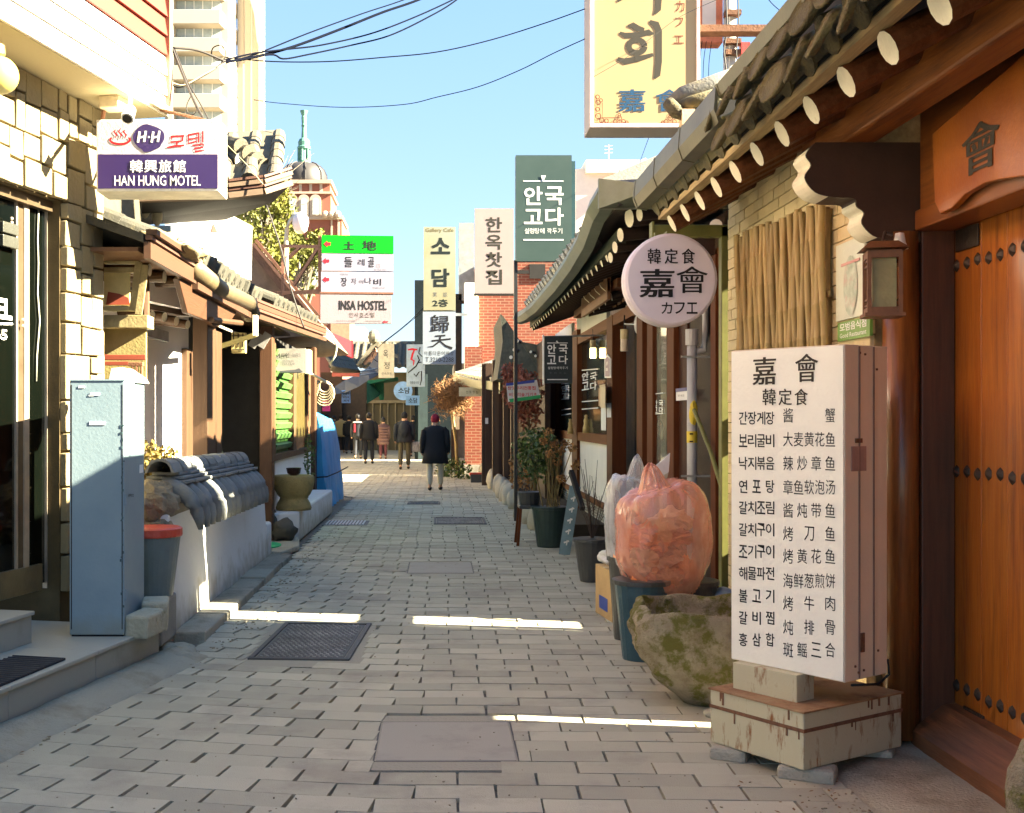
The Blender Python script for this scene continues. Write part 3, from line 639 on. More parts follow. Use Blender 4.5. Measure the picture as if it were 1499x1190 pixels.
for i in range(15):
    f_ = rnd.random() < .6; q_ = rnd.uniform(.02, .95); h = rnd.uniform(.015, .07); z_ = .232 if rnd.random() < .5 else .308; w_ = rnd.uniform(.003, .012)
    if f_: o_ = pc + pu * pw * q_ - pv * .0015; MB().box(o_ + Z * (z_ - h / 2), (w_, .003, h), (pu, pv, Z)).build('rust_run', rust, t)
    else: o_ = pc + pv * pd_ * q_ - pu * .0015; MB().box(o_ + Z * (z_ - h / 2), (.003, w_, h), (pu, pv, Z)).build('rust_run', rust, t)
# support stones
def rock(name, c, r, label, cat, mat, seed=0, amp=.3, group=None, n=14, m_=9, freq=1.6):
    c = Vector(c); o = V(seed * 3.7, seed, -seed)
    return tag(MB().ball(c, r, n, m_, dis=lambda d: amp * noise.noise(d * freq + o) + amp * .4 * noise.noise(d * freq * 3 + o)).build(name, mat, smooth=True, org=c), label, cat, group)
stone = M('pale_rubble_stone', (.46, .42, .33), .9, c2=(.34, .31, .24), sc=12, bump=.6, bs=70)
for p, r, l in ((pc + pu * .06 + pv * .10, (.13, .09, .05), 'pale stone wedged under the front corner of the rusty pedestal'), (pc + pu * .46 + pv * .04, (.09, .09, .05), 'pale stone under the street side corner of the rusty pedestal'),
                (pc + pu * .08 + pv * .6, (.09, .09, .05), 'stone under the gate side corner of the rusty pedestal'), (pc + pu * .45 + pv * .55, (.1, .09, .05), 'hidden stone under the rear corner of the rusty pedestal')):
    m = MB(); q = Vector(p) + Z * .022; m.box(q, (r[0] * 1.9, r[1] * 1.6, .072), (V(.9, -.43, 0), V(.43, .9, 0), Z)); tag(m.build('support_stone', stone, org=q, bev=.02), l, 'stone')
# mossy trough
moss = M('mossy_granite', (.46, .39, .27), .95, c2=(.20, .155, .095), sc=9, det=8, bump=1, bs=90, stain=(.13, .12, .025), ss=6.5, st=(.47, .58))
t = thing('stone_trough', 'big mossy boulder trough with a hollowed top beside the menu sign', 'stone trough', (1.62, 6.62, 0))
m = MB(); vs = []; n, k = 90, 56; c = V(1.68, 6.62, 0)
for j in range(k + 1):
    s_ = j / k
    for i in range(n):
        a = 2 * math.pi * i / n; ca, sa = math.cos(a), math.sin(a)
        sq = 1 / (abs(ca) ** 3 + abs(sa) ** 3) ** (1 / 3)
        if s_ < .55: q = s_ / .55; rr_ = .42 + .58 * math.sin(q * math.pi / 2) ** .8; zz = .56 * q ** 1.1
        elif s_ < .7: q = (s_ - .55) / .15; rr_ = 1 - .10 * q; zz = .56 + .03 * math.sin(q * math.pi)
        else: q = (s_ - .7) / .3; rr_ = .90 * max(0, 1 - q) ** .42 + .001; zz = .56 - .24 * min(1, q * 2.0) ** .8
        d = V(ca * rr_, sa * rr_, zz * 2); nn = 1 + .16 * noise.noise(d * 1.5 + V(3, 1, 8)) + .07 * noise.noise(d * 4) + .035 * noise.noise(d * 11) - .03 * abs(noise.noise(d * 7 + V(5, 5, 5)))
        vs.append(c + V(ca * sq * rr_ * .57 * nn, sa * sq * rr_ * .44 * nn, zz * (1 + .06 * noise.noise(V(ca * 2, sa * 2, 3))) * .92 + .025 * noise.noise(d * 3 + V(9, 9, 9)) - .01))
m.add(vs, [(j * n + i, j * n + (i + 1) % n, (j + 1) * n + (i + 1) % n, (j + 1) * n + i) for j in range(k) for i in range(n)])
m.build('boulder', moss, t, smooth=True)
for p, r in (((1.5, 6.22, .02), (.07, .05, .035)), ((1.9, 6.35, .02), (.09, .06, .04))):
    rock('support_stone', p, r, 'small pale chock stone under the mossy trough' + (' at its street corner' if p[0] < 1.6 else ' behind the pedestal'), 'stone', stone, 3)
rock('guard_stone', (2.27, 4.33, .12), (.13, .13, .33), 'mossy upright guard stone at the bottom right corner before the gate', 'stone', moss, 5, .12, n=20, m_=14)
# ================================================================ ROUND SIGN AND ITS FRAME
t = thing('sign_frame', 'olive green steel frame carrying the round white sign', 'sign frame', (2.13, 8.62, 0))
MB().bx(2.10, 2.19, 8.58, 8.67, 0, 3.02).build('pole', green, t, bev=.006)
MB().bx(1.60, 2.19, 8.58, 8.66, 2.94, 3.03).build('crossbar', green, t, bev=.006)
MB().bx(1.585, 1.60, 8.56, 8.68, 2.92, 3.05).build('end_cap', green, t)
t = thing('round_sign', 'round white lightbox sign with Chinese lettering hanging from the green frame', 'sign', (1.62, 8.05, 2.55))
c = P(983, 409, 8.0)
m = MB(); n = 48; prof = [(.30, 0), (.318, .012), (.322, .03), (.322, .062), (.312, .068), (.312, .076), (.322, .082), (.322, .155), (.31, .165)]
vs = []
for r_, yy in prof:
    for i in range(n): vs.append(c + V(r_ * math.cos(2 * math.pi * i / n), yy, r_ * math.sin(2 * math.pi * i / n)))
m.add(vs, [(j * n + i, j * n + (i + 1) % n, (j + 1) * n + (i + 1) % n, (j + 1) * n + i) for j in range(len(prof) - 1) for i in range(n)] + [tuple(range(n)), tuple(range((len(prof) - 1) * n, len(prof) * n))])
lil = flat('lilac_white_plastic', (.66, .60, .66), .35, var=.03)
m.build('drum', lil, t)
rp = Pl((0, c.y, 0), (0, -1, 0))
row(rp, '韓定食', 948, 1017, 375, 19, 22, blk, t, .012)
txt(rp, '嘉', 937, 394, 986, 435, blk, t, .018); txt(rp, '會', 990, 390, 1036, 429, blk, t, .003)
row(rp, 'カフエ', 968, 1021, 451, 16, 17, blk, t, .012)
MB().bx(c.x - .02, c.x + .02, c.y + .06, c.y + .66, 2.86, 2.90).build('arm', green, t)
MB().bx(c.x - .02, c.x + .02, 8.5, 8.62, 2.86, 2.96).build('arm_bracket', green, t)
# ================================================================ RESTAURANT (second house on the right)
rs = thing('restaurant', 'long tile roofed restaurant with brown timber glass front and white panels', 'building', (2.25, 14, 0))
XR = 2.25; XP = Pl((XR, 0, 0), (-1, 0, 0))
redw = M('red_brown_timber', (.13, .038, .010), .65, spec=.15, c2=(.08, .022, .007), stretch=WV, sc=2, bump=.15, bs=9)
redY = M('red_brown_rail', (.19, .058, .014), .65, spec=.15, c2=(.12, .035, .009), stretch=WY, sc=2, bump=.15, bs=9)
def xwall(name, x0, x1, z0, z1, mat, par, X=XR, t=.1, bev=0):   # a piece of the long front between two photo columns
    return MB().bx(X, X + t, YX(x1, X), YX(x0, X), z0, z1).build(name, mat, par, bev=bev)
MB().bx(XR + .12, XR + .2, 8.98, 12.95, 0, 3.3).build('inner_wall', M('brown_inner_wall', (.05, .02, .01), .8), rs)
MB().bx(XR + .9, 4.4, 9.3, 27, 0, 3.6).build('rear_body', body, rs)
for a, b, z1 in ((1040, 1047, 2.9), (976, 986, 2.9), (947, 955, 2.85), (932, 940, 2.9), (888, 896, 2.9), (837, 844.5, 3.0), (806, 813, 3.1), (793, 797, 3.2), (772, 776, 3.2)):
    xwall('post', a, b, 0, z1, redw, rs, XR - .05, .18, .006)
xwall('beam', 776, 940, 2.76, 2.90, redY, rs, XR - .04, .15); xwall('beam', 940, 1060, 2.80, 2.95, redY, rs, XR - .03, .12)
xwall('sill_rail', 776, 888, 1.25, 1.38, redY, rs, XR - .04, .15); xwall('bottom_rail', 776, 888, .38, .46, redY, rs, XR - .03, .12)
for a, b in ((844.5, 888), (813, 837), (797, 806), (776, 793)):
    xwall('white_panel', a, b, .46, 1.25, plaster, rs, XR, .05)
    xwall('window_pane', a, b, 1.38, 2.76, glassd, rs, XR + .03, .01)
    xwall('upper_panel', a, b, 2.9, 3.2, plaster, rs, XR + .01, .05)
for i in range(9):
    xwall('vent_slat', 797, 888, .02 + i * .04, .038 + i * .04, M('weathered_white_slat', (.45, .42, .35), .8), rs, XR + .0, .03)
xwall('vent_back', 797, 888, 0, .38, dark, rs, XR + .06, .02)
# shop window stickers
for x0, x1, s_ in ((852, 876, 1), (822, 836, .8)):
    yb = 540 if s_ == 1 else 560
    stk = thing('window_lettering', 'white restaurant name lettering stuck on the ' + ('larger' if s_ == 1 else 'smaller') + ' front window', 'lettering', (2.2, 17, 2))
    PW_ = Pl((XR + .024, 0, 0), (-1, 0, 0))
    row(PW_, '안국', x0, x1 - 2, yb + 11 * s_, 10 * s_, 12 * s_, white, stk, .02); row(PW_, '고다', x0, x1 - 2, yb + 25 * s_, 10 * s_, 12 * s_, white, stk, .02)
    for yy in (yb, yb + 40 * s_ + 6, yb + 57 * s_): stroke(PW_, [(x0, yy + 2), (x1, yy)], 1.4, white, stk)
stk = thing('window_lettering', 'white restaurant name lettering stuck on the glass entrance door', 'lettering', (2.2, 12, 2))
PW_ = Pl((XR - .014, 0, 0), (-1, 0, 0))
row(PW_, '안국', 957, 971, 590, 6, 9, white, stk, .02); row(PW_, '고다', 957, 971, 600, 6, 9, white, stk, .02)
stroke(PW_, [(957, 577), (971, 575)], 1.2, white, stk); stroke(PW_, [(957, 606), (971, 605)], 1.2, white, stk)
# doorway and glass doors
xwall('door_pane', 955.5, 975.5, .62, 2.72, M('door_glass', (.13, .15, .12), .08, c2=(.26, .27, .22), sc=1.5, bump=0, spec=.8), rs, XR - .005, .01)
xwall('door_rail', 955, 976, .45, .62, redY, rs, XR - .01, .05)
xwall('door_rail', 940, 947, .1, 2.8, redw, rs, XR + .02, .04)
xwall('dark_panel', 986, 1006, 0, 2.9, M('dark_red_panel', (.045, .014, .007), .6, spec=.15, stretch=WV, sc=2), rs, XR + .0, .05)
xwall('dark_panel', 1006, 1044, 0, 2.9, M('near_black_panel', (.026, .014, .009), .6, spec=.15, stretch=WV, sc=2), rs, XR + .02, .05)
xwall('side_pane', 1044, 1057, .72, 2.2, M('pale_side_glass', (.27, .28, .22), .15, var=.2, sc=2, bump=0), rs, XR - .01, .01)
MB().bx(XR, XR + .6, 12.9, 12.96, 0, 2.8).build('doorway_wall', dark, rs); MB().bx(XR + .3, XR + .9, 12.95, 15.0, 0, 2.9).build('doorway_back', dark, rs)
# lattice transom
for i in range(5): xwall('transom_slot', 897 + i * 7, 901 + i * 7, 2.98, 3.12, M('amber_light', (.3, .13, .05), .5), rs, XR - .045, .01)
# eaves: swept edge with gutter
path = [V(1.33, 9.45, 3.52), V(1.30, 9.9, 3.45), V(1.34, 10.9, 3.36), V(1.36, 12.2, 3.31), V(1.38, 14, 3.29), V(1.40, 17, 3.31), V(1.38, 19, 3.36), V(1.34, 20.2, 3.42)]
m = MB(); vs = []
prof = [(0, 0), (-.03, -.09), (.03, -.17), (.12, -.19), (.12, -.17), (.05, -.145), (.01, -.08), (.03, 0)]
def gutter(path, prof, par, mat, name='gutter'):
    m = MB(); w = len(prof); vs = []
    for p in path:
        for x, z in prof: vs.append(p + V(x, 0, z))
    m.add(vs, [(j * w + i, j * w + (i + 1) % w, (j + 1) * w + (i + 1) % w, (j + 1) * w + i) for j in range(len(path) - 1) for i in range(w)] + [tuple(range(w)), tuple(range((len(path) - 1) * w, len(path) * w))])
    return m.build(name, mat, par)
gutter(path, prof, rs, metalg)
m = MB(); top = [V(p.x + .05, p.y, p.z + .02) for p in path]; bk = [V(4.2, min(max(p.y, 10.6), 19.0), 4.95) for p in path]
m.add(top + bk, [(i, i + 1, len(path) + i + 1, len(path) + i) for i in range(len(path) - 1)]); n_ = len(path)
m.add([q + V(0, 0, -.12) for q in top] + [q + V(0, 0, -.3) for q in bk], [(i, n_ + i, n_ + i + 1, i + 1) for i in range(n_ - 1)])
m.add([top[0], top[0] - V(0, 0, .12), V(4.2, 9.5, 3.3), V(4.2, 9.5, 3.5), bk[0]], [(0, 1, 2, 3), (0, 3, 4)])
m.build('roof_slope', gtile, rs)
m = MB(); m.prism([V(4.2, 9.6, 3.3), V(4.2, 9.6, 4.95), V(6.6, 9.6, 3.3)], (0, 15, 0)); m.build('rear_roof', gtile, rs)
for i in range(22):
    y0 = 10.6 + i * .38; z0 = 3.40
    h = half_tile(.34, .075, gtile, V(.86, 0, .5), V(-.5, 0, .86), disc=0)
    mm = MB(); mm.add([Vector(v) + V(1.43, y0, z0) for v in h.v], h.f); mm.build('roof_tile', gtile, rs)
# hip end at the near corner: metal edge sweeping to the right
m = MB(); m.prism([V(1.31, 9.42, 3.545), V(1.31, 9.42, 3.30), V(1.75, 9.0, 3.24), V(2.5, 8.95, 3.22), V(2.5, 8.95, 3.36), V(1.75, 9.0, 3.40)], (0, .05, 0)); m.build('hip_gutter', metalg, rs)
m = MB(); m.add([V(1.33, 9.45, 3.54), V(1.75, 9.03, 3.40), V(2.6, 8.98, 3.36), V(4.2, 10.6, 4.95)], [(0, 1, 2, 3)]); m.build('hip_slope', gtile, rs)
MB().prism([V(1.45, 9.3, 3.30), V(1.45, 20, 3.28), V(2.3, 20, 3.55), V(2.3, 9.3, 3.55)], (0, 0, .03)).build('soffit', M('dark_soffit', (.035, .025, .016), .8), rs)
MB().bx(1.58, 1.66, 10.2, 19.8, 3.14, 3.25).build('eave_board', M('dark_green_board', (.04, .05, .03), .7), rs)
rafters(rs, [V(1.6, 11.0 + i * .36, 3.13) for i in range(25)], (1, 0, .35), .8, .055, M('dark_rafter', (.035, .02, .013), .7))
for px, py, Y, r_ in ((921, 319, 9.75, .08), (936, 314, 9.5, .055), (908, 344, 10.0, .06), (900, 362, 10.25, .052), (893.5, 377, 10.6, .048)):
    rafters(rs, [P(px, py, Y)], (.8, .25, .12), .7, r_, M('dark_rafter', (.035, .02, .013), .7))
rafters(rs, [V(2.0, 13.35 + i * .52, 3.0) for i in range(5)], (1, 0, .25), .5, .055, M('dark_rafter', (.035, .02, .013), .7))
MB().bx(2.0, 2.1, 12.9, 17, 3.06, 3.16).build('canopy_board', brownY, rs)
MB().bx(1.75, 2.2, 9.2, 9.35, 2.9, 3.1).build('cross_beam', M('black_brown_wood', (.045, .02, .011), .6), rs)
for px, py in ((1001, 326), (1048, 330)): rafters(rs, [P(px, py, 9.0)], (.2, 1, .1), .6, .05, M('dark_rafter', (.035, .02, .013), .7))
# plaque with pale strokes under the eaves
t = thing('hanging_plaque', 'dark wooden plaque with four pale chevron strokes under the restaurant eaves', 'sign', (1.95, 15, 3.2))
PQ = Pl((1.93, 0, 0), (-1, 0, 0)); panel('board', PQ, 852, 424, 889, 440, brownY, t, 0, .03)
MB().bx(1.93, 1.97, YX(889, 1.93), YX(851, 1.93), 2.95, 3.42).build('frame', M('plaque_wood', (.16, .07, .03), .6), t)
for i in range(4):
    x = 855 + 8 * i; y_ = 433 - 5.6 * i
    stroke(PQ, [(x, y_), (x + 2.5, y_ + 4.5), (x + 9, y_ + 10)], 1.5, discw, t, .012)
# lamps by the door
lampm = EM('warm_lamp_glass', (1, .62, .22), 2.2, (.7, .55, .3)); lamp2 = M('straw_lamp_shade', (.55, .45, .26), .7, sc=15)
def cyl_lamp(name, px, y0, y1, w, Y, label, m1, m2):
    c = P(px, y0, Y); h = (y1 - y0) * Y / F; r_ = w * Y / F / 2
    t = thing(name, label, 'lamp', c); MB().lathe([(r_, 0), (r_, -h * .45)], c, 14).build('shade', m1, t, smooth=False)
    MB().lathe([(r_ * .92, -h * .45), (r_ * .95, -h)], c, 14).build('glass', m2, t); MB().tube([c, c + Z * .16], .008).build('cord', blk, t); return t
cyl_lamp('door_lamp', 914, 482, 514, 12, 13.2, 'straw coloured cylinder lamp hanging in the dark restaurant doorway', lamp2, M('pale_lamp', (.62, .52, .4), .4))
t = thing('lamp_arm', 'white disc and rod lamp arm on the doorway post', 'lamp bracket', P(932, 474, 13.1)); MB().tube([P(914, 474, 13.2), P(931, 475, 13.1)], .008).build('rod', white, t); c = P(932, 475, 13.05)
MB().ball(c, (.03, .03, .1), 10, 8).build('disc', white, t)
cyl_lamp('window_lamp', 868, 498, 524, 9, 17.0 * .97, 'small lit warm cylinder lamp in front of the restaurant window', lamp2, lampm)
# notices on the front
nts = ((797, 801.5, 556, 640, 'tall narrow white notice strip on the black post of the restaurant', (.7, .7, .74)), (880, 887, 590, 630, 'white paper sheet on the right side of the large restaurant window', (.75, .75, .72)),
       (888.5, 894.5, 590, 611, 'small bluish white note on the doorway post', (.66, .68, .75)), (990, 1006, 568, 586, 'small notice with a dark blue heading beside the grey drain pipe', (.72, .7, .68)))
for x0, x1, y0, y1, lb, c_ in nts:
    X_ = XR - .06; pl_ = Pl((X_, 0, 0), (-1, 0, 0)); t = thing('paper_notice', lb, 'notice', (X_, YX(x0, X_), 1.5)); panel('sheet', pl_, x0, y0, x1, y1, flat('paper_%d' % x0, c_, .8), t)
    if x0 == 990: panel('heading', pl_, x0, y0, x1, y0 + 5, flat('navy_ink', (.03, .04, .2)), t, .006); row(pl_, '안내문', x0 + 3, x1 - 4, y0 + 11, 2.5, 3, blk, t)
t = thing('arrow_plate', 'narrow white plate with a pointed top on the doorway post', 'sign', (2.18, 15, 2.3)); pl_ = Pl((XR - .055, 0, 0), (-1, 0, 0)); pts = [(886, 525), (890, 519), (895, 525), (895, 553), (886, 553)]
MB().prism([pl_.hit(*q, .0) for q in pts], (-.01, 0, 0)).build('plate', white, t); MB().prism([pl_.hit(*q, .012) for q in [(887.2, 526), (890.5, 522), (893.8, 526), (893.8, 551), (887.2, 551)]], (-.002, 0, 0)).build('field', flat('mauve', (.25, .17, .25)), t)
row(pl_, '문', 888.5, 892.5, 532, 3.5, 5, white, t, .02, off=.018); row(pl_, '화', 888.5, 892.5, 541, 3.5, 5, white, t, .02, off=.018)
t = thing('hanging_leaflets', 'bundle of tan leaflets pinned on the doorway post', 'leaflets', (2.15, 15.5, 1.8)); pl_ = Pl((XR - .08, 0, 0), (-1, 0, 0))
for x0, y0, x1, y1, c_ in ((877, 568, 884, 594, (.5, .3, .16)), (882, 563, 890, 595, (.62, .47, .28)), (887, 566, 894, 597, (.68, .55, .36))): panel('leaflet', pl_, x0, y0, x1, y1, flat('tan_leaf_%d' % x0, c_, .7), t, .002 + .006 * (x0 - 876))
# figurines in window
for x, y0, y1 in ((835, 613, 635), (858, 607, 634)):
    c = P(x, y1, 16.4 if x == 858 else 18.5); h = (y1 - y0) * c.y / F
    tag(MB().lathe([(.05, 0), (.045, h * .3), (.03, h * .5), (.035, h * .7), (.02, h * .85), (.028, h * .93), (.01, h)], c, 10).build('figurine', M('ochre_glaze', (.45, .32, .12), .4), smooth=True, org=c), 'small ochre figurine on the sill of the ' + ('larger' if x == 858 else 'smaller') + ' restaurant window', 'figurine')
# drain pipe with tape
t = thing('drain_pipe', 'grey vertical drain pipe with a yellow band beside the round sign frame', 'pipe', (2.1, 9.5, 0)); pg = M('grey_pvc', (.40, .40, .40), .45, var=.06)
X_ = 2.12; Y_ = YX(1013, X_)
MB().tube([V(X_, Y_, .2), V(X_, Y_, ZZ(492, Y_))], .042, 14).build('pipe', pg, t, smooth=True); MB().tube([V(X_, Y_, ZZ(505, Y_)), V(X_, Y_, ZZ(482, Y_))], .055, 14).build('collar', pg, t)
MB().tube([V(X_, Y_, 2.15), V(X_ + .1, Y_ + .02, 2.17), V(X_ + .12, Y_ + .02, 2.3), V(X_ + .12, Y_ + .02, 2.75)], .03, 10).build('elbow', pg, t, smooth=True)
yel = flat('yellow_tape', (.62, .47, .04), .5)
MB().tube([V(X_, Y_, ZZ(648, Y_)), V(X_, Y_, ZZ(631, Y_))], .044, 14).build('tape_band', yel, t)
for q in (634, 645): MB().bx(X_ - .03, X_ - .0, Y_ - .046, Y_ - .04, ZZ(q + 2, Y_), ZZ(q, Y_)).build('tape_mark', blk, t)
MB().ball(V(X_ - .0, Y_ - .05, ZZ(604, Y_)), (.035, .03, .1), 10, 8, dis=lambda d: .3 * noise.noise(d * 4)).build('tied_rag', yel, t)
for yy in (521, 695): MB().bx(X_ - .1, X_ + .14, Y_ - .05, Y_ - .04, ZZ(yy + 3, Y_), ZZ(yy, Y_)).build('clamp', steel, t)
t = tag(MB().tube([V(X_, Y_ - .08, ZZ(600, Y_)), P(1040, 660, 9.2), P(1066, 745, 8.9)], .018).build('bamboo_pole', green, org=P(1066, 745, 8.9)), 'thin olive pole leaning from the drain pipe to the green frame', 'pole')

# ================================================================ CLUTTER BY THE KERB
def bucket(name, c, r0, r1, h, mat, label, cat='bin', rim=.012, rimmat=None):
    t = thing(name, label, cat, c)
    MB().lathe([(r0 * .96, 0), (r0, .02), (r1, h), (r1 - .008, h), (r0 - .01, .03)], c, 22, cap=False).build('body', mat, t, smooth=False)
    MB().lathe([(r1, h - .03), (r1 + rim, h - .028), (r1 + rim, h), (r1 - .01, h + .004)], c, 22).build('rim', rimmat or mat, t); return t
navy = M('deep_blue_plastic', (.03, .075, .10), .35, var=.15); char = M('charcoal_plastic', (.05, .052, .05), .45, var=.2); dkg = M('dark_green_plastic', (.022, .04, .035), .4, var=.2)
bucket('waste_bin', (1.40, 8.42, 0), .12, .16, .60, char, 'charcoal plastic bin behind the blue bin under the clear bag')
bucket('waste_bin', (1.36, 7.72, 0), .13, .185, .53, navy, 'deep blue plastic bin beside the mossy trough', rimmat=char)
bucket('waste_bin', (1.72, 7.9, 0), .14, .185, .50, char, 'dark plastic bin hidden under the orange bag')
t = bucket('clay_pot', (1.50, 7.25, 0), .12, .17, .40, M('moss_brown_pot', (.14, .11, .05), .6, sc=15), 'brown lidded clay pot squeezed between the blue bin and the trough', 'pot')
MB().lathe([(.19, .40), (.19, .418), (.13, .432), (.02, .437)], (1.50, 7.25, 0), 22).build('lid', M('old_pot_lid', (.24, .2, .09), .6, c2=(.14, .11, .05), sc=14), t)
MB().ball((1.48, 7.2, .455), (.1, .04, .02), 10, 6).build('handle', M('pale_rag', (.45, .36, .25), .8), t)
# plastic bags
def film(name, c1, c2, alpha, rough=.14):   # thin plastic: clearer face on, denser where it turns away
    m = M(name, c1, rough, c2=c2, sc=5, bump=.4, bs=24, coat=1, alpha=alpha, spec=.8); nt_ = m.node_tree; b = nt_.nodes['Principled BSDF']
    lw = nt_.nodes.new('ShaderNodeLayerWeight'); lw.inputs[0].default_value = .45; mr = nt_.nodes.new('ShaderNodeMapRange'); mr.inputs[3].default_value = alpha; mr.inputs[4].default_value = .85
    nt_.links.new(lw.outputs['Facing'], mr.inputs[0]); nt_.links.new(mr.outputs[0], b.inputs['Alpha']); return m
def bag(nm, c, rx, ry, rz, mat, parent, seed, amp=.12, top=0, n=44, k=32, fold=.03):
    m = MB(); vs = []; o = V(seed, seed * 2, 0)
    for j in range(k + 1):
        t_ = math.pi * j / k
        for i in range(n):
            a = 2 * math.pi * i / n; d = V(math.sin(t_) * math.cos(a), math.sin(t_) * math.sin(a), math.cos(t_))
            s_ = abs(d.x) ** 2.6 + abs(d.y) ** 2.6 + abs(d.z) ** 2.6; q = s_ ** (-1 / 2.6) * .93
            cr = abs(noise.noise(d * 2.2 + o)) ; cr2 = abs(noise.noise(V(d.x * 3, d.y * 3, d.z * 1.2) * 1.7 + o * 2)); cr3 = abs(noise.noise(V(d.x * 2, d.y * 2, d.z) * 5 + o * 3))
            q *= 1 + amp * noise.noise(d * 1.3 + o) - fold * 3 * (1 - cr * 2) ** 4 * .35 + fold * cr2 * 1.6 + fold * .6 * cr3
            z = d.z * q; sh = 1 - top * max(0, z) ** 2
            vs.append(Vector(c) + V(d.x * q * rx * sh, d.y * q * ry * sh, z * rz))
    m.add(vs, [(j * n + i, (j + 1) * n + i, (j + 1) * n + (i + 1) % n, j * n + (i + 1) % n) for j in range(k) for i in range(n)])
    return m.build(nm, mat, parent, smooth=True)
t = thing('orange_trash_bag', 'large translucent orange trash bag heaped on the bins', 'trash bag', (1.52, 7.8, .45))
c = P(972, 783, 7.8); rnd = random.Random(31); pieces = [M('packed_' + n_, q_, .7, bump=.3, bs=20) for n_, q_ in (('brown', (.42, .15, .05)), ('tan', (.55, .25, .10)), ('white', (.66, .40, .24)), ('orange', (.62, .20, .06)), ('rust', (.36, .11, .04)), ('cream', (.55, .30, .14)))]
for i in range(40):
    d = V(rnd.uniform(-1, 1), rnd.uniform(-1, 1), rnd.uniform(-1, .45)); q = c + V(d.x * .17, d.y * .14, d.z * .27 - .04); r_ = rnd.uniform(.05, .10); o_ = V(i, i * 2, 0)
    MB().ball(q, (r_, r_ * rnd.uniform(.6, 1), r_ * rnd.uniform(.5, 1.1)), 16, 12, dis=lambda d: .8 * noise.noise(d * 2.4 + o_) + .3 * noise.noise(d * 6 + o_)).build('contents', pieces[i % 6], t)
def plastic(nm, c, rx, ry, rz, knot, mat, parent, seed, n=110, k=74, pleat=.045, amp=.10):   # a bag drawn up to a knot, pleats running down from it
    m = MB(); vs = []; o = V(seed, seed * 2, 0); kv = Vector(knot).normalized(); e1 = kv.cross(V(0, 1, .2)).normalized(); e2 = kv.cross(e1)
    for j in range(k + 1):
        t_ = math.pi * j / k
        for i in range(n):
            a = 2 * math.pi * i / n; d = kv * math.cos(t_) + (e1 * math.cos(a) + e2 * math.sin(a)) * math.sin(t_)
            aa = a + .5 * noise.noise(V(t_ * 1.5, math.cos(a), math.sin(a)) + o); near_ = math.exp(-(t_ / 1.0) ** 2)
            w_ = noise.noise(V(math.cos(aa) * 3.2, math.sin(aa) * 3.2, t_ * .7) + o); ridge = 1 - abs(w_) * 2.4
            w2 = noise.noise(V(math.cos(aa) * 7, math.sin(aa) * 7, t_ * 1.2) + o * 2); ridge2 = 1 - abs(w2) * 2.6
            s_ = abs(d.x) ** 2.5 + abs(d.y) ** 2.5 + abs(d.z) ** 2.5; q = s_ ** (-1 / 2.5) * .93
            q *= 1 + amp * noise.noise(d * 1.4 + o) + pleat * (.35 + 1.3 * near_) * ridge + pleat * .6 * ridge2 + .15 * math.exp(-(t_ / .22) ** 2) + .012 * noise.noise(d * 9 + o)
            q *= 1 - .20 * math.exp(-((t_ - .45) / .25) ** 2)
            vs.append(Vector(c) + V(d.x * q * rx, d.y * q * ry, d.z * q * rz))
    m.add(vs, [(j * n + i, (j + 1) * n + i, (j + 1) * n + (i + 1) % n, j * n + (i + 1) % n) for j in range(k) for i in range(n)])
    return m.build(nm, mat, parent, smooth=True)
plastic('film', c, .335, .28, .44, (-.28, -.1, 1), film('orange_film', (1.0, .32, .17), (1.0, .52, .38), .36), t, 1.3)
t = thing('clear_trash_bag', 'clear plastic bag of dark rubbish behind the orange bag', 'trash bag', (1.42, 8.4, .6)); c = P(928, 765, 8.4); dkp = [M('rubbish_' + n_, q_, .6, bump=.3, bs=20) for n_, q_ in (('black', (.03, .03, .03)), ('grey', (.22, .21, .19)), ('khaki', (.3, .27, .16)))]
for i in range(24):
    d = V(rnd.uniform(-1, 1), rnd.uniform(-1, 1), rnd.uniform(-1, 1)); q = c + V(d.x * .12, d.y * .1, d.z * .27 - .05); o_ = V(i, 3 * i, 1); r_ = rnd.uniform(.03, .07)
    MB().ball(q, (r_ * .6, r_ * .6, r_ * 1.7), 12, 9, dis=lambda d: .7 * noise.noise(d * 2.4 + o_)).build('contents', dkp[i % 3], t)
plastic('film', c, .22, .19, .43, (.1, 0, 1), film('clear_film', (.62, .64, .68), (.85, .87, .9), .26), t, 8)
t2 = tag(MB().prism([P(952, 690, 8.1), P(981, 663, 8.1), P(979, 690, 8.1), P(976, 702, 8.15), P(962, 704, 8.1)], (.0, .03, 0)).build('bag_corner', film('clear_film2', (.72, .73, .77), (.85, .85, .88), .8), t), None)
# cardboard
card = M('cardboard', (.42, .28, .13), .8, var=.12, sc=6); 
def carton(x, y, w, d, h, rot, label, z=0, name='cardboard_box'):
    t = thing(name, label, 'box', (x, y, z)); c_, s_ = math.cos(rot), math.sin(rot); ax = (V(c_, s_, 0), V(-s_, c_, 0), Z); o = V(x, y, z + h / 2)
    MB().box(o, (w, d, h), ax).build('carton', card, t, bev=.003)
    MB().box(o - ax[0] * (w / 2 + .001) - Z * h * .22, (.002, d * .5, h * .26), ax).build('printed_label', flat('blue_print', (.03, .06, .3)), t)
    MB().box(o - ax[1] * (d / 2 + .001) + Z * h * .1, (w * .6, .002, h * .1), ax).build('print', flat('brown_print', (.2, .1, .04)), t); 
    MB().box(o + Z * (h / 2 + .001), (w, .05, .002), ax).build('packing_tape', flat('packing_tape', (.5, .38, .2), .3), t); return t
carton(1.47, 9.35, .27, .5, .40, .12, 'cardboard box with a blue printed label standing by the charcoal bin')
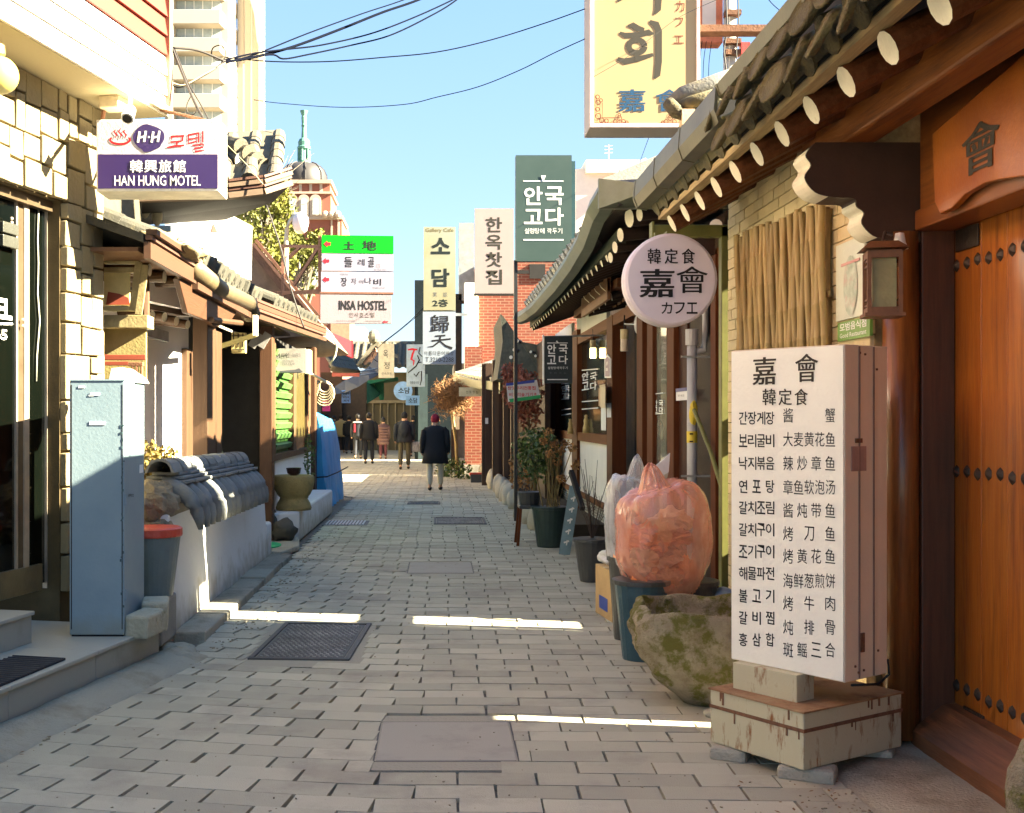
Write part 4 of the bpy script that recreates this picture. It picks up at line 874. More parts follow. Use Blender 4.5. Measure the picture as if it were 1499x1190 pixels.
tag(bag('paper_sack', V(1.47, 9.6, .46), .13, .17, .065, M('silver_white_paper', (.55, .54, .55), .5, c2=(.7, .7, .68), sc=9, stain=(.05, .05, .05), ss=3, st=(.58, .6)), None, 11, .5, fold=.12), 'crumpled white and silver paper sacks on the cardboard box', 'paper bag')
m = MB().ball((1.37, 8.3, .625), (.11, .1, .045), 12, 8, dis=lambda d: .4 * noise.noise(d * 3)); tag(m.build('food_packet', M('orange_wrapper', (.8, .2, .03), .35, c2=(.85, .55, .3), sc=12), org=(1.37, 8.3, .6)), 'crumpled orange wrapper on top of the charcoal bin', 'wrapper')
tag(bag('blue_sheet', V(1.98, 7.9, .33), .17, .2, .12, M('faded_blue_sheet', (.13, .2, .3), .5, var=.2), None, 14, .3), 'crumpled blue plastic sheet behind the orange bag beside the wall', 'sheet')
bucket('waste_bin', (1.98, 7.9, 0), .12, .16, .26, char, 'low dark bin under the blue sheet beside the wall')
MB()
# planters and plants
def leafcloud(name, pts, size, mat, parent, seed=1, kind=None, asp=.55):
    rnd = random.Random(seed); m = MB()
    for p in pts:
        d = V(rnd.gauss(0, 1), rnd.gauss(0, 1), rnd.gauss(0, 1)).normalized(); e = d.cross(V(rnd.gauss(0, 1), rnd.gauss(0, 1), rnd.gauss(0, 1))).normalized(); s_ = size * rnd.uniform(.6, 1.3)
        m.add([p - d * s_ / 2, p + e * s_ * asp / 2, p + d * s_ / 2, p - e * s_ * asp / 2], [(0, 1, 2, 3)])
    return m.build(name, mat, parent, kind=kind, recalc=False)
def blobpts(c, r, n, seed, hollow=.3):
    rnd = random.Random(seed); out = []
    while len(out) < n:
        d = V(rnd.uniform(-1, 1), rnd.uniform(-1, 1), rnd.uniform(-1, 1))
        if hollow < d.length < 1 + .3 * noise.noise(d * 2 + Vector(c)): out.append(Vector(c) + V(d.x * r[0], d.y * r[1], d.z * r[2]))
    return out
leafg = M('dark_green_leaf', (.035, .075, .018), .5, c2=(.08, .12, .02), sc=9, bump=0); dryb = M('dried_brown_leaf', (.26, .115, .035), .8, c2=(.4, .22, .08), sc=12, bump=0)
redl = M('dry_red_ivy', (.20, .05, .03), .8, c2=(.36, .13, .08), sc=10, bump=0); yelg = M('yellow_green_leaf', (.20, .20, .03), .6, c2=(.10, .13, .02), sc=9, bump=0)
stemm = M('plant_stem', (.16, .12, .05), .8); twig = M('pale_twig', (.34, .25, .13), .8)
t = bucket('plant_pot', (1.40, 14.45, 0), .16, .225, .50, dkg, 'large dark green plastic pot of tall shrubs by the restaurant front', 'plant pot')
c = V(1.40, 14.45, 0); MB().lathe([(.2, .44), (.01, .46)], c, 18).build('soil', M('soil', (.05, .035, .02), .95), t)
pt = thing('potted_shrub', 'leafy green shrub with bare lower stems growing in the large dark pot', 'shrub', (1.36, 14.45, .45))
rnd = random.Random(4); m = MB()
for i in range(9):
    a = rnd.uniform(0, 6.3); m.tube([c + V(.08 * math.cos(a), .08 * math.sin(a), .44), c + V(.14 * math.cos(a) - .03, .14 * math.sin(a), .8), c + V(.25 * math.cos(a) - .07, .2 * math.sin(a), 1.25)], .009, 5)
m.build('stem', stemm, pt)
leafcloud('foliage', blobpts(V(1.28, 14.5, 1.18), (.28, .3, .30), 750, 5, .1), .07, leafg, pt, 5)
pt = thing('dried_hydrangea', 'dried brown hydrangea heads on thin stems leaning right over the dark pot', 'shrub', (1.5, 14.2, .45)); m = MB(); hp = []
for i, (x, y) in enumerate(((803, 632), (796, 645), (812, 650), (828, 650), (838, 655), (820, 660), (843, 681), (815, 676), (806, 664), (822, 700))):
    q = P(x, y, 14.1 + .06 * (i % 4)); m.tube([c + V(.02 * i - .05, -.05, .45), (q + c + Z * .45) / 2 + V(.02, 0, .05), q], .006, 5); hp += blobpts(q, (.065, .065, .055), 60, i, 0)
m.build('stem', stemm, pt); leafcloud('flower_heads', hp, .035, dryb, pt, 8, asp=.8)
# low bushes on the stone edging
pt = thing('orange_shrub', 'low bush of orange brown and green leaves behind the stone edging', 'shrub', (1.75, 18, 0))
leafcloud('foliage', blobpts(V(1.55, 18.6, 1.0), (.38, .5, .45), 700, 15, 0), .08, leafg, pt, 15); leafcloud('dry_foliage', blobpts(V(1.45, 19.5, .72), (.3, .4, .35), 380, 16, 0), .08, dryb, pt, 16)
MB().tube([V(1.6, 18.8, 0), V(1.55, 18.6, .9)], .03).build('stem', stemm, pt)
pt = thing('dry_ivy', 'hanging mass of dry red ivy above the bushes, before the red brick house', 'ivy', (1.7, 19, 1.4))
P_ = []
for q, r_, n_ in ((P(765, 575, 19.5), (.35, .4, .38), 900), (P(772, 605, 19.5), (.25, .35, .25), 400), (P(750, 548, 19.8), (.2, .3, .2), 250)): P_ += blobpts(q, r_, n_, n_, 0)
leafcloud('foliage', P_, .085, redl, pt, 21); MB().tube([V(1.62, 19.6, 0), V(1.55, 19.5, 1.2), V(1.48, 19.4, 2.2)], .03).build('stem', twig, pt)
# stool
t = thing('stool', 'dark wooden stool beside the large plant pot', 'stool', (1.17, 14.7, 0)); MB().bx(1.03, 1.31, 14.55, 14.95, .46, .50).build('seat', char, t, bev=.01)
for a, b in ((1.05, 14.58), (1.28, 14.58), (1.05, 14.92), (1.28, 14.92)): MB().bar((a + (a - 1.17) * .35, b + (b - 14.75) * .3, 0), (a, b, .47), .035).build('leg', redw, t)
tag(MB().lathe([(.12, 0), (.15, .16), (.14, .165), (.01, .1)], V(1.17, 14.75, .502), 16).build('plant_pot', char, org=(1.17, 14.75, .5)), 'dark shallow pot standing on the stool', 'plant pot')
# leaning plank sign
t = thing('plank_sign', 'narrow blue grey painted board with pale marks leaning by the large pot', 'sign board', G(828, 812)); a = G(826, 812) ; b = P(842, 712, 13.5)
MB().bar(a, b, .13, .02, up=(0, -1, .1)).build('board', M('blue_grey_paint', (.16, .24, .27), .7, var=.2), t)
d = (b - a)
for i, s_ in enumerate('보리밥집차'):
    q = a + d * (.82 - .16 * i); MB().bar(q + V(-.03, -.02, .0), q + V(.03, -.02, .02), .02, .004, up=(0, -1, 0)).build('lettering', white, t); MB().bar(q + V(0, -.02, -.03), q + V(.01, -.02, .03), .014, .004, up=(0, -1, 0)).build('lettering', white, t)
# smaller pot with bare twigs
t = bucket('plant_pot', (1.52, 11.4, 0), .12, .18, .42, char, 'dark pot of bare twigs between the plank sign and cardboard box', 'plant pot'); m = MB(); rnd = random.Random(9); c = V(1.52, 11.4, .4)
MB().lathe([(.15, .38), (.01, .42)], (1.52, 11.4, 0), 14).build('soil', M('dry_moss', (.25, .16, .05), .95, sc=20), t)
pt = thing('bare_shrub', 'bare twigs rising from the small dark pot before the white panel', 'shrub', c)
for i in range(16):
    a = rnd.uniform(0, 6.3); h = rnd.uniform(.35, .85); l = rnd.uniform(.05, .3)
    p1 = c + V(l * .4 * math.cos(a), l * .4 * math.sin(a), h * .5); p2 = c + V(l * math.cos(a), l * math.sin(a), h); m.tube([c, p1, p2], [.006, .004, .002], 4)
    m.tube([p1, p1 + V(rnd.uniform(-.1, .1), rnd.uniform(-.1, .1), h * .3)], [.003, .002], 4)
m.build('twigs', M('dark_twig', (.06, .04, .03), .8), pt)
tag(MB().bar(P(853, 745, 12.2), P(836, 690, 12.6), .05).build('dark_stake', dark, org=P(853, 745, 12.2)), 'dark wooden stake leaning behind the bare twigs', 'stake')
# stone edging towards the brick house
edge = thing('stone_edging', 'row of upright pale stones edging the planting bed on the right', 'edging', (1.4, 25, 0))
rnd = random.Random(3)
for i in range(17):
    y0 = 16.8 + i * .95; r_ = rnd.uniform(.16, .24); c = V(1.42 + rnd.uniform(-.04, .04) - .012 * (y0 - 17), y0, .12)
    MB().ball(c, (r_ * .7, r_ * 1.7, r_ * 1.25), 10, 8, dis=lambda d: .25 * noise.noise(d * 1.6 + c)).build('edge_stone', stone, edge, smooth=True)
MB().bx(1.5, 2.25, 15.5, 31, 0, .18).build('planting_soil', M('soil', (.05, .035, .02), .95), edge)
# shop sign on the black post
t = thing('post_sign', 'small black sign with white Korean restaurant name hanging at the window', 'sign', P(816, 526, 15.2)); pl_ = FY(15.2)
panel('board', pl_, 797, 492, 838, 561, M('black_sign_board', (.02, .028, .03), .5, var=.1), t, 0, .05)
row(pl_, '안국', 801, 831, 511, 13, 14, white, t, .02, off=.0025); row(pl_, '고다', 801, 831, 526.5, 13, 13, white, t, .02, off=.0025); row(pl_, '설렁탕에깍두기', 802, 831, 538.5, 3.4, 3.8, white, t, .0, off=.0025)
stroke(pl_, [(801, 502), (831, 502)], 1, white, t, .003); stroke(pl_, [(814.5, 499), (817, 502)], 2, white, t, .003); stroke(pl_, [(801, 555.5), (831, 555.5)], 1.4, white, t, .003)
gy = flat('grey_print', (.10, .10, .11)); row(pl_, '주차가능', 804, 829, 546, 4, 2.5, gy, t, off=.0025)
MB().bx(pl_.hit(795, 1).x - .005, pl_.hit(795, 1).x + .012, 15.19, 15.24, ZZ(563, 15.2), ZZ(490, 15.2)).build('edge_strip', white, t); MB().tube([P(797, 493, 15.22), V(2.2, 15.3, ZZ(490, 15.2))], .012).build('bracket', steel, t)
# large green sign
t = thing('green_restaurant_sign', 'tall slate green lightbox sign with white Korean letters above the roofs', 'sign', P(796, 305, 18)); pl_ = FY(18)
panel('box', pl_, 755, 227, 837, 382, M('slate_green_face', (.045, .078, .068), .4, c2=(.055, .084, .075), sc=1, bump=0), t, 0, .16)
MB().bx(pl_.hit(837, 1).x + .002, pl_.hit(843, 1).x, 18.08, 18.2, ZZ(386, 18), ZZ(234, 18)).build('back_box', M('dark_teal_edge', (.02, .06, .07), .5), t)
for ch, x0, y0, x1, y1 in (('안', 767, 273, 794, 300), ('국', 798, 273, 825, 300), ('고', 767, 306, 794, 328), ('다', 798, 304, 825, 330)): txt(pl_, ch, x0, y0, x1, y1, white, t, .02, off=.0025)
row(pl_, '설렁탕에', 768, 797, 338, 6.5, 8, white, t, off=.0025); row(pl_, '깍두기', 801, 823, 338, 6.5, 8, white, t, off=.0025)
stroke(pl_, [(766, 265), (825, 265)], 1.3, white, t, .003); MB().prism([pl_.hit(x, y, .006) for x, y in ((792, 257), (799, 257), (796, 264.5), (794, 264.5))], (0, -.002, 0)).build('emblem', white, t); stroke(pl_, [(766, 351), (825, 351)], 2, white, t, .003)
MB().bx(pl_.hit(753, 1).x, pl_.hit(758, 1).x, 18.05, 18.15, 0, ZZ(380, 18)).build('pole', M('black_steel', (.02, .02, .022), .5), t)
# big cream sign
t = thing('cafe_sign', 'very large cream lightbox sign with a heavy grey Korean syllable over the gate roof', 'sign', P(945, 60, 10)); pl_ = FY(10); y0 = -190
MB().bx(pl_.hit(863, 1).x, pl_.hit(1024, 1).x, 10.012, 10.37, ZZ(187, 10), ZZ(y0, 10)).build('box', M('aged_cream_metal', (.55, .47, .38), .5, c2=(.42, .34, .27), sc=4, stain=(.28, .2, .15), ss=7, st=(.6, .8)), t, bev=.006)
panel('sign_face', pl_, 869, y0 + 6, 1019, 181, M('cream_face', (.42, .31, .16), .35, var=.03, sc=1.5, bump=0), t, .0, .01)
fr = MB(); 
for x0, x1, a, b in ((863, 869, y0, 187), (1019, 1024, y0, 187), (869, 1019, 181, 187), (869, 1019, y0, y0 + 6)): 
    h0, h1 = pl_.hit(x0, b), pl_.hit(x1, a); fr.bx(h0.x, h1.x, 9.985, 10.01, h0.z, h1.z)
fr.build('frame', M('pinkish_frame', (.6, .48, .42), .4), t, bev=.003)
gw = flat('dark_taupe_print', (.030, .025, .016), .6)
def SK(pts, w): stroke(pl_, pts, w, gw, t, .0025 + .0006 * random.random())
SK([(919, 38), (926, 37), (934, 42), (943, 44)], [3, 9, 9, 6]); SK([(907, 48), (915, 52), (935, 51), (950, 47), (956, 50)], [4, 8, 8, 8, 4])
SK([(x, y) for x, y in arc(932, 68, 11.5, 9.5, 0, 360, 24)], 8.5); SK([(932, 78), (932, 90)], 6); SK([(904, 86), (914, 90), (935, 86), (956, 80)], [5, 9, 8, 5])
SK([(951, 31), (960, 36), (964, 45), (964, 90), (962, 110), (958, 115)], [4, 11, 10, 10, 9, 3])
SK([(951, -68), (960, -60), (964, -50), (964, -5), (963, 14), (958, 21)], [4, 11, 10, 10, 9, 3]); SK([(964, -28), (985, -26)], 8); SK([(905, -50), (928, -52), (944, -50)], [5, 8, 6]); SK([(940, -50), (932, -25), (918, -8), (904, 2)], [8, 10, 8, 3])
bl = flat('blue_print_ink', (.006, .055, .13)); txt(pl_, '嘉', 906, 131, 944, 163, bl, t, .018, off=.0025); txt(pl_, '會', 960, 131, 1000, 163, bl, t, .008, off=.0025)
rd = flat('maroon_print', (.13, .02, .01)); 
for ch, x0, y_0, x1, y1 in (('カ', 989, 1, 1002, 17), ('フ', 988, 26, 1000, 39), ('エ', 986, 52, 1001, 64), ('정', 988, -30, 1003, -12), ('식', 988, -60, 1003, -42), ('한', 988, -90, 1003, -72)): txt(pl_, ch, x0, y_0, x1, y1, rd, t, 0, off=.0025)
for sx, ox in ((1, 870.5), (-1, 1017)):
    stroke(pl_, [(ox, 137), (ox, 181)], .9, rd, t, .003); stroke(pl_, [(ox + sx * 11, 150), (ox + sx * 11, 172), (ox + sx * 38, 172)], .9, rd, t, .003); stroke(pl_, [(ox, 180), (ox + sx * 50, 180)], .9, rd, t, .003)
    for cx_, cy_, r_ in ((4, 142, 3), (5, 150, 3.5), (9, 147, 2.5), (4, 160, 3), (5, 170, 4), (10, 176, 3.5), (17, 177, 3), (30, 178, 3), (36, 173, 3.5), (42, 178, 3), (36, 168, 2), (47, 179, 2)): stroke(pl_, arc(ox + sx * cx_, cy_, r_, r_, 0, 360, 9), 1.1, rd, t, .003 + .0005 * random.random())
MB().bx(pl_.hit(1024, 1).x, 2.9, 10.1, 10.25, ZZ(40, 10), ZZ(30, 10)).build('bracket', rust, t); MB().bx(pl_.hit(1024, 1).x, 2.9, 10.1, 10.25, ZZ(-120, 10), ZZ(-130, 10)).build('bracket', rust, t)
t = thing('red_framed_sign', 'red framed white lightbox hanging right of the large cream sign', 'sign', P(1040, 30, 12))
pl_ = FY(12); panel('box', pl_, 1024, -120, 1058, 62, M('weathered_red_frame', (.62, .17, .07), .5, var=.25), t, 0, .2); panel('sign_face', pl_, 1028, -116, 1048, 54, flat('pinkish_white', (.75, .6, .5)), t, .002)
t = thing('utility_pole', 'concrete utility pole rising behind the gate roof', 'utility pole', (3.03, 12, 0)); MB().tube([P(1068, 612, 12) - Z * 1.6, P(1068, -320, 12)], [.075, .06], 14).build('shaft', M('pole_concrete', (.5, .46, .40), .8, var=.1), t, smooth=True)
for yy in (20, 62, 78): MB().box(P(1072, yy, 11.93), (.16, .12, .05)).build('clamp_band', rust, t)
MB().box(P(1090, 72, 11.9), (.09, .09, .12)).build('fuse_box', M('red_fuse', (.4, .05, .04), .5), t)
# ridge end behind the gutter
t = thing('ridge_end', 'mossy tiled ridge end poking out beyond the gate roof gutter', 'roof', P(1020, 150, 9.0))
m = MB(); m.tube([P(975, 152, 9.1), P(1000, 140, 9.1), P(1035, 127, 9.1), P(1085, 108, 9.1)], [.03, .075, .075, .07], 12); m.build('ridge_tile', gtile, t, smooth=True)
m = MB(); m.tube([P(985, 158, 9.08), P(1010, 150, 9.0), P(1060, 135, 9.0)], [.03, .05, .05], 10); m.build('ridge_tile', mtile, t, smooth=True); m = MB(); m.tube([P(978, 150, 9.05), P(990, 163, 9.0), P(1002, 172, 9.0)], [.05, .06, .03], 10); m.build('end_tile', mtile, t, smooth=True)
MB().box(P(1006, 173, 9.0), (.1, .1, .12)).build('plaster_plug', M('peach_plaster', (.6, .42, .25), .8), t); MB().prism([P(1000, 180, 9.05), P(1100, 180, 9.05), P(1100, 112, 9.05), P(1012, 140, 9.05)], V(0, .2, 0)).build('ridge_core', dark, t)
# ================================================================ FURTHER RIGHT
redb = bpy.data.materials.new('red_brick'); redb.use_nodes = True; N = redb.node_tree.nodes; L = redb.node_tree.links; b_ = N['Principled BSDF']; b_.inputs['Roughness'].default_value = .85
g_ = N.new('ShaderNodeNewGeometry'); mp = N.new('ShaderNodeMapping'); mp.inputs['Rotation'].default_value = (R(90), 0, 0); L.new(g_.outputs['Position'], mp.inputs[0]); br = N.new('ShaderNodeTexBrick'); L.new(mp.outputs[0], br.inputs[0])
br.inputs['Scale'].default_value = 1; br.inputs['Brick Width'].default_value = .24; br.inputs['Row Height'].default_value = .082; br.inputs['Mortar Size'].default_value = .009; br.inputs['Color1'].default_value = lin((.20, .042, .02)); br.inputs['Color2'].default_value = lin((.15, .032, .016)); br.inputs['Mortar'].default_value = lin((.24, .14, .09)); L.new(br.outputs[0], b_.inputs['Base Color'])
t = thing('brick_building', 'red brick house with a small window behind the hanging signs', 'building', (1.8, 33, 0)); YB = 33
MB().bx(P(697, 0, YB).x, 6, YB, 38, 0, ZZ(383, YB)).build('wall', redb, t); MB().bx(P(681, 0, 32.4).x, P(706, 0, 32.4).x, 32.4, YB, 0, 3.6).build('low_wall', redb, t)
MB().bx(.74, 6.02, 32.35, 38.05, 0, .3).build('plinth', concrete, t); MB().bx(P(680, 0, YB).x, P(695, 0, YB).x, YB - .25, YB + .4, 2.8, ZZ(415, YB)).build('white_brick_pier', M('white_glazed_brick', (.72, .69, .62), .6, var=.12, sc=9), t)
MB().bx(P(696, 0, YB).x, P(700, 0, YB).x, YB - .1, YB, 2.8, ZZ(430, YB)).build('gutter_pipe', discw, t); MB().bx(P(775, 0, YB).x, P(798, 0, YB).x, YB - .05, YB + .02, ZZ(408, YB), ZZ(387, YB)).build('window_frame', dark, t)
MB().bx(P(672, 0, 34).x, P(694, 0, 34).x, 34, 35, ZZ(440, 34), ZZ(326, 34)).build('water_tank', M('grey_render', (.25, .27, .27), .8), t); MB().bx(P(667, 0, 34).x, P(676, 0, 34).x, 34, 35, ZZ(600, 34), ZZ(430, 34)).build('dark_post', dark, t)
t = thing('tea_house_sign', 'tall pinkish white sign with four stacked dark Korean syllables', 'sign', P(723, 370, 24)); pl_ = FY(24)
panel('box', pl_, 695, 305, 752, 430, M('pinkish_white_face', (.34, .27, .25), .4, var=.03), t, 0, .15); MB().bx(P(694, 0, 24).x, P(753, 0, 24).x, 24.0, 24.15, ZZ(432, 24), ZZ(429.5, 24)).build('bottom_rail', dark, t)
for i, ch in enumerate('한옥찻집'): txt(pl_, ch, 711, 318 + 25.5 * i, 735, 340 + 25.5 * i, gw, t, .02, off=.0025)
MB().bx(P(752, 0, 24).x, 1.9, 24.05, 24.12, ZZ(400, 24), ZZ(395, 24)).build('bracket', dark, t)
t = thing('gallery_sign', 'upper yellowish vertical sign with large dark Korean letters and floor number', 'sign', P(643, 393, 27)); pl_ = FY(27)
panel('box', pl_, 620, 332, 667, 454, M('yellowed_face', (.36, .31, .16), .4, c2=(.29, .31, .24), sc=.6, bump=0), t, 0, .2)
ink2 = flat('dark_green_ink', (.008, .014, .012)); txt(pl_, '소', 631, 348, 659, 372, ink2, t, .03, off=.003); txt(pl_, '담', 632, 393, 658, 420, ink2, t, .03, off=.003); txt(pl_, 'Gallery Cafe', 623, 334, 664, 341, flat('ochre_ink', (.16, .12, .04)), t, .01, off=.003)
txt(pl_, '2층', 633, 438, 656, 449, ink2, t, .02, off=.003); row(pl_, '笑談', 634, 655, 431, 6, 7, flat('grey_print', (.25, .25, .27)), t, off=.003)
t = thing('cafe_banner_sign', 'lower bluish white vertical sign with black brush characters and phone number', 'sign', P(643, 494, 27)); panel('box', pl_, 619, 456, 667, 533, M('bluish_white_face', (.29, .33, .38), .4, var=.05), t, 0, .2)
txt(pl_, '歸', 630, 461, 657, 487, blk, t, .008, off=.003); 
for s_, w in (([(637, 492), (652, 491)], 2.2), ([(632, 499), (660, 496)], 2.4), ([(645, 492), (643, 500), (634, 507), (626, 508)], [2.2, 2.6, 2.2, 1]), ([(644, 499), (652, 506), (662, 510)], [1.6, 2.8, 3.6])): stroke(pl_, s_, w, blk, t, .003 + random.random() * .0006)
row(pl_, '아름다운이세상', 621, 664, 517, 5, 6, gw, t, off=.003); txt(pl_, 'T.3210-2288', 623, 523, 664, 530, gw, t, .0, off=.003)
MB().bx(P(667, 0, 27).x, P(685, 0, 27).x, 27.05, 27.1, ZZ(462, 27), ZZ(458, 27)).build('bracket', steel, t)
t = thing('blue_grey_building', 'narrow blue grey building behind the stacked vertical signs', 'building', P(615, 612, 45)); MB().bx(P(607, 0, 45).x, P(667, 0, 45).x, 45, 50, 0, ZZ(410, 45)).build('wall', M('blue_grey_render', (.010, .016, .02), .8, spec=.1), t); MB().bx(P(612, 0, 44.9).x, P(626, 0, 44.9).x, 44.9, 45, 0, 3.3).build('teal_column', M('teal_column', (.025, .045, .05), .6), t)
t = thing('white_building', 'white flat roofed building behind the restaurant roof with a grey roof tank', 'building', P(890, 612, 38)); wb = M('white_render', (.70, .66, .58), .8, var=.05)
MB().bx(P(843, 0, 38).x, 9, 38, 41.5, 0, ZZ(247, 38)).build('wall', wb, t); MB().bx(P(856, 0, 38).x, 9, 37.8, 41.6, ZZ(255, 38), ZZ(236, 38)).build('parapet', wb, t, bev=.02)
MB().tube([P(912, 262, 37.5), P(950, 244, 37.5)], .32, 16).build('roof_tank', M('grey_tank', (.42, .43, .46), .6), t)
t = thing('aerial', 'thin television aerial on the white building roof', 'aerial', P(890, 235, 38)); MB().tube([P(891, 238, 38), P(891, 212, 38)], .02, 5).build('mast', steel, t)
for yy in (214, 219, 224): MB().tube([P(885, yy, 38), P(897, yy - 1, 38)], .015, 4).build('element', steel, t)
# house three: dark timber front and dark sweeping roof edge
t = thing('timber_house', 'dark timber fronted house with a black pointed roof corner beyond the restaurant', 'building', (1.7, 26, 0)); dk = M('dark_timber', (.05, .025, .015), .6, stretch=WV, sc=2)
for x0, x1, Y in ((705.5, 716, 27.6), (721, 730, 26), (737, 744, 24.5), (748, 755, 23)): MB().bx(P(x0, 0, Y).x, P(x1, 0, Y).x, Y, Y + .2, 0, 2.9).build('post', dk if x0 < 720 else M('brown_timber', (.10, .055, .03), .6, stretch=WV, sc=2), t)
MB().bx(1.9, 2.0, 20.5, 27.5, 0, 3.0).build('wall', M('dark_brown_wall', (.05, .028, .018), .7), t); MB().bx(1.15, 2.0, 27.55, 27.65, .2, 2.9).build('side_wall', dk, t); MB().bx(1.32, 1.42, 27.65, 32.2, 0, 1.85).build('yard_wall', MATS['dark_brown_wall'], t)  # low wall beyond the side wall added to shade the street
MB().box(P(712.5, 616, 27.55), (.07, .02, .14)).build('switch_plate', white, t)
MB().prism([P(728, 555, 22.5), P(736, 500, 22.5), P(733, 459, 22.5), P(742, 470, 22.5), P(762, 500, 22.3), P(790, 505, 22), P(800, 560, 22)], V(.1, 5, .1)).build('roof_edge', M('black_green_roof', (.035, .04, .028), .7, c2=(.07, .075, .05), sc=9, bump=.4), t)
for i, (x, y) in enumerate(((757, 499), (753, 512), (748, 523), (777, 515), (784, 521))): rafters(t, [P(x, y, 21.8)], (.3, 1, 0), .3, .025 if i > 2 else .035, dk)
t = thing('small_tiled_roof', 'small grey green tiled roof with snowy white tile ends beside the dried tree', 'roof', P(700, 540, 31)); A = P(668, 548, 31.5); B = P(738, 560, 26.3)
giwa(t, A, B, (B - A).cross(Z).normalized() * -1 * (-1 if (B - A).cross(Z).x < 0 else 1) * .0 + V(.95, .55, .33), 1.8, gtile, pitch=.3, r=.08, pieces=1, discm=discw)
gutter([A + V(-.1, -.1, .02), (A + B) / 2 + V(-.1, -.1, -.05), B + V(-.1, -.1, .02)], [(0, 0), (0, -.2), (.1, -.24), (.14, 0)], t, metalg)
rafters(t, [A.lerp(B, .25 + .7 * i / 12) + V(.1, 0, -.26) for i in range(13)], (1, .3, .1), .5, .04)
# dried ball tree
t = thing('dried_tree', 'bare tree with a sunlit ball of dried orange brown twigs', 'tree', (.45, 32, 0)); rnd = random.Random(5); m = MB(); c = P(661, 581, 30.3)
for i in range(1100):
    d = V(rnd.gauss(0, 1), rnd.gauss(0, 1), rnd.gauss(0, .9)).normalized(); r_ = rnd.uniform(.1, .58); p = c + d * r_; q = p + V(rnd.gauss(0, 1), rnd.gauss(0, 1), rnd.gauss(0, 1)).normalized() * rnd.uniform(.12, .28); k_ = (p + q) / 2 + V(rnd.uniform(-.05, .05), 0, rnd.uniform(-.05, .05)); m.tube([p, k_, q], [.009, .007, .004], 3)
m.build('crown', M('sunlit_twig', (.26, .13, .045), .8, c2=(.17, .08, .028), sc=9), t); MB().tube([V(.55, 32, 0), V(.52, 31.6, .9), V(.40, 30.9, 1.7), c], [.05, .045, .04, .02], 7).build('trunk', twig, t, smooth=True)
leafcloud('dry_leaves', blobpts(c, (.55, .55, .52), 900, 44, .3), .035, M('sunlit_dry_leaf', (.28, .15, .05), .8, c2=(.19, .09, .03), sc=9, bump=0), t, 44)
for x, y, Y, r_ in ((655, 690, 32, .28), (672, 693, 31, .3), (664, 684, 33, .25)):
    c = G(x, y + 8); tag(leafcloud('ground_plant', blobpts(c + Z * .2, (r_ * 1.3, r_, r_), 160, x, 0), .12, leafg, None, x), 'low dark green ' + {655: 'clump beside the woman in cream trousers', 672: 'clump at the foot of the brick pier', 664: 'clump behind the dried tree trunk'}[x], 'plant')
t = thing('small_plate_sign', 'small cream horizontal sign in front of the dried twig ball', 'sign', P(689, 573, 29)); pl_ = FY(29); panel('board', pl_, 672, 567, 706, 580, M('cream_plate', (.55, .50, .33), .6), t, 0, .05); row(pl_, '전통찻집', 682, 700, 574, 3.5, 4, gw, t, off=.0025)
t = thing('banner', 'tilted white banner with red Korean text, blue top and green bottom edge', 'banner', P(765, 572, 18.6)); pl_ = Pl((1.36, 18.6, 0), (.12, -1, 0))
for nm, pts, mt in (('cloth', ((741, 561), (786, 556), (791, 581), (744, 588)), flat('banner_white', (.66, .6, .6))), ('blue_edge', ((741, 561), (783, 556), (782, 560), (741, 565)), flat('banner_blue', (.05, .07, .35))), ('green_edge', ((745, 584), (791, 578), (791, 583), (747, 589)), flat('banner_green', (.03, .35, .12)))):
    MB().prism([pl_.hit(x, y, .004 if nm != 'cloth' else 0) for x, y in pts], (0, .012 if nm == 'cloth' else .004, 0)).build(nm, mt, t)
rr_ = flat('red_print', (.6, .05, .06)); row(pl_, '참맛우리전통집', 743, 784, 568, 5.4, 5.5, rr_, t, .02, off=.003); row(pl_, '비오리술기기초', 745, 786, 577.5, 5, 5.5, rr_, t, .02, off=.003)
t = thing('red_tray', 'small bright red tray on dark crate at the foot of the brick wall', 'tray', P(698, 692, 29)); MB().box(P(698, 694, 29), (.36, .3, .07)).build('tray', flat('red_plastic', (.55, .06, .03)), t, bev=.01); MB().box(G(698, 706) + Z * .1, (.3, .3, .2)).build('crate', char, t)
# ================================================================ LEFT: THE MOTEL
A0 = V(-2.61, 7.93, 0); U = V(.212, 1, 0).normalized(); NO = V(U.y, -U.x, 0)
AX = (U, NO, Z); ML = Pl(A0, NO)
def mt(px, off=0): h = Pl(A0 + NO * off, NO).hit(px, 600); return (h - A0).dot(U)
def mbx(m, t0, t1, o0, o1, z0, z1, mi=0): return m.box(A0 + U * (t0 + t1) / 2 + NO * (o0 + o1) / 2 + Z * (z0 + z1) / 2, (t1 - t0, o1 - o0, z1 - z0), AX, mi)
mo = thing('motel', 'motel corner with pale ashlar stone wall, glass doors and white and coral siding', 'building', (-2.61, 7.93, 0))
ash = M('pale_ashlar_stone', (.33, .27, .15), .85, c2=(.25, .20, .11), sc=3, bump=.5, bs=22, rnd=.14, stain=(.19, .14, .07), ss=2.6, st=(.56, .8))
joint = M('ashlar_joint', (.10, .07, .03), .95)
mbx(MB(), mt(93), .65, -3, -.03, 0, 3.86).build('pier_core', joint, mo); mbx(MB(), -7, mt(93), -3, -.03, 3.1, 3.86).build('wall_core', joint, mo)
rnd = random.Random(12)
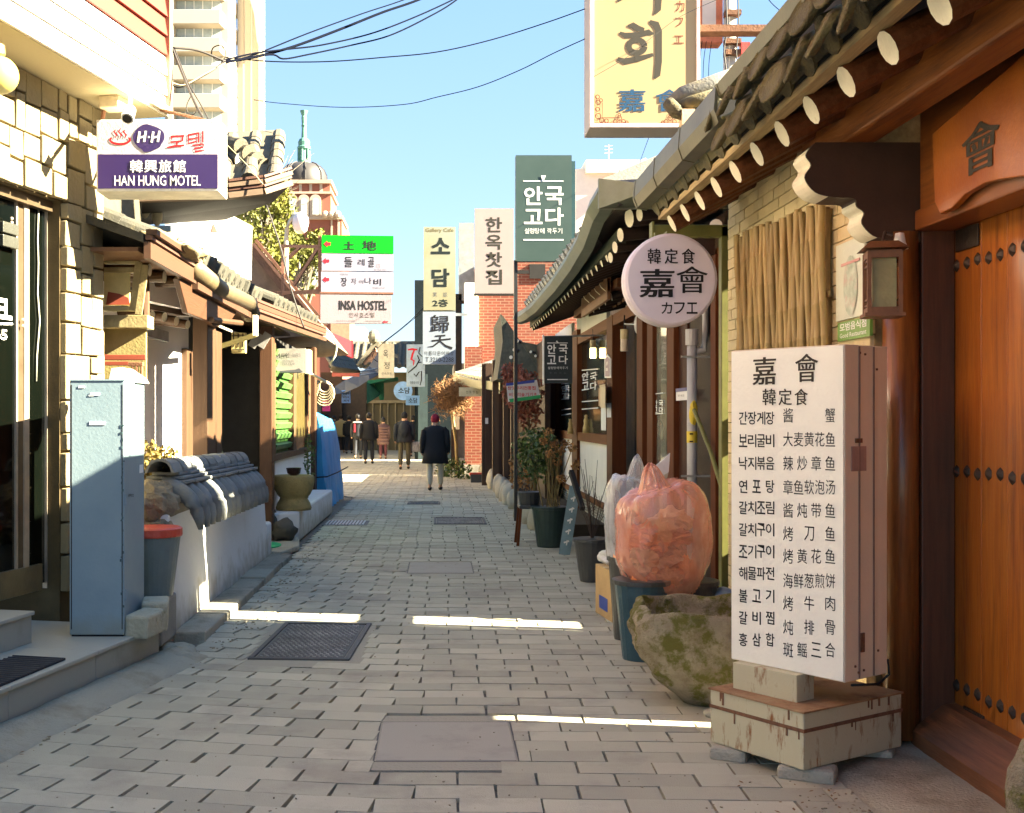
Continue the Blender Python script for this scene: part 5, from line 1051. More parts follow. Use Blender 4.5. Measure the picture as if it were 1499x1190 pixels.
def ashlar(t0, t1, z0, z1, d=0):
    w, h = t1 - t0, z1 - z0
    if (w < .27 and h < .27) or d > 8 or (w < .34 and h < .34 and rnd.random() < .5):
        g = .007; m = MB(); e = rnd.uniform(.0, .016); j = lambda: rnd.uniform(-.006, .006)
        a = [(t0 + g + j(), z0 + g + j()), (t1 - g + j(), z0 + g + j()), (t1 - g + j(), z1 - g + j()), (t0 + g + j(), z1 - g + j())]
        m.prism([A0 + U * q + NO * -.03 + Z * z for q, z in a], NO * (.045 + e)); m.build('stone', ash, mo, bev=.007); return
    k = rnd.uniform(.36, .64)
    if w * rnd.uniform(.8, 1.3) > h * .85: ashlar(t0, t0 + w * k, z0, z1, d + 1); ashlar(t0 + w * k, t1, z0, z1, d + 1)
    else: ashlar(t0, t1, z0, z0 + h * k, d + 1); ashlar(t0, t1, z0 + h * k, z1, d + 1)
ta, tb = mt(93), .65
ashlar(ta, tb, .39, 3.1); ashlar(mt(-60), tb, 3.1, 3.86)
# door
bronze = M('bronze_frame', (.14, .10, .06), .35, metal=.6, var=.2, bump=0); chrome = M('pale_metal_trim', (.55, .47, .38), .3, metal=.6, bump=0)
dg = M('tinted_black_glass', (.0012, .0018, .0012), .06, c2=(.002, .003, .002), sc=.8, bump=0, spec=.3)
mbx(MB(), -3, mt(93), -.16, -.14, .46, 3.1).build('door_glass', dg, mo)
for x0, x1, o, mt_ in ((84, 93, -.10, M('beige_jamb', (.42, .33, .21), .6)), (75, 83, -.11, bronze), (69, 73, -.12, chrome), (36, 43, -.12, chrome), (27, 35, -.13, bronze), (24, 26.5, -.125, chrome)):
    mbx(MB(), mt(x0, o), mt(x1, o), -.16, o, .42, 3.1).build('door_frame', mt_, mo)
mbx(MB(), -3, mt(84), -.16, -.11, .42, .60).build('bottom_rail', M('brass_rail', (.26, .2, .11), .4, metal=.5), mo, bev=.005); mbx(MB(), -3, mt(93), -.17, -.08, 3.03, 3.10).build('head_frame', bronze, mo)
for y0, y1 in ((328, 344), (347, 364)): 
    p_ = Pl(A0 + NO * -.1, NO); z0, z1 = p_.hit(20, y1).z, p_.hit(20, y0).z; mbx(MB(), mt(3, -.1), mt(26, -.1), -.13, -.09, z0, z1).build('lock_case', M('smoky_steel', (.12, .12, .10), .25, metal=.6), mo, bev=.005)
for y_ in (320, 326, 468, 477): MB().ball(Pl(A0 + NO * -.1, NO).hit(17 if y_ < 400 else 34, y_), .012, 8, 6).build('bolt', chrome, mo)
pl_ = Pl(A0 + NO * -.138, NO); dl = thing('door_lettering', 'white capital letters and digits stuck on the dark motel door', 'lettering', pl_.hit(5, 450)); txt(pl_, 'MOTEL', -60, 432, 17, 464, white, dl, .03); stroke(pl_, [(-60, 474), (18, 474)], 3, white, dl); txt(pl_, '0365', -30, 480, 10, 496, white, dl, .02)
tag(MB().tube([Pl(A0 + NO * -.13, NO).hit(x, y) for x, y in ((57, 290), (55, 350), (56, 385), (55, 430), (58, 470), (54, 520), (53, 558))], .006, 6).build('cable', M('dull_wire', (.3, .3, .25)), org=A0, smooth=True), 'thin grey wire hanging down inside the dark motel door glass', 'cable')
# steps
gran = M('polished_grey_granite', (.34, .35, .31), .5, c2=(.28, .29, .26), sc=30, bump=.05, stain=(.20, .215, .17), ss=2.2, st=(.52, .75)); tread = M('worn_step_top', (.42, .42, .37), .6, c2=(.34, .34, .30), sc=6, bump=.15)
s0 = V(-2.21, 5.87, 0); s1 = V(-1.855, 7.6, 0); su = (s1 - s0).normalized(); sn = V(su.y, -su.x, 0); sa = (su, sn, Z); L0 = (V(-1.83, 7.72, 0) - s0).dot(su)
st_ = thing('entrance_steps', 'two grey granite steps before the motel door', 'steps', (-2.4, 6.8, 0))
def sbx(m, t0, t1, o0, o1, z0, z1): return m.box(s0 + su * (t0 + t1) / 2 + sn * (o0 + o1) / 2 + Z * (z0 + z1) / 2, (t1 - t0, o1 - o0, z1 - z0), sa)
q = L0
for i in range(7):
    w_ = .92 if i else .86; sbx(MB(), q - w_ + .002, q - .002, -1.2, -.02, 0, .20).build('riser_block', gran, st_, bev=.004); sbx(MB(), q - w_ + .0015, q - .0015, -1.2, 0, .20, .224).build('tread_slab', tread, st_, bev=.005); q -= w_
for i in range(6):
    a = L0 - .72 - i * .8; sbx(MB(), a - .8 + .002, a - .002, -1.6, -.52, .224, .395).build('upper_riser', gran, st_, bev=.004)
sbx(MB(), -5, L0 - .72, -1.6, -.50, .395, .42).build('upper_tread', tread, st_, bev=.005)
t = thing('door_mat', 'black ribbed rubber mat on the lower granite step', 'mat', G(20, 985, .224)); p4 = [G(22, 962, .226), G(96, 966, .226), G(-6, 1008, .226), G(-95, 1002, .226)]
MB().prism(p4, (0, 0, .012)).build('mat', M('black_rubber', (.02, .022, .028), .8), t)
for i in range(16):
    a = p4[0].lerp(p4[3], (i + .5) / 16); b = p4[1].lerp(p4[2], (i + .5) / 16); MB().bar(a + Z * .014, b + Z * .014, .008, .006).build('rib', M('blue_black_rubber', (.035, .04, .055), .6), t)
# soffit, fascia, siding
sof = M('cream_soffit', (.62, .54, .36), .8, c2=(.52, .45, .29), sc=2, bump=.1, stain=(.4, .33, .2), ss=1.3, st=(.6, .8))
mbx(MB(), -7, .9, -3, .39, 3.862, 3.93).build('soffit', sof, mo); mbx(MB(), -7, .88, -3, .36, 3.93, 7).build('upper_wall', joint, mo)
wsid = M('white_siding', (.80, .76, .70), .6, var=.04, bump=.05); csid = M('coral_siding', (.24, .042, .026), .6, c2=(.21, .036, .022), sc=2, bump=.05)
z = 3.86; hs = [.155, .15, .15] + [.145] * 12
for i, h in enumerate(hs):
    m = MB(); q0 = A0 + U * -7 + NO * .36; m.prism([q0 + Z * (z + .006) + NO * .0, q0 + Z * (z + .006) + NO * .055, q0 + Z * (z + h) + NO * .032, q0 + Z * (z + h)], U * 7.9); m.build('siding_board', wsid if i < 3 else csid, mo); z += h
m = MB(); mbx(m, .885, .935, .30, .43, 3.9, 6.3); m.build('corner_post', M('dark_corner_trim', (.28, .16, .10), .6), mo)
MB().box(A0 + U * .72 + NO * .42 + Z * 3.9, (.3, .05, .05), AX).build('drip_rail', M('aged_trim', (.5, .42, .28), .7), mo)
# round globe lamp, security camera, junction box
t = thing('globe_lamp', 'glowing pale yellow globe lamp on the motel wall at the left edge', 'lamp', P(0, 80, 6.6)); gm = M('yellow_globe', (.50, .40, .09), .35, var=.02, bump=0); gm.node_tree.nodes['Principled BSDF'].inputs['Emission Color'].default_value = (1, .82, .35, 1); gm.node_tree.nodes['Principled BSDF'].inputs['Emission Strength'].default_value = .02
MB().ball(P(-1, 110, 6.6), .107, 28, 20).build('globe', gm, t, smooth=True); MB().lathe([(.02, .1), (.035, .12), (.03, .17), (.012, .18)], P(-1, 110, 6.6), 12).build('neck', M('brass', (.4, .28, .1), .4, metal=.6), t); MB().tube([P(-1, 110, 6.6) + Z * .17, P(-20, 40, 6.7), P(-30, 30, 7.0)], .01).build('arm', bronze, t)
t = thing('security_camera', 'small white bullet security camera under the motel soffit above the sign', 'security camera', P(188, 165, 7.9)); c = P(188, 167, 7.7); d = V(.02, -.55, -.62).normalized()
MB().tube([c - d * .05, c + d * .05], .042, 16).build('housing', white, t); MB().tube([c + d * .051, c + d * .056], .032, 16).build('lens', dark, t); MB().tube([c - d * .02, P(190, 150, 7.9), P(190, 140, 8.0)], .016).build('bracket', M('dull_wire', (.3, .3, .25)), t)
t = tag(MB().box(P(166, 152, 8.2), (.15, .15, .085), AX).build('junction_box', M('old_cream_box', (.55, .47, .33), .7), bev=.008, org=P(166, 152, 8.2)), 'cream junction box under the motel soffit beside the camera', 'box')
# motel sign
t = thing('motel_sign', 'white and purple lightbox sign of the motel with red emblem and English name', 'sign', P(230, 228, 8)); pl_ = FY(8.0)
fr = M('aged_white_frame', (.72, .68, .58), .5, stain=(.5, .42, .28), ss=5, st=(.6, .8)); MB().bx(P(141, 0, 8).x, P(331.5, 0, 8).x * 0 + P(320.5, 0, 8).x, 8.0, 8.31, ZZ(280, 8), ZZ(175, 8)).build('box', fr, t, bev=.005)
panel('upper_face', pl_, 142.5, 177.5, 319, 226, M('lilac_white_face', (.44, .41, .43), .35, var=.03), t, .004, .004); pur = flat('deep_purple_face', (.026, .012, .08), .35); panel('lower_face', pl_, 143.5, 226, 319, 276, pur, t, .004, .004)
rd2 = flat('sign_red', (.36, .004, .008)); K = dict(off=.0065)
row(pl_, '韓興旅館', 191, 272, 243.5, 18, 18, white, t, .012, **K); 
txt(pl_, 'HAN HUNG MOTEL', 168, 257, 294, 272, white, t, .004, **K)
mx_, my_ = 274, 207
for pts, w in (([(250, 200), (270, 199)], 2.6), ([(252, 200), (250, 208), (266, 207)], 2.4), ([(268, 199), (267, 207)], 2.4), ([(259, 208), (259, 214)], 2.4), ([(245, 216), (257, 214), (270, 213)], [2, 3, 2.4]),
               ([(275, 198), (290, 195)], 2.4), ([(276, 204), (286, 203)], 2.2), ([(276, 198), (276, 210), (288, 207)], 2.4), ([(291, 194), (291, 209)], 2.4), ([(297, 192), (297, 209)], 2.4), ([(286, 202), (291, 202)], 2), ([(282, 213), (298, 211)], 2.2), ([(298, 211), (297, 216), (285, 217)], 2.2), ([(285, 217), (286, 222), (299, 220)], [2.2, 2.6, 1.5])): stroke(pl_, pts, w, rd2, t, .006 + random.random() * .0006)
stroke(pl_, arc(176, 205, 14.5, 6, -35, 215, 20), [1] + [3] * 19 + [1], rd2, t, .0065)
for i, x in enumerate((169, 176, 183)): stroke(pl_, [(x + 1, 188 + (i != 1) * 2), (x - 2, 193), (x + 2, 198), (x - .5, 204 - (i != 1) * 1)], [1, 2.6, 2.6, 1], rd2, t, .0068 + i * .0002)
MB().prism([pl_.hit(x + 218 - 217, y, .007) for x, y in [(217 + 22 * math.cos(a) * (1 + .06 * math.sin(2 * a + 1)) , 201 - 18.5 * math.sin(a) * (1 + .08 * math.cos(3 * a)) + (3.0 if abs(a - 4.9) < .7 else 0)) for a in [2 * math.pi * i / 36 for i in range(36)]]], (0, .002, 0)).build('emblem', pur, t)
for x in (204, 224): stroke(pl_, [(x + 1, 193), (x - 1.5, 209)], 3.2, white, t, .0095); stroke(pl_, [(x + 10, 192), (x + 7.5, 208)], 3.2, white, t, .0095); stroke(pl_, [(x, 202), (x + 9, 200)], 2.6, white, t, .0098)
stroke(pl_, [(217.2, 201), (219.8, 201)], 2.6, white, t, .0095)
m = MB(); MB().tube([P(150, 176, 8.2), P(152, 162, 8.2)], .015).build('hanger', rust, t); MB().tube([P(300, 176, 8.2), P(232, 160, 8.6)], .012).build('hanger', rust, t)
# cabinet, white sack on it, granite lumps, grey bucket
t = thing('utility_cabinet', 'tall blue grey steel utility cabinet on the motel step', 'cabinet', (-2.1, 7.5, .224)); cab = M('blue_grey_paint_steel', (.22, .31, .37), .5, c2=(.24, .32, .36), sc=1.6, bump=.06, stain=(.34, .34, .22), ss=1.2, st=(.6, .85))
c0 = V(-1.97, 7.31, 0); w_ = .345; MB().bx(c0.x - w_, c0.x, c0.y, c0.y + .5, .235, 1.835).build('housing', cab, t, bev=.006); MB().bx(c0.x - w_ - .004, c0.x + .004, c0.y - .004, c0.y + .504, 1.835, 1.845).build('top', cab, t); MB().bx(c0.x - w_ + .01, c0.x - .01, c0.y + .01, c0.y + .49, .224, .24).build('plinth', dark, t)
for x0, x1, z0_, z1_ in ((.01, .016, .27, 1.81), (.329, .335, .27, 1.81)): MB().bx(c0.x - w_ + x0, c0.x - w_ + x1, c0.y - .0012, c0.y + .004, z0_, z1_).build('door_seam', dark, t)
for z_ in (.45, 1.05, 1.62): MB().tube([V(c0.x + .003, c0.y + .018, z_), V(c0.x + .003, c0.y + .018, z_ + .07)], .006, 8).build('hinge', cab, t)
pf = FY(c0.y); ps = Pl((c0.x, 0, 0), (1, 0, 0)); chip = flat('bare_metal_chip', (.5, .52, .5), .5); wht = flat('paper_sticker', (.68, .72, .72), .7)
for x0, y0, x1, y1, p_ in ((115, 565, 124, 568, pf), (132, 575, 146, 579, pf), (131, 617, 154, 622, pf), (130, 538 + 40, 137, 580, pf), (191, 615, 199, 621, ps), (180 + 8, 642, 193, 645, ps), (204, 680, 209, 692, ps)): panel('sticker', p_, x0, y0, x1, y1, wht, t, .003)
stroke(ps, arc(197, 637, 4, 8, 0, 360, 12), 1.6, flat('teal_ink', (.05, .2, .25)), t, .004); row(ps, '8902', 187, 195, 725, 2, 4, blk, t, off=.004)
for i in range(34): 
    yy = random.uniform(600, 900); x = random.gauss(179, 1.6); h_ = pf.hit(min(x, 181.5), yy, .0015); MB().box(h_, (random.uniform(.003, .012), .002, random.uniform(.004, .018))).build('paint_chip', flat('dark_chip', (.05, .09, .10)), t)
tag(MB().prism([P(157, 562, 7.6), P(203, 560, 7.55), P(198, 552, 7.6), P(178, 538, 7.7), P(162, 539, 7.7)], (0, .3, 0)).build('white_sack', flat('sack_white', (.72, .70, .62), .8, bump=.3), bev=.01, org=P(178, 556, 7.6)), 'folded white sack lying on top of the utility cabinet', 'sack')
for p, s_, lb, r_ in ((V(-1.865, 7.42, .29), (.15, .2, .15), 'rough pale stone block at the front foot of the utility cabinet', -.3), (V(-1.86, 7.66, .31), (.15, .16, .2), 'second rough stone block under the grey bucket', .2)):
    m = MB(); q_ = p + V(0, 0, 0); ax_ = (V(math.cos(r_), math.sin(r_), 0), V(-math.sin(r_), math.cos(r_), .08), V(.05, -.05, 1))
    m.box(q_, (s_[0] * 1.15, s_[1] * 1.15, s_[2]), ax_); tag(m.build('granite_block', M('speckled_pale_stone', (.50, .47, .36), .9, c2=(.36, .34, .25), sc=22, bump=.8, bs=25, stain=(.2, .19, .1), ss=6, st=(.58, .7)), org=p, bev=.018), lb, 'stone')
t = thing('bucket', 'grey plastic bucket with a bright red lid between cabinet and white wall', 'bucket', (-1.98, 8.13, .36)); c = V(-1.985, 8.13, 0)
MB().lathe([(.13, .36), (.135, .38), (.185, .77), (.19, .78)], c, 28).build('body', M('grey_bucket', (.12, .16, .165), .4, var=.1), t, smooth=False); MB().lathe([(.195, .775), (.2, .785), (.198, .83), (.18, .84), (.02, .845)], c, 28).build('lid', M('faded_red_lid', (.62, .06, .03), .4, c2=(.5, .1, .07), sc=8), t, smooth=False)
MB().bx(-2.12, -1.86, 7.85, 8.3, .05, .36).build('support_block', concrete, t, bev=.02)
# low wall with tiled cap
t = thing('garden_wall', 'low white garden wall capped with curved grey roof tiles', 'wall', (-1.95, 10, 0)); X0 = -1.925
wp = M('bluish_white_limewash', (.70, .71, .70), .85, c2=(.62, .63, .62), sc=2, bump=.25, bs=20, stain=(.48, .46, .38), ss=1.5, st=(.58, .85))
MB().prism([V(X0 + .03, 8.42, -.02), V(X0 - .26, 8.42, -.02), V(X0 - .26, 8.42, .9), V(X0 - .02, 8.42, .9)], (0, 4.6, 0)).build('wall_body', wp, t, bev=.02)
MB().bx(X0 - .26, X0 + .03, 12.98, 13.3, 0, .42).build('end_block', wp, t, bev=.03)
splash(wp, .02, .30, (.30, .27, .19)); splash(cab, .25, .36, (.20, .20, .14), .5)
rock_ = M('rough_mortar_stone', (.30, .27, .20), .95, c2=(.20, .17, .12), sc=10, bump=.8)
MB().ball((X0 - .14, 8.5, .98), (.17, .16, .16), 18, 12, dis=lambda d: .3 * noise.noise(d * 2.5)).build('mortar_lump', rock_, t)
MB().ball((X0 - .12, 8.44, .76), (.15, .09, .12), 18, 12, dis=lambda d: .3 * noise.noise(d * 2.5 + V(2, 2, 2))).build('mortar_lump', rock_, t)
MB().bx(X0 - .3, X0 - .02, 8.55, 11.9, .80, .98).build('cap_bed', rock_, t)
ct = M('smooth_grey_cap_tile', (.23, .245, .245), .75, c2=(.18, .19, .19), sc=6, bump=.2, rnd=.2, stain=(.30, .27, .19), ss=6, st=(.56, .78))
zc = lambda y: 1.22 - .012 * (y - 8.6)
dwn = V(.80, .04, -.60).normalized()
for i in range(15):     # drooping tiles on the street side
    y0 = 8.62 + i * .236; base = V(X0 - .12, y0, zc(y0) - .125); pth = []; rs = []
    for j in range(11):
        q = j / 10; pth.append(base + V(.34 * q - .05 * q ** 6, random.uniform(-.006, .006), -.05 * q - .27 * q ** 3)); rs.append((.078 - .030 * q) * (1 if j < 8 else (.95, .78, .40)[j - 8]))
    MB().tube(pth, rs, 16).build('cap_tile', ct, t, smooth=True)
    MB().box((X0 - .06, y0 + .11, zc(y0) - .215), (.16, .07, .03), (V(.93, 0, -.35), V(0, 1, 0), V(.35, 0, .93))).build('under_tile', M('damp_under_tile', (.06, .062, .06), .9), t)  # dark colour paints the shade in the gaps between cap tiles
for lay, (x0, x1, z_, sz) in enumerate(((X0 - .28, X0 + .07, -.095, .32), (X0 - .25, X0 + .03, -.065, .35), (X0 - .22, X0 + .0, -.035, .31))):
    y0 = 8.62 + lay * .05
    while y0 < 11.85: m = MB(); m.bx(x0, x1 + random.uniform(-.01, .01), y0 + .004, min(y0 + sz, 12) - .004, zc(y0) + z_ - .014, zc(y0) + z_ + .010); m.build('flat_tile', ct, t, bev=.005); y0 += sz
y0 = 8.50
while y0 < 11.8:
    h = half_tile(.37, .105, ct, V(0, 1, -.012), Z, taper=.9, n=12, t=.02); mm = MB(); mm.add([Vector(v) + V(X0 - .11 + random.uniform(-.006, .006), y0, zc(y0) - .022) for v in h.v], h.f); mm.build('ridge_tile', ct, t, smooth=False); y0 += .345
MB().box((X0 + .0, 11.95, .98), (.35, .12, .12), (V(.8, 0, -.6), V(0, 1, 0), V(.6, 0, .8))).build('end_tile', ct, t, bev=.04)
pt = thing('dry_shrub', 'low brown dry shrub behind the tiled garden wall next to the cabinet', 'shrub', (-2.45, 9.2, .8)); leafcloud('foliage', blobpts(V(-2.33, 9.1, 1.22), (.30, .35, .22), 1500, 31, 0), .045, M('dry_brown_green_leaf', (.26, .16, .04), .8, c2=(.14, .13, .03), sc=12, bump=0), pt, 31); MB().tube([V(-2.4, 9.2, 0), V(-2.38, 9.2, 1.1)], .02).build('stem', stemm, pt)
# ================================================================ LEFT: THE TILED HOUSE
lh = thing('tiled_house', 'sunlit traditional tiled house with white walls and tan timber posts on the left', 'building', (-2.6, 12, 0)); XL = -2.75; LP = Pl((XL, 0, 0), (1, 0, 0))
brightw = M('bright_white_plaster', (.82, .80, .76), .8, var=.03, sc=3, bump=.1)
def YL(px, X=XL): return X * F / (px - CX)
def lw_(name, x0, x1, z0, z1, mat, X=XL, t=.1, bev=0, par=None): return MB().bx(X - t, X, YL(x0, X), YL(x1, X), z0, z1).build(name, mat, par or lh, bev=bev)
lw_('wall', 150, 276, 0, 2.75, brightw, XL, .2); lw_('wall_shadow_band', 385, 400, 0, 2.7, brightw, XL, .2)  # narrow far strip in the same white plaster
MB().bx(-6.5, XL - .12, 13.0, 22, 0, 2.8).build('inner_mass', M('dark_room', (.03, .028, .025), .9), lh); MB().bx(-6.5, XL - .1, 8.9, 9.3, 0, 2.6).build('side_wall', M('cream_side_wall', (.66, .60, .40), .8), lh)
for x0, x1, z1 in ((274, 283, 2.35), (304, 316, 2.6), (317, 325, 2.35), (355, 362, 2.35)): lw_('post', x0, x1, 0, z1 if x0 not in (304, 317) else z1 + .1, tan, XL + .06 if x0 not in (304, 317) else -2.14, .14, .008)
lw_('white_jamb', 365, 372, 0, 2.1, brightw, XL + .05, .1)
for x0, x1 in ((288, 303), (332, 355)):
    for i in range(5): x = x0 + (x1 - x0) * (i + .5) / 5; lw_('lattice_bar', x - .8, x + .8, 1.55, 2.15, M('pale_lattice', (.42, .38, .32), .6), XL + .02, .02)
    for zz in (1.18, 1.56, 2.16): lw_('lattice_rail', x0 - 1, x1 + 1, zz, zz + .03, M('pale_lattice', (.42, .38, .32), .6), XL + .025, .03)
    for i in range(3):
        for j in range(3):
            y_ = YL(x0 + (x1 - x0) * (i + .5) / 3); 
            m = MB(); c = V(XL + .01, y_, 1.26 + .12 * j); m.tube([c + V(0, .06 * math.cos(a), .05 * math.sin(a)) for a in [k * math.pi / 4 for k in range(9)]], .009, 4); m.build('lattice_ring', M('pale_lattice', (.42, .38, .32), .6), lh)
lw_('lower_pane', 326, 355, .6, 1.18, glassd, XL + .0, .02)
# timber board and gable trim of the entrance canopy
bd = M('orange_tan_board', (.08, .030, .009), .6, c2=(.052, .02, .006), stretch=WY, sc=3, bump=.2, bs=9)
pl_ = Pl((-2.09, 0, 0), (1, 0, 0)); m = MB(); m.prism([pl_.hit(x, y) for x, y in ((262, 408), (286, 408), (350, 452), (335, 474), (325, 474), (320, 479), (313, 477), (308, 471), (275, 458))], (-.05, 0, 0)); m.build('carved_bargeboard', bd, lh, bev=.006)
MB().tube([pl_.hit(306, 468, .02), pl_.hit(350, 473, .02)], .03).build('tie_rail', tan, lh)
# near end eave, timber fascia
g1 = V(-2.07, 8.29, 2.8); g2 = V(-2.07, 9.86, 2.8); g3 = V(-2.06, 13.0, 2.8); g4 = V(-1.9, 14.6, 2.8); g5 = V(-1.66, 17.0, 2.8); g6 = V(-1.66, 17.6, 2.84)
fas = M('pinkish_tan_fascia', (.088, .040, .02), .6, c2=(.066, .030, .015), sc=3, stretch=WY, bump=.05); dkt = M('dark_fascia_line', (.10, .045, .03), .6)
MB().bar(g1 + V(0, 0, .0), g2, .05, .12).build('fascia', fas, lh); MB().bar(g1 + V(.012, 0, .09), g2 + V(.012, 0, .09), .05, .03).build('fascia_shadow', dkt, lh); MB().bar(g1 + V(.03, 0, .13), g2 + V(.03, 0, .13), .08, .04).build('fascia_cap', fas, lh)
cop = M('weathered_cream_gutter', (.15, .115, .06), .5, c2=(.11, .082, .042), sc=3, metal=.1, stain=(.25, .19, .10), ss=4, st=(.56, .75))
pth = [g2 + V(.02, -.1, .06), V(-2.06, 11, 2.82), g3 + V(0, -.2, .06)]; MB().tube(pth, .085, 14).build('gutter', cop, lh, smooth=True); MB().bx(-2.10, -2.04, 9.9, 12.8, 2.70, 2.76).build('gutter_board', fas, lh)
MB().tube([g3 + V(-.02, -.22, .06), g3 + V(-.02, -.05, -.04)], [.09, .11], 14).build('gutter_end', cop, lh)
for a, b in ((g3, g4), (g4, g5)):
    for dz, w_, mt_ in ((-.05, .05, fas), (.02, .04, dkt), (.07, .07, fas), (.125, .05, dkt)): MB().bar(a + V(.01 if mt_ is dkt else 0, 0, dz), b + V(.01 if mt_ is dkt else 0, 0, dz), .06 + (.02 if mt_ is fas else 0), .055 if mt_ is fas else .03).build('fascia', mt_, lh)
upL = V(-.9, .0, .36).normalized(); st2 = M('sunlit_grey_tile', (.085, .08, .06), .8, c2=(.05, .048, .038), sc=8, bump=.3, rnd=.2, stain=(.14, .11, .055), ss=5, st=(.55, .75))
giwa(lh, g2 + V(-.02, .0, .2), g3 + V(-.02, .6, .2), upL, 2.6, st2, pitch=.30, r=.10, seg=.32, pieces=2, discm=st2)
giwa(lh, g4 + V(-.05, -.6, .2), g5 + V(-.12, 0, .2), upL, 2.6, st2, pitch=.30, r=.10, seg=.32, pieces=2, discm=st2)
MB().ball(g1 + V(-.08, 1.15, .17), (.20, .75, .10), 28, 18, dis=lambda d: .35 * noise.noise(d * 2.5) + .12 * noise.noise(d * 8)).build('mortar_ridge', M('sandy_roof_mortar', (.24, .19, .10), .9, bump=.6), lh, smooth=True)
MB().prism([V(-2.1, 8.3, 2.86), V(-2.1, 13.4, 2.9), V(-4.6, 13.4, 3.7), V(-4.6, 8.3, 3.7)], (0, 0, .06)).build('roof_slope', st2, lh)
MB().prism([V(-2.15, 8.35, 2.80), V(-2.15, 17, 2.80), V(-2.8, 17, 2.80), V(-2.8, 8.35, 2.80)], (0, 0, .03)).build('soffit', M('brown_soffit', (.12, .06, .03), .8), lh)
rafters(lh, [P(x, y, Y) for x, y, Y in ((219, 395, 9.0), (241, 405, 9.4), (258, 412, 9.8))], (-1, .1, .02), .5, .05, tan)
# small tiled cap over four round logs
MB().prism([P(216, 412, 9.6), P(268, 424, 10.6), P(268, 452, 10.6), P(216, 440, 9.6)], (-.1, .03, 0)).build('white_infill', brightw, lh)
for i, (x, y) in enumerate(((223, 462), (241, 464), (258.5, 470), (275, 475))): rafters(lh, [P(x, y, 9.9 + .3 * i)], (-1, .35, .15), .55, .042, tan, name='log_end')
for i in range(5):
    x, y = 222 + i * 13, 436 + i * 3.2; c = P(x, y, 9.9 + .25 * i)
    mm = MB(); h = half_tile(.3, .07, st2, V(-1, .3, .2), V(0, 0, -1), n=8); mm.add([Vector(v) + c + V(0, 0, .03) for v in h.v], h.f); mm.build('scallop_tile', M('sunlit_yellow_tile', (.30, .22, .11), .8), lh)
MB().prism([P(216, 452, 9.9), P(282, 464, 11.0), P(282, 456, 11.0), P(216, 444, 9.9)], (-.25, .1, 0)).build('tile_bed', tan, lh)
lw_('grey_ledge', 215, 247, ZZ(492, 10.8), ZZ(476, 10.8), M('grey_ledge_paint', (.36, .38, .40), .7), XL + .06, .1)
# rolled up window frames next to the motel pier
t = thing('old_shelf', 'stacked old window frames and cream shelf between the motel and the white wall', 'shelf', (-2.5, 9.2, 1.6)); Yf = 8.86; pl_ = FY(Yf)
cw = M('cream_frame_paint', (.26, .21, .10), .6, stain=(.4, .33, .16), ss=6); rdp = flat('brick_red_strip', (.24, .05, .025), .6)
def rc(nm, x0, y0, x1, y1, mt_, d=.05, Y=None): Y = Y or Yf; MB().bx(P(x0, 0, Y).x, P(x1, 0, Y).x, Y, Y + d, ZZ(y1, Y), ZZ(y0, Y)).build(nm, mt_, t, bev=.004)
rc('rail', 152, 376, 204, 386, M('olive_frame', (.38, .32, .16), .6)); rc('rail', 152, 391, 196, 399, cw); rc('rail', 150, 448, 200, 455, M('olive_frame', (.38, .32, .16), .6)); rc('panel', 152, 399, 190, 447, M('lit_cream_panel', (.50, .42, .2), .6), .02, Yf + .04); rc('shelf', 152, 461, 216, 480, cw, .2); rc('head_board', 152, 372, 188, 378, brightw, .1)
MB().bar(P(194, 455, Yf - .02), P(203, 384, Yf - .02), .05, .02).build('stile', cw, t); MB().bar(P(203, 460, Yf - .04), P(213, 388, Yf - .04), .05, .02).build('stile', cw, t)
MB().prism([P(x, y, Yf + .03) for x, y in ((155, 446), (190, 446), (188, 436), (175, 430), (158, 427))], (0, .01, 0)).build('red_cloth', rdp, t)
rc('back_panel', 152, 480, 214, 560, M('olive_cream_wall', (.27, .22, .085), .8), .03, Yf + .12); rc('red_strip', 152, 519, 213, 527, rdp, .03); rc('red_strip', 152, 529, 188, 535, rdp, .03); rc('dark_bracket', 187, 530, 209, 536, rust, .05);  # olive tone of the back panel paints the green shadow below the shelf
for x in (192, 198, 205): rc('dark_bracket', x, 536, x + 3, 556, rust, .04)
MB().tube([P(212, 380, 9.2), P(213, 475, 9.2)], .035).build('corner_pipe', tan, t)
# window bay beyond
XB2 = -2.12
def lb(name, x0, x1, z0, z1, mat, X=XB2, t=.08, bev=0): return MB().bx(X - t, X, YL(x0, X), YL(x1, X), z0, z1).build(name, mat, lh, bev=bev)
MB().bx(XB2 - .1, XB2 + .06, 14.5, 14.72, .05, 2.75).build('corner_post', M('deep_brown_post', (.08, .034, .014), .5, stretch=WV, sc=2), lh, bev=.01); MB().bx(XB2 - .1, XB2 + .06, 19.6, 19.9, .1, 2.8).build('corner_post', M('deep_brown_post', (.08, .034, .014), .5, stretch=WV, sc=2), lh, bev=.01)
lb('wall', 403, 455, .3, 1.05, brightw); lb('sill', 400, 456, 1.05, 1.13, M('bay_timber', (.09, .045, .018), .6, stretch=WY, sc=3), XB2 + .05, .15); lb('frame', 400, 404, 1.1, 2.6, M('bay_timber_v', (.09, .045, .018), .6, stretch=WV, sc=3), XB2 + .03); lb('frame', 430, 434, 1.1, 2.6, MATS['bay_timber_v'], XB2 + .03); lb('frame', 450, 455, 1.1, 2.6, MATS['bay_timber_v'], XB2 + .03); lb('pane', 434, 450, 1.13, 2.5, M('olive_glass', (.08, .065, .02), .2, bump=0), XB2, .02)
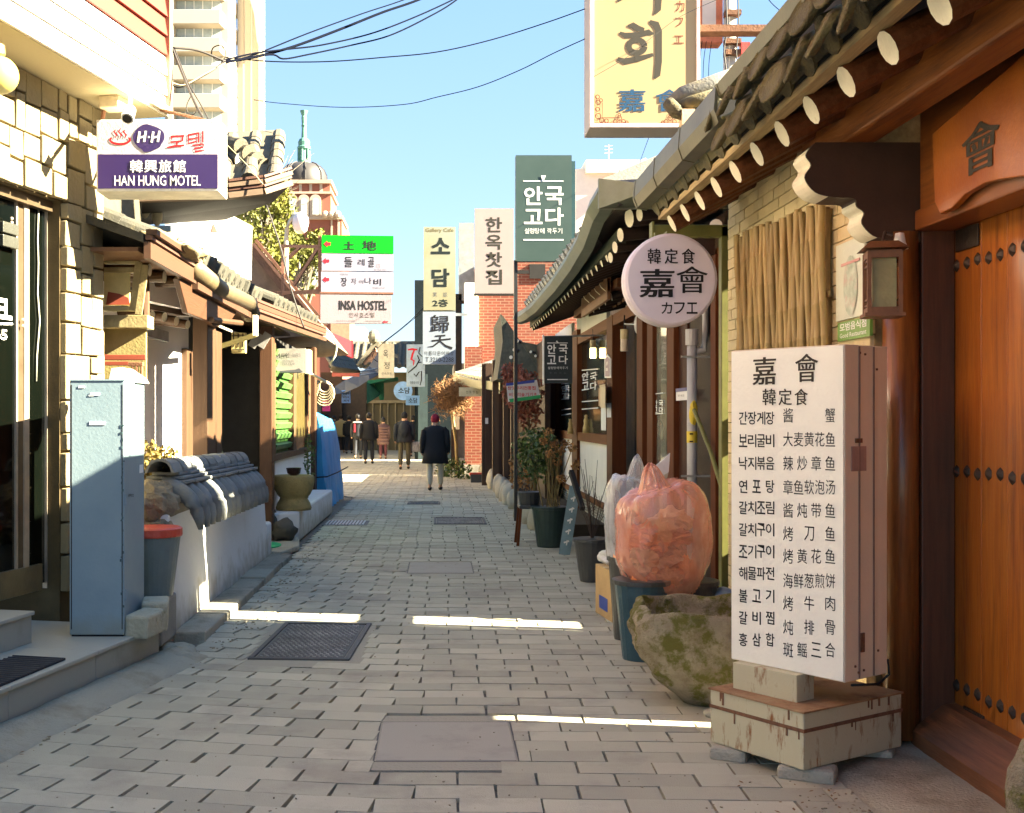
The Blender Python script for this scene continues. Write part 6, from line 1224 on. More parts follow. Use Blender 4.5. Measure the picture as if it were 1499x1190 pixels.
lou = M('pale_green_louvre', (.06, .17, .03), .5, c2=(.09, .20, .05), sc=2, bump=0); lb('louvre_back', 404, 430, 1.13, 2.55, M('green_louvre_back', (.04, .14, .02), .6), XB2 - .05, .01)
for i in range(10): MB().box((XB2 - .02, (YL(404, XB2) + YL(430, XB2)) / 2, 1.22 + .14 * i), (.05, YL(430, XB2) - YL(404, XB2), .075), (V(.9, 0, -.43), V(0, 1, 0), V(.43, 0, .9))).build('louvre_slat', lou, lh)
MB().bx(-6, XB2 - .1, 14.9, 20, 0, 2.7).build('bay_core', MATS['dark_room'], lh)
t = thing('house_sign', 'small white printed sign board hanging under the eave by the louvre window', 'sign', P(428, 528, 15.5)); pl_ = FY(15.5); panel('board', pl_, 399, 510, 447, 546, M('white_printed_board', (.36, .33, .30), .5, var=.03), t, 0, .05); MB().bx(P(447, 0, 15.5).x + .001, P(452, 0, 15.5).x, 15.5, 15.9, ZZ(547, 15.5), ZZ(511, 15.5)).build('side', cream, t)
txt(pl_, '여자만', 404, 517, 424, 524, blk, t, .01, off=.005); txt(pl_, '(점심특선)', 427, 517, 440, 523, gy, t, 0, off=.005); txt(pl_, '생선모듬', 413, 527, 430, 530, gy, t, 0, off=.005); txt(pl_, '723-1238', 413, 531, 431, 534, gy, t, 0, off=.005)
MB().prism([pl_.hit(x, y, .004) for x, y in ((400, 545), (400, 537), (403, 542), (410, 543), (420, 542), (432, 541), (438, 539), (444, 545))], (0, -.002, 0)).build('ink_hills', gy, t)
t = thing('lattice_lamp', 'small yellow lit lattice box lamp under the tiled eave', 'lamp', P(350, 502, 14)); c = P(350, 502, 13.8); MB().box(c, (.16, .12, .24)).build('body', M('yellow_lamp_paper', (.62, .5, .2), .6), t)
for dx in (-.055, 0, .055): MB().box(c + V(dx, -.063, .03), (.012, .006, .16)).build('bar', dark, t)
for dz in (-.08, .02, .08): MB().box(c + V(0, -.067, dz), (.15, .006, .012)).build('bar', dark, t)
MB().bar(P(320, 508, 12.6), P(374, 490, 12.6), .05, .05).build('arm', M('olive_rail', (.34, .28, .1), .6), t); MB().bx(P(372, 0, 12.6).x, P(378, 0, 12.6).x, 12.5, 12.6, ZZ(492, 12.6), ZZ(462, 12.6)).build('hanger', discw, t)
t = thing('air_vents', 'pair of slanted dark ribbed panels under the eave beside the lattice lamp', 'vent', P(385, 498, 14.5))
for dx in (0, 13): MB().bar(P(368 + dx, 508, 14.5), P(380 + dx, 488, 14.5), .1, .03, up=(0, -1, 0)).build('vent_panel', M('vent_grey', (.28, .27, .25), .6), t)
# ---- bowl and platform
t = thing('white_platform', 'low white plastered platform beneath the stone bowl', 'platform', (-2, 16, 0)); MB().prism([V(-2.4, 14.7, 0), V(-2.0, 14.7, 0), V(-1.78, 15.0, 0), V(-1.76, 19.5, 0), V(-2.4, 19.5, 0)], (0, 0, .40)).build('block', wp, t, bev=.03)
tag(MB().prism([V(-2.5, 13.35, 0), V(-1.78, 13.3, 0), V(-1.66, 14.0, 0), V(-1.78, 15.0, 0), V(-2.4, 15.0, 0)], (0, 0, .07)).build('doorstep', cstrip, bev=.02), 'rough concrete doorstep beyond the garden wall', 'step')
tag(MB().lathe([(.01, 0), (.21, 0), (.21, .012), (.01, .014)], (-2.08, 13.9, .071), 20, ax=(1, 1.6)).build('green_mat', flat('bright_green_mat', (.02, .35, .13), .7), org=(-2.08, 13.9, .07)), 'bright green oval mat on the concrete doorstep', 'mat')
for p, r_, lb_ in ((V(-1.93, 14.55, .19), (.17, .17, .13), 'dark rounded rock before the white platform, right one'), (V(-2.12, 14.75, .25), (.12, .15, .17), 'dark rock behind, leaning on the brown post')): rock('rock', p, r_, lb_, 'rock', M('dark_green_rock', (.09, .085, .07), .8, c2=(.05, .05, .04), sc=8, bump=.4), 4, .4)
t = thing('stone_bowl', 'large ochre stone mortar bowl on a waisted foot on the white platform', 'stone bowl', (-1.86, 15.2, .4)); c = P(430, 752, 0 + 15.2); c.z = .40
MB().lathe([(.225, 0), (.235, .03), (.215, .09), (.185, .14), (.18, .165), (.215, .20), (.25, .27), (.27, .36), (.272, .43), (.255, .455), (.22, .45), (.17, .40), (.02, .38)], c, 26).build('bowl', M('ochre_stone', (.34, .27, .11), .85, c2=(.25, .19, .075), sc=10, bump=.5, bs=60, stain=(.17, .15, .06), ss=7), t, smooth=True)
c2_ = c + V(0, 0, .45); tag(MB().lathe([(.05, 0), (.085, .03), (.10, .10), (.09, .1), (.02, .06)], c2_, 18).build('small_bowl', M('black_glaze', (.03, .012, .012), .3), org=c2_), 'small black and red bowl set on the stone mortar', 'bowl'); 
pt = thing('slender_plant', 'slender green climbing plant against the white wall right of the stone bowl', 'plant', (-1.9, 17.5, .4)); leafcloud('foliage', blobpts(V(-1.93, 17.5, .95), (.08, .35, .42), 130, 51, 0), .06, leafg, pt, 51); MB().tube([V(-1.95, 17.5, .4), V(-1.95, 17.5, 1.3)], .01).build('stem', stemm, pt)
# ---- blue tarpaulin
t = thing('blue_tarpaulin', 'bright blue tarpaulin draped over goods at the left roadside', 'tarpaulin', (-1.95, 21, 0)); tp = M('bright_blue_tarp', (.03, .30, .62), .45, c2=(.05, .36, .70), sc=2, bump=.35, bs=6); m = MB(); vs = []; n, k = 22, 16
for j in range(k + 1):
    q = j / k
    for i in range(n + 1):
        s_ = i / n; y_ = 19.9 + 3.6 * s_; prof_ = .06 + .19 * q ** .7 + (.05 * math.sin(q * 9) * .3); top = 1.72 - .18 * s_; z = top * (1 - q)
        vs.append(V(-2.15 + prof_ * 1.0 + .05 * noise.noise(V(s_ * 7, q * 3, 1)) + .035 * math.sin(s_ * 38 + q * 4) * (.3 + q), y_, max(.02, z)))
m.add(vs, [(j * (n + 1) + i, j * (n + 1) + i + 1, (j + 1) * (n + 1) + i + 1, (j + 1) * (n + 1) + i) for j in range(k) for i in range(n)])
e0 = [vs[j * (n + 1)] for j in range(k + 1)]; m.add(e0 + [V(-2.4, 19.95, p.z) for p in e0], [(j, j + 1, k + 1 + j + 1, k + 1 + j) for j in range(k)])
m.build('sheet', tp, t, smooth=True); MB().tube([V(-2.2, 19.82, .58), V(-1.88, 19.82, .60), V(-1.80, 21, .62), V(-1.8, 23.4, .62)], .012).build('strap', dark, t); MB().bx(-2.6, -2.1, 20.3, 23.4, 0, 1.6).build('covered_goods', dark, t)
tag(MB().tube([P(472, 722, 19.5), P(477, 725, 19.5), P(479, 738, 19.5), P(476, 752, 19.5)], .015, 8).build('white_hose', white, org=P(477, 750, 19.5), smooth=True), 'bit of white hose at the foot of the platform beside the tarpaulin', 'hose')
# ---- upper dark roof behind the motel sign
t = thing('dark_tiled_roof', 'dark underside and weathered tile ends of the hipped roof behind the motel sign', 'roof', P(300, 290, 11.8))
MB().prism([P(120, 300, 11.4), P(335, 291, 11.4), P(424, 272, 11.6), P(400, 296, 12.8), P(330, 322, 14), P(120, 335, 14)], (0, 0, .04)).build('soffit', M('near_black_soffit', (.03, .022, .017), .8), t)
fb = M('grey_brown_fascia', (.15, .10, .065), .7, stretch=WX, sc=3)
for a, b in ((P(200, 292, 11.35), P(335, 287, 11.35)), (P(335, 287, 11.35), P(385, 281, 11.4)), (P(385, 281, 11.4), P(425, 268, 11.6))):
    for dz, w_, mt_ in ((0, .07, fb), (.06, .03, dkt), (.10, .05, fb), (.15, .03, dkt)): MB().bar(a + Z * dz, b + Z * dz, .06 + (.03 if mt_ is fb else 0), w_ * .8).build('fascia', mt_, t)
wt = M('pale_weathered_tile', (.16, .135, .09), .85, c2=(.10, .085, .06), sc=9, bump=.4, rnd=.2, stain=(.06, .055, .045), ss=6, st=(.52, .66))
giwa(t, P(205, 272, 11.5), P(402, 262, 11.6), V(-.1, .9, .45), 2.2, wt, pitch=.25, r=.08, seg=.32, pieces=2, discm=wt)
for k_, (x, y) in enumerate(((338, 212), (350, 222), (362, 232), (374, 242), (340, 232), (356, 246))): MB().tube([P(x - 26, y - 8, 12.6), P(x + 14, y + 2, 12.2)], [.07, .085], 12).build('ridge_tile', wt, t, smooth=False); MB().tube([P(x + 14, y + 2, 12.2), P(x + 15, y + 2.3, 12.19)], .088, 12).build('tile_end', discw if k_ > 3 else wt, t)
MB().prism([P(333, 205, 12.8), P(384, 238, 12.4), P(384, 262, 12.4), P(333, 262, 12.8)], (-.3, .3, 0)).build('ridge_core', MATS['grey_brown_fascia'], t)
for x, y in ((230, 316), (212, 305)): MB().ball(P(x, y, 12.5), (.06, .02, .11), 12, 8).build('rafter_end', discw, t)
MB().bx(-4.6, P(250, 0, 14.1).x, 14.1, 14.6, 2.6, ZZ(330, 14.1)).build('dark_window_wall', M('blue_black_wall', (.018, .03, .05), .4), t); MB().bx(P(226, 0, 14.05).x, P(231, 0, 14.05).x, 14.0, 14.1, 2.8, ZZ(335, 14)).build('white_mullion', white, t)
MB().bx(-5, -2.9, 9.4, 11.4, 2.9, 3.9).build('shaded_upper_wall', M('dark_olive_wall', (.08, .07, .045), .8), t)  # dark colour stands for the shadow recess under the eave
t = thing('white_gable', 'bright white gable end wall with a small triangular vent above the tiled eave', 'building', P(310, 360, 14.6)); wg = Pl(P(310, 360, 14.6), (.62, -.78, 0))
MB().prism([wg.hit(x, y) for x, y in ((250, 330), (322, 306), (369, 331), (368, 410), (250, 375))], wg.n * -2.5).build('wall', brightw, t)
MB().prism([wg.hit(x, y, .004) for x, y in ((308, 340), (318, 340), (312, 327))], wg.n * .008).build('vent', M('rusty_vent', (.07, .03, .015), .7), t); MB().prism([wg.hit(x, y, .004) for x, y in ((251, 331), (260, 329), (258, 370), (251, 372))], wg.n * .006).build('blue_graffiti', M('blue_streaks', (.2, .3, .6), .6, c2=(.75, .75, .75), sc=7, bump=0), t)
# neighbouring gable roof behind, dark red bargeboard running down to the right
t = thing('gabled_house', 'house with a long dark red sloping bargeboard behind the white gable', 'building', P(400, 450, 19)); brd = M('red_brown_barge', (.13, .055, .03), .6)
MB().bar(P(368, 360, 18.5), P(470, 486, 18.5), .12, .16).build('bargeboard', brd, t); MB().bar(P(371, 357, 18.45), P(474, 482, 18.45), .1, .04).build('barge_line', dkt, t); MB().bar(P(375, 352, 18.5), P(478, 477, 18.5), .14, .05).build('barge_cap', brd, t)
MB().prism([P(368, 365, 18.6), P(470, 490, 18.6), P(340, 500, 18.6), P(340, 360, 18.6)], (0, 6, 0)).build('gable_wall', M('shaded_brown_render', (.2, .13, .09), .8), t)
wv = MB(); 
for i in range(10): c = P(395 + i * 7, 440 + i * 5.5, 17.4); wv.tube([c, c + V(-.5, .3, .28)], .075, 10)
wv.build('roof_tiles', st2, t)
# ================================================================ HOSTEL SIGNS
brn = M('brown_steel', (.18, .08, .05), .6)
t = thing('direction_sign', 'stacked three panel direction sign, green on top, with red left arrows', 'sign', P(522, 388, 17.5)); pn = V(.08, -1, 0); pl_ = Pl(P(470, 400, 17.3), pn)
def pb_(nm, x0, y0, x1, y1, mt_, pl=None, t_=.1):
    q = pl or pl_; a, b, c, d = (q.hit(*k) for k in ((x0, y1), (x1, y1), (x1, y0), (x0, y0)))
    return MB().prism([V(a.x, a.y, ZZ(y1, a.y)), V(b.x, b.y, ZZ(y1, a.y)), V(b.x, b.y, ZZ(y0, a.y)), V(a.x, a.y, ZZ(y0, a.y))], q.n * -t_).build(nm, mt_, t)
pb_('green_panel', 471, 344, 576, 370, flat('vivid_green_face', (.0, .27, .005), .35)); lilw = flat('lilac_sign_face', (.26, .245, .31), .4)
pb_('white_panel', 471, 371, 576, 396, lilw); pb_('white_panel', 470, 397.5, 576, 427, lilw); pb_('frame', 468, 427, 576, 429.5, brn, t_=.14)
redp = flat('arrow_red', (.6, .008, .02))
for x, y in ((479, 357), (477, 382), (477, 409)): MB().prism([pl_.hit(a, b, .003) for a, b in ((x - 5, y), (x, y - 4.5), (x, y - 2.2), (x + 5, y - 2.2), (x + 5, y + 2.2), (x, y + 2.2), (x, y + 4.5))], pl_.n * .001).build('arrow', redp, t)
K = dict(off=.003)
for s_, x0, y0, x1, y1, b_ in (('土', 503, 353, 519, 365, .01), ('地', 531, 352, 551, 366, .01), ('들', 504, 376, 516, 391, .01), ('레', 524, 379, 534, 389, .0), ('골', 539, 376, 548, 391, .01), ('장', 499, 406, 508, 419, .01), ('자', 514, 407, 522, 416, .0), ('의', 525, 410, 532, 415, 0), ('나', 534, 406, 544, 416, 0), ('비', 547, 408, 558, 418, .01)): txt(pl_, s_, x0, y0, x1, y1, blk, t, b_, **K)
txt(pl_, '印', 551, 386, 557, 393, flat('seal_red', (.6, .2, .22)), t, **K)
txt(pl_, '전화안내', 545, 420, 563, 423, gy, t, **K); txt(pl_, '02-720-5511', 548, 393.5, 566, 396, gy, t, **K); txt(pl_, '전통찻집', 498, 400, 510, 403, gy, t, **K)
for a, b in ((P(412, 360, 17.6), P(470, 361, 17.4)), (P(414, 430, 17.6), P(470, 425, 17.4)), (P(414, 360, 17.6), P(414, 440, 17.6)), (P(468, 345, 17.4), P(468, 430, 17.4)), (P(466, 362, 17.4), P(430, 418, 17.5)), (P(440, 361, 17.5), P(424, 376, 17.6)), (P(360, 428, 17.8), P(468, 428, 17.4))): MB().bar(a, b, .045).build('strut', brn, t)
t = thing('hostel_sign', 'pale lilac hostel sign with bold black English name hanging below the direction sign', 'sign', P(522, 452, 17.5))
pb_('panel', 469, 431, 573, 473, M('lilac_hostel_face', (.26, .215, .235), .4, var=.04)); txt(pl_, 'INSA HOSTEL', 496, 440, 566, 454, blk, t, .025, **K); row(pl_, '인사호스텔', 511, 548, 461, 6, 7, gw, t, .0, **K)
txt(pl_, '게스트하우스 예약문의', 492, 468.5, 520, 471, gy, t, **K); txt(pl_, 'www.insahostel', 535, 468.5, 558, 471, gy, t, **K); MB().prism([pl_.hit(a, b, .003) for a, b in ((560, 471), (563, 469), (563, 470.2), (568, 470.2), (568, 471.8), (563, 471.8), (563, 473))], pl_.n * .001).build('arrow', redp, t)
for x in (498, 556): MB().tube([pl_.hit(x, 429, -.05), pl_.hit(x, 432, -.05)], .012).build('hanger', brn, t)
t = thing('street_lamp', 'curved neck street lamp with a white glass shade before the autumn tree', 'street lamp', P(420, 480, 23)); Y = 23
MB().tube([P(419, 600, Y), P(419, 350, Y), P(420, 336, Y), P(424, 324, Y), P(431, 315, Y), P(434, 312, Y)], [.05, .045, .04, .035, .03, .03], 10).build('pole', M('cream_pole', (.52, .45, .33), .5), t, smooth=True)
MB().lathe([(.03, .02), (.09, 0), (.155, -.09), (.165, -.2), (.13, -.34), (.07, -.4), (.01, -.41)], P(440, 312, Y), 18).build('shade', M('pinkish_glass_shade', (.72, .62, .60), .25, var=.03), t, smooth=True); MB().bx(P(418, 0, Y).x, P(423, 0, Y).x, Y - .1, Y - .03, ZZ(376, Y), ZZ(362, Y)).build('control_box', discw, t)
# ================================================================ DISTANCE LEFT
t = thing('apartment_tower', 'pale high rise with recessed balcony windows behind the motel', 'building', P(310, 612, 110)); Y = 110; apc = M('pale_concrete_facade', (.38, .33, .255), .8, var=.05, sc=.3, bump=0); wing = M('apartment_glass', (.30, .36, .37), .25, c2=(.42, .47, .47), sc=.5, bump=0)
xa = lambda p: P(p, 0, Y).x
MB().bx(xa(236), xa(330), Y + 1.5, Y + 6, 0, ZZ(-200, Y)).build('front_block', apc, t); MB().bx(xa(330) + .1, xa(372), Y + 6, Y + 6.8, 0, ZZ(-60, Y)).build('side_block', M('sunlit_side_wall', (.42, .37, .29), .8, var=.03, bump=0), t)
for i in range(12):
    y0 = 177 - 41 * i + .5
    MB().bx(xa(246), xa(322), Y, Y + 1.6, ZZ(y0 + 21, Y), ZZ(y0, Y)).build('floor_band', apc, t, bev=.05)
    w_ = MB().bx(xa(253), xa(319), Y + 1.45, Y + 1.55, ZZ(y0, Y), ZZ(y0 - 20, Y)).build('window', wing, t)
    for x in (266, 279, 292, 306): MB().bx(xa(x), xa(x + .8), Y + 1.38, Y + 1.45, ZZ(y0, Y), ZZ(y0 - 20, Y)).build('mullion', white, w_)
    MB().bx(xa(246), xa(253), Y, Y + 1.6, ZZ(y0, Y), ZZ(y0 - 20, Y)).build('pier', apc, t); MB().prism([V(xa(322), Y + .2, ZZ(y0 + 21, Y)), V(xa(331), Y + 4, ZZ(y0 + 21, Y)), V(xa(331), Y + 4, ZZ(y0, Y)), V(xa(322), Y + .2, ZZ(y0, Y))], (0, 3, 0)).build('balcony', apc, t)
for x in (340, 352, 364): MB().bx(xa(x), xa(x + 1.5), Y + 5.9, Y + 6, 0, ZZ(-60, Y)).build('fin', apc, t)
MB().prism([P(x, y, Y + 5) for x, y in ((366, -60), (384, -60), (383, 40), (381, 74), (376, 60), (372, 20), (366, 0))], (0, .8, 0)).build('crown_cornice', M('sunlit_side_wall', (.72, .67, .58), .8), t)
t = thing('domed_tower', 'red brick and stone tower with a grey dome and green copper spire', 'tower', P(447, 612, 130)); Y = 130; k = Y / F; rb = M('tower_brick', (.30, .105, .07), .8, c2=(.25, .085, .056), sc=.4, bump=0); stn = M('tower_stone', (.40, .31, .24), .8, var=.06, sc=.5, bump=0); cop_ = M('verdigris_copper', (.08, .22, .17), .6, c2=(.12, .28, .22), sc=1, bump=0); dom = M('lead_dome', (.04, .036, .036), .5, var=.1, sc=.4, bump=0)
C_ = P(445, 612, Y + 3.5); C_.z = 0; zz = lambda y: ZZ(y, Y)
MB().lathe([(q * k, zz(y)) for q, y in ((33, 266), (34.5, 258), (33.5, 247), (30, 239), (24, 233), (16, 230), (1, 229))], C_, 24).build('dome', dom, t, smooth=True)
for a in range(8): MB().tube([C_ + V(q * k * math.cos(R(45 * a + 10)), q * k * math.sin(R(45 * a + 10)), zz(y)) for q, y in ((33.5, 266), (35, 258), (34, 247), (30.5, 239), (24.5, 233), (16, 229.5))], .1, 5).build('dome_rib', dom, t)
MB().lathe([(q * k, zz(y)) for q, y in ((9.5, 230), (9.5, 226), (7.5, 226), (7.5, 209), (10, 208), (10.5, 205), (8.5, 203), (9, 197), (7, 193), (4, 191), (3.4, 175), (4.2, 172), (3.4, 170), (4, 160), (3.4, 158), (5.5, 152), (6, 150), (.5, 149))], C_, 14).build('spire', cop_, t)
for i in range(6):
    a = R(60 * i + 20); MB().tube([C_ + V(8.6 * k * math.cos(a), 8.6 * k * math.sin(a), zz(226)), C_ + V(8.6 * k * math.cos(a), 8.6 * k * math.sin(a), zz(209))], .12, 5).build('spire_column', cop_, t)
def blk_(nm, x0, x1, y0, y1, mt_, f=0, b=7): return MB().bx(P(x0, 0, Y).x, P(x1, 0, Y).x, Y + f, Y + b, zz(y1), zz(y0)).build(nm, mt_, t)
blk_('cornice', 404, 486, 264, 269, stn, -.4); blk_('frieze', 407, 483, 269, 281, rb); blk_('cornice', 404, 487, 281, 284, stn, -.3); blk_('drum_wall', 406, 484, 284, 318, rb); blk_('wide_body', 398, 500, 318, 620, rb, .3, 12); blk_('string_course', 396, 502, 316, 321, stn, -.2); blk_('string_course', 397, 501, 360, 366, stn, -.0)
for x in (408, 423, 438, 453, 468): blk_('stone_pier', x, x + 4, 269, 281, stn, -.15, 0)
for x in (428, 445, 462):
    m = MB(); m.prism([P(x + a, y, Y - .05) for a, y in ([(-8, 316), (-8, 292)] + [(-8 * math.cos(R(i * 22.5)), 292 - 7 * math.sin(R(i * 22.5))) for i in range(1, 8)] + [(8, 292), (8, 316)])], (0, -.25, 0)); w_ = m.build('window_surround', stn, t)
    m = MB(); m.prism([P(x + a, y, Y - .35) for a, y in ([(-4.5, 314), (-4.5, 294)] + [(-4.5 * math.cos(R(i * 30)), 294 - 4.5 * math.sin(R(i * 30))) for i in range(1, 6)] + [(4.5, 294), (4.5, 314)])], (0, -.06, 0)); m.build('window', M('tower_glass', (.32, .38, .38), .3, c2=(.5, .5, .48), bump=0), w_)
for x in (402, 411, 476, 485, 494): MB().ball(P(x, 314, Y - .5), .42, 10, 8).build('stone_finial', stn, t)
for x in (420, 440, 461): blk_('tall_window', x - 7, x + 7, 372, 420, stn, -.1, 1); blk_('pane', x - 4.5, x + 4.5, 376, 418, M('tower_glass', (.32, .38, .38)), -.2, 0)
for x in (404, 484, 494): blk_('stone_quoin', x, x + 2.5, 321, 600, stn, .1, 1)
# autumn tree
def bigtree(name, label, c, r, n, size, mats, trunk, seed, h0=0):
    t = thing(name, label, 'tree', (c[0], c[1], 0)); rnd = random.Random(seed); m = MB(); m.tube([V(c[0], c[1], h0), V(c[0] + .2, c[1], c[2] * .6), Vector(c)], [.35, .25, .1], 8); tips = []
    for i in range(26):
        d = V(rnd.gauss(0, 1), rnd.gauss(0, 1), rnd.gauss(.3, .9)).normalized(); e = Vector(c) + V(d.x * r[0], d.y * r[1], d.z * r[2]) * rnd.uniform(.5, .95); s_ = V(c[0], c[1], c[2] * rnd.uniform(.5, .9)); mid = s_.lerp(e, .5) + V(0, 0, .4); m.tube([s_, mid, e], [.09, .05, .02], 5); tips.append(e)
    m.build('trunk', trunk, t)
    for q, mt_ in enumerate(mats):
        pts = []
        for e in tips[q::len(mats)]:
            rr_ = rnd.uniform(.22, .42); pts += blobpts(e, (r[0] * rr_, r[1] * rr_, r[2] * rr_), int(n / len(tips)), rnd.randint(0, 9999), 0)
        leafcloud('crown', pts, size, mt_, t, seed + q, kind='stuff')
    return t
ylf = M('autumn_yellow_leaf', (.17, .155, .014), .7, c2=(.10, .115, .01), sc=1.2, bump=0); glf = M('autumn_olive_leaf', (.075, .09, .01), .7, c2=(.12, .12, .014), sc=1.2, bump=0); grayt = M('grey_bark', (.25, .21, .16), .9)
bigtree('autumn_tree', 'yellow green autumn tree in front of the domed tower', P(437, 385, 62), (1.9, 2, 2.2), 5200, .26, (ylf, glf), grayt, 61); bigtree('autumn_tree', 'yellow green autumn tree at the left of the domed tower behind the white gable', P(384, 330, 58), (1.6, 2, 3.1), 6000, .25, (ylf, glf), grayt, 62)
t = thing('bare_tree', 'bare grey twigs of a winter tree above the tiled roof tip left of the dome', 'tree', P(400, 260, 75)); m = MB(); rnd = random.Random(8); c = P(402, 300, 75); m.tube([V(c.x, 75, 0), c], [.3, .1], 6)
for i in range(70):
    e = c + V(rnd.gauss(0, .8), 0, rnd.uniform(0, 3.6)); q = c + V((e - c).x * .3, rnd.gauss(0, .5), (e - c).z * .5); m.tube([c, q, e], [.05, .03, .012], 3)
    for _ in range(2): m.tube([q, q + V(rnd.gauss(0, .5), 0, rnd.uniform(.1, .7))], [.02, .01], 3)
m.build('branches', grayt, t)
# ================================================================ STREET END
t = thing('end_house', 'tiled hanok house closing the end of the street', 'building', P(555, 612, 58)); Y = 58; plw = M('cream_end_wall', (.22, .175, .09), .8, c2=(.18, .14, .07), sc=.6); 
def eb(nm, x0, x1, y0, y1, mt_, Yq=58, d=.15, th=None): return MB().bx(P(x0, 0, Yq).x, P(x1, 0, Yq).x, Yq, Yq + d, ZZ(y1, Yq), ZZ(y0, Yq)).build(nm, mt_, th or t)
dw = M('dark_end_timber', (.09, .06, .04), .7); eb('dark_wall', 470, 536, 555, 668, dw, 57.8, 3); eb('cream_wall', 536, 622, 545, 668, plw, 58, 3)
for x in (545, 556, 567, 578, 590, 600): eb('door_post', x, x + 1.6, 588, 665, M('cream_post', (.42, .33, .18), .7), 57.9)
eb('head_rail', 536, 608, 586, 590, MATS['cream_post'], 57.85); eb('white_notice', 484, 496, 593, 603, white, 57.5, .1); eb('notice_print', 487, 493, 596, 600, blk, 57.48, .01); eb('pink_poster', 472, 483, 586, 602, flat('pink', (.75, .05, .35)), 50, .1)
giwa(t, P(484, 536, 57), P(640, 536, 57), V(0, .9, .42), 3.4, M('far_roof_tile', (.12, .105, .08), .85, c2=(.08, .072, .055), sc=2), pitch=.36, r=.12, seg=.5, pieces=1, plates=False)
MB().bar(P(484, 509, 60), P(640, 503, 60), .4, .35).build('ridge', M('far_ridge', (.2, .18, .13), .8), t); MB().ball(P(547, 493, 57), (.3, .3, .35), 10, 8).build('ridge_finial', M('far_ridge', (.2, .18, .13), .8), t); MB().prism([P(520, 535, 57), P(548, 500, 57), P(552, 500, 57), P(582, 520, 57), P(582, 524, 57), P(550, 506, 57), P(526, 537, 57)], (0, .5, 0)).build('gable_ridge', M('far_ridge', (.2, .18, .13), .8), t)
MB().prism([P(527, 536, 57.2), P(549, 508, 57.2), P(556, 536, 57.2)], (0, 3, 0)).build('gable_wall', M('terracotta_gable', (.5, .28, .18), .8), t)
t = thing('side_tiled_house', 'far tiled house with brown eaves behind the red awning', 'building', P(500, 560, 46)); giwa(t, P(488, 540, 46), P(524, 545, 50), V(-.3, .85, .42), 3.2, M('far_roof_tile', (.36, .33, .27)), pitch=.34, r=.12, seg=.5, pieces=1, plates=False); eb('wall', 470, 500, 545, 640, M('warm_brown_wall', (.10, .055, .03), .8), 57.2, .5); eb('eave_board', 486, 526, 546, 551, M('red_eave_board', (.25, .06, .05), .7), 45.9)
eb('upper_brick_house', 484, 512, 440, 530, M('salmon_render', (.42, .22, .14), .8), 70, 4); eb('upper_white_house', 514, 533, 478, 530, MATS['white_render'], 72, 4)
t = thing('red_awning', 'bright red awning sticking out above the far left house', 'awning', P(495, 505, 30)); MB().prism([P(475, 482, 29), P(515, 499, 33), P(515, 523, 33), P(492, 514, 30.5)], (-.05, .15, 0)).build('canopy', M('red_awning_cloth', (.26, .006, .012), .6, var=.1), t); MB().bar(P(515, 498, 33), P(515, 524, 33), .06).build('edge_bar', M('red_awning_edge', (.4, .02, .03), .5), t)
t = thing('navy_awning', 'navy blue tarpaulin awning across the far end of the street', 'awning', P(520, 545, 52)); m = MB(); n = 14; vs = []
tp_ = [(490, 566), (505, 556), (525, 548), (540, 536), (556, 512), (560, 512)]; bt_ = [(490, 577), (505, 575), (525, 566), (540, 556), (556, 548), (560, 545)]
for i, (a, b) in enumerate(zip(tp_, bt_)): vs += [P(*a, 53 + .3 * math.sin(i)), P(*b, 51.5 + .3 * math.sin(i * 2))]
m.add(vs, [(2 * i, 2 * i + 1, 2 * i + 3, 2 * i + 2) for i in range(5)]); m.build('sheet', M('navy_tarp', (.018, .026, .055), .6), t)
for y in (543, 549): MB().tube([P(490, y, 50), P(525, y + 1, 51), P(555, y - 4, 52)], .035, 6).build('support_pipe', steel, t)
t = thing('green_awning', 'bright green open awning over the far cream doorway', 'awning', P(555, 570, 55)); gm_ = M('emerald_awning', (.015, .18, .09), .6, var=.15)
MB().prism([P(537, 557, 54.5), P(582, 552, 54.5), P(582, 557, 55.5), P(540, 562, 54.5)], (0, 1, 0)).build('canopy', gm_, t); MB().prism([P(537, 559, 54.3), P(548, 563, 55.5), P(558, 577, 55.5), P(537, 591, 54.3)], (0, .08, 0)).build('side_flap', M('mint_awning', (.07, .26, .15), .6), t); MB().prism([P(548, 562, 55.5), P(562, 560, 55.5), P(562, 585, 55.5), P(556, 586, 55.5)], (0, .06, 0)).build('inner_flap', gm_, t)
def fsign(nm, lb, x0, y0, x1, y1, Yq, face, chars, ink, d=.12, bold=.02):
    t = thing(nm, lb, 'sign', P((x0 + x1) / 2, (y0 + y1) / 2, Yq)); pl_ = FY(Yq); panel('board', pl_, x0, y0, x1, y1, face, t, 0, d)
    for ch, a, b, c, e in chars: txt(pl_, ch, a, b, c, e, ink, t, bold, off=.004)
    return t
fsign('teal_sign', 'small cream vertical sign with two thin syllables above the green awning', 554, 503, 577, 553, 40, M('cream_vertical_face', (.66, .62, .46), .5), (('옥', 561, 512, 568, 524), ('정', 562, 530, 570, 540), ('민속주점', 559, 545, 573, 549)), ink2, .12, 0)
t = fsign('calligraphy_sign', 'tall pale blue sign with red and black brush calligraphy', 595, 504, 622, 566, 36, M('pale_blue_face', (.34, .46, .56), .4), (('전통음식점', 600, 558, 613, 562),), ink2, .12, 0); pl_ = FY(36)
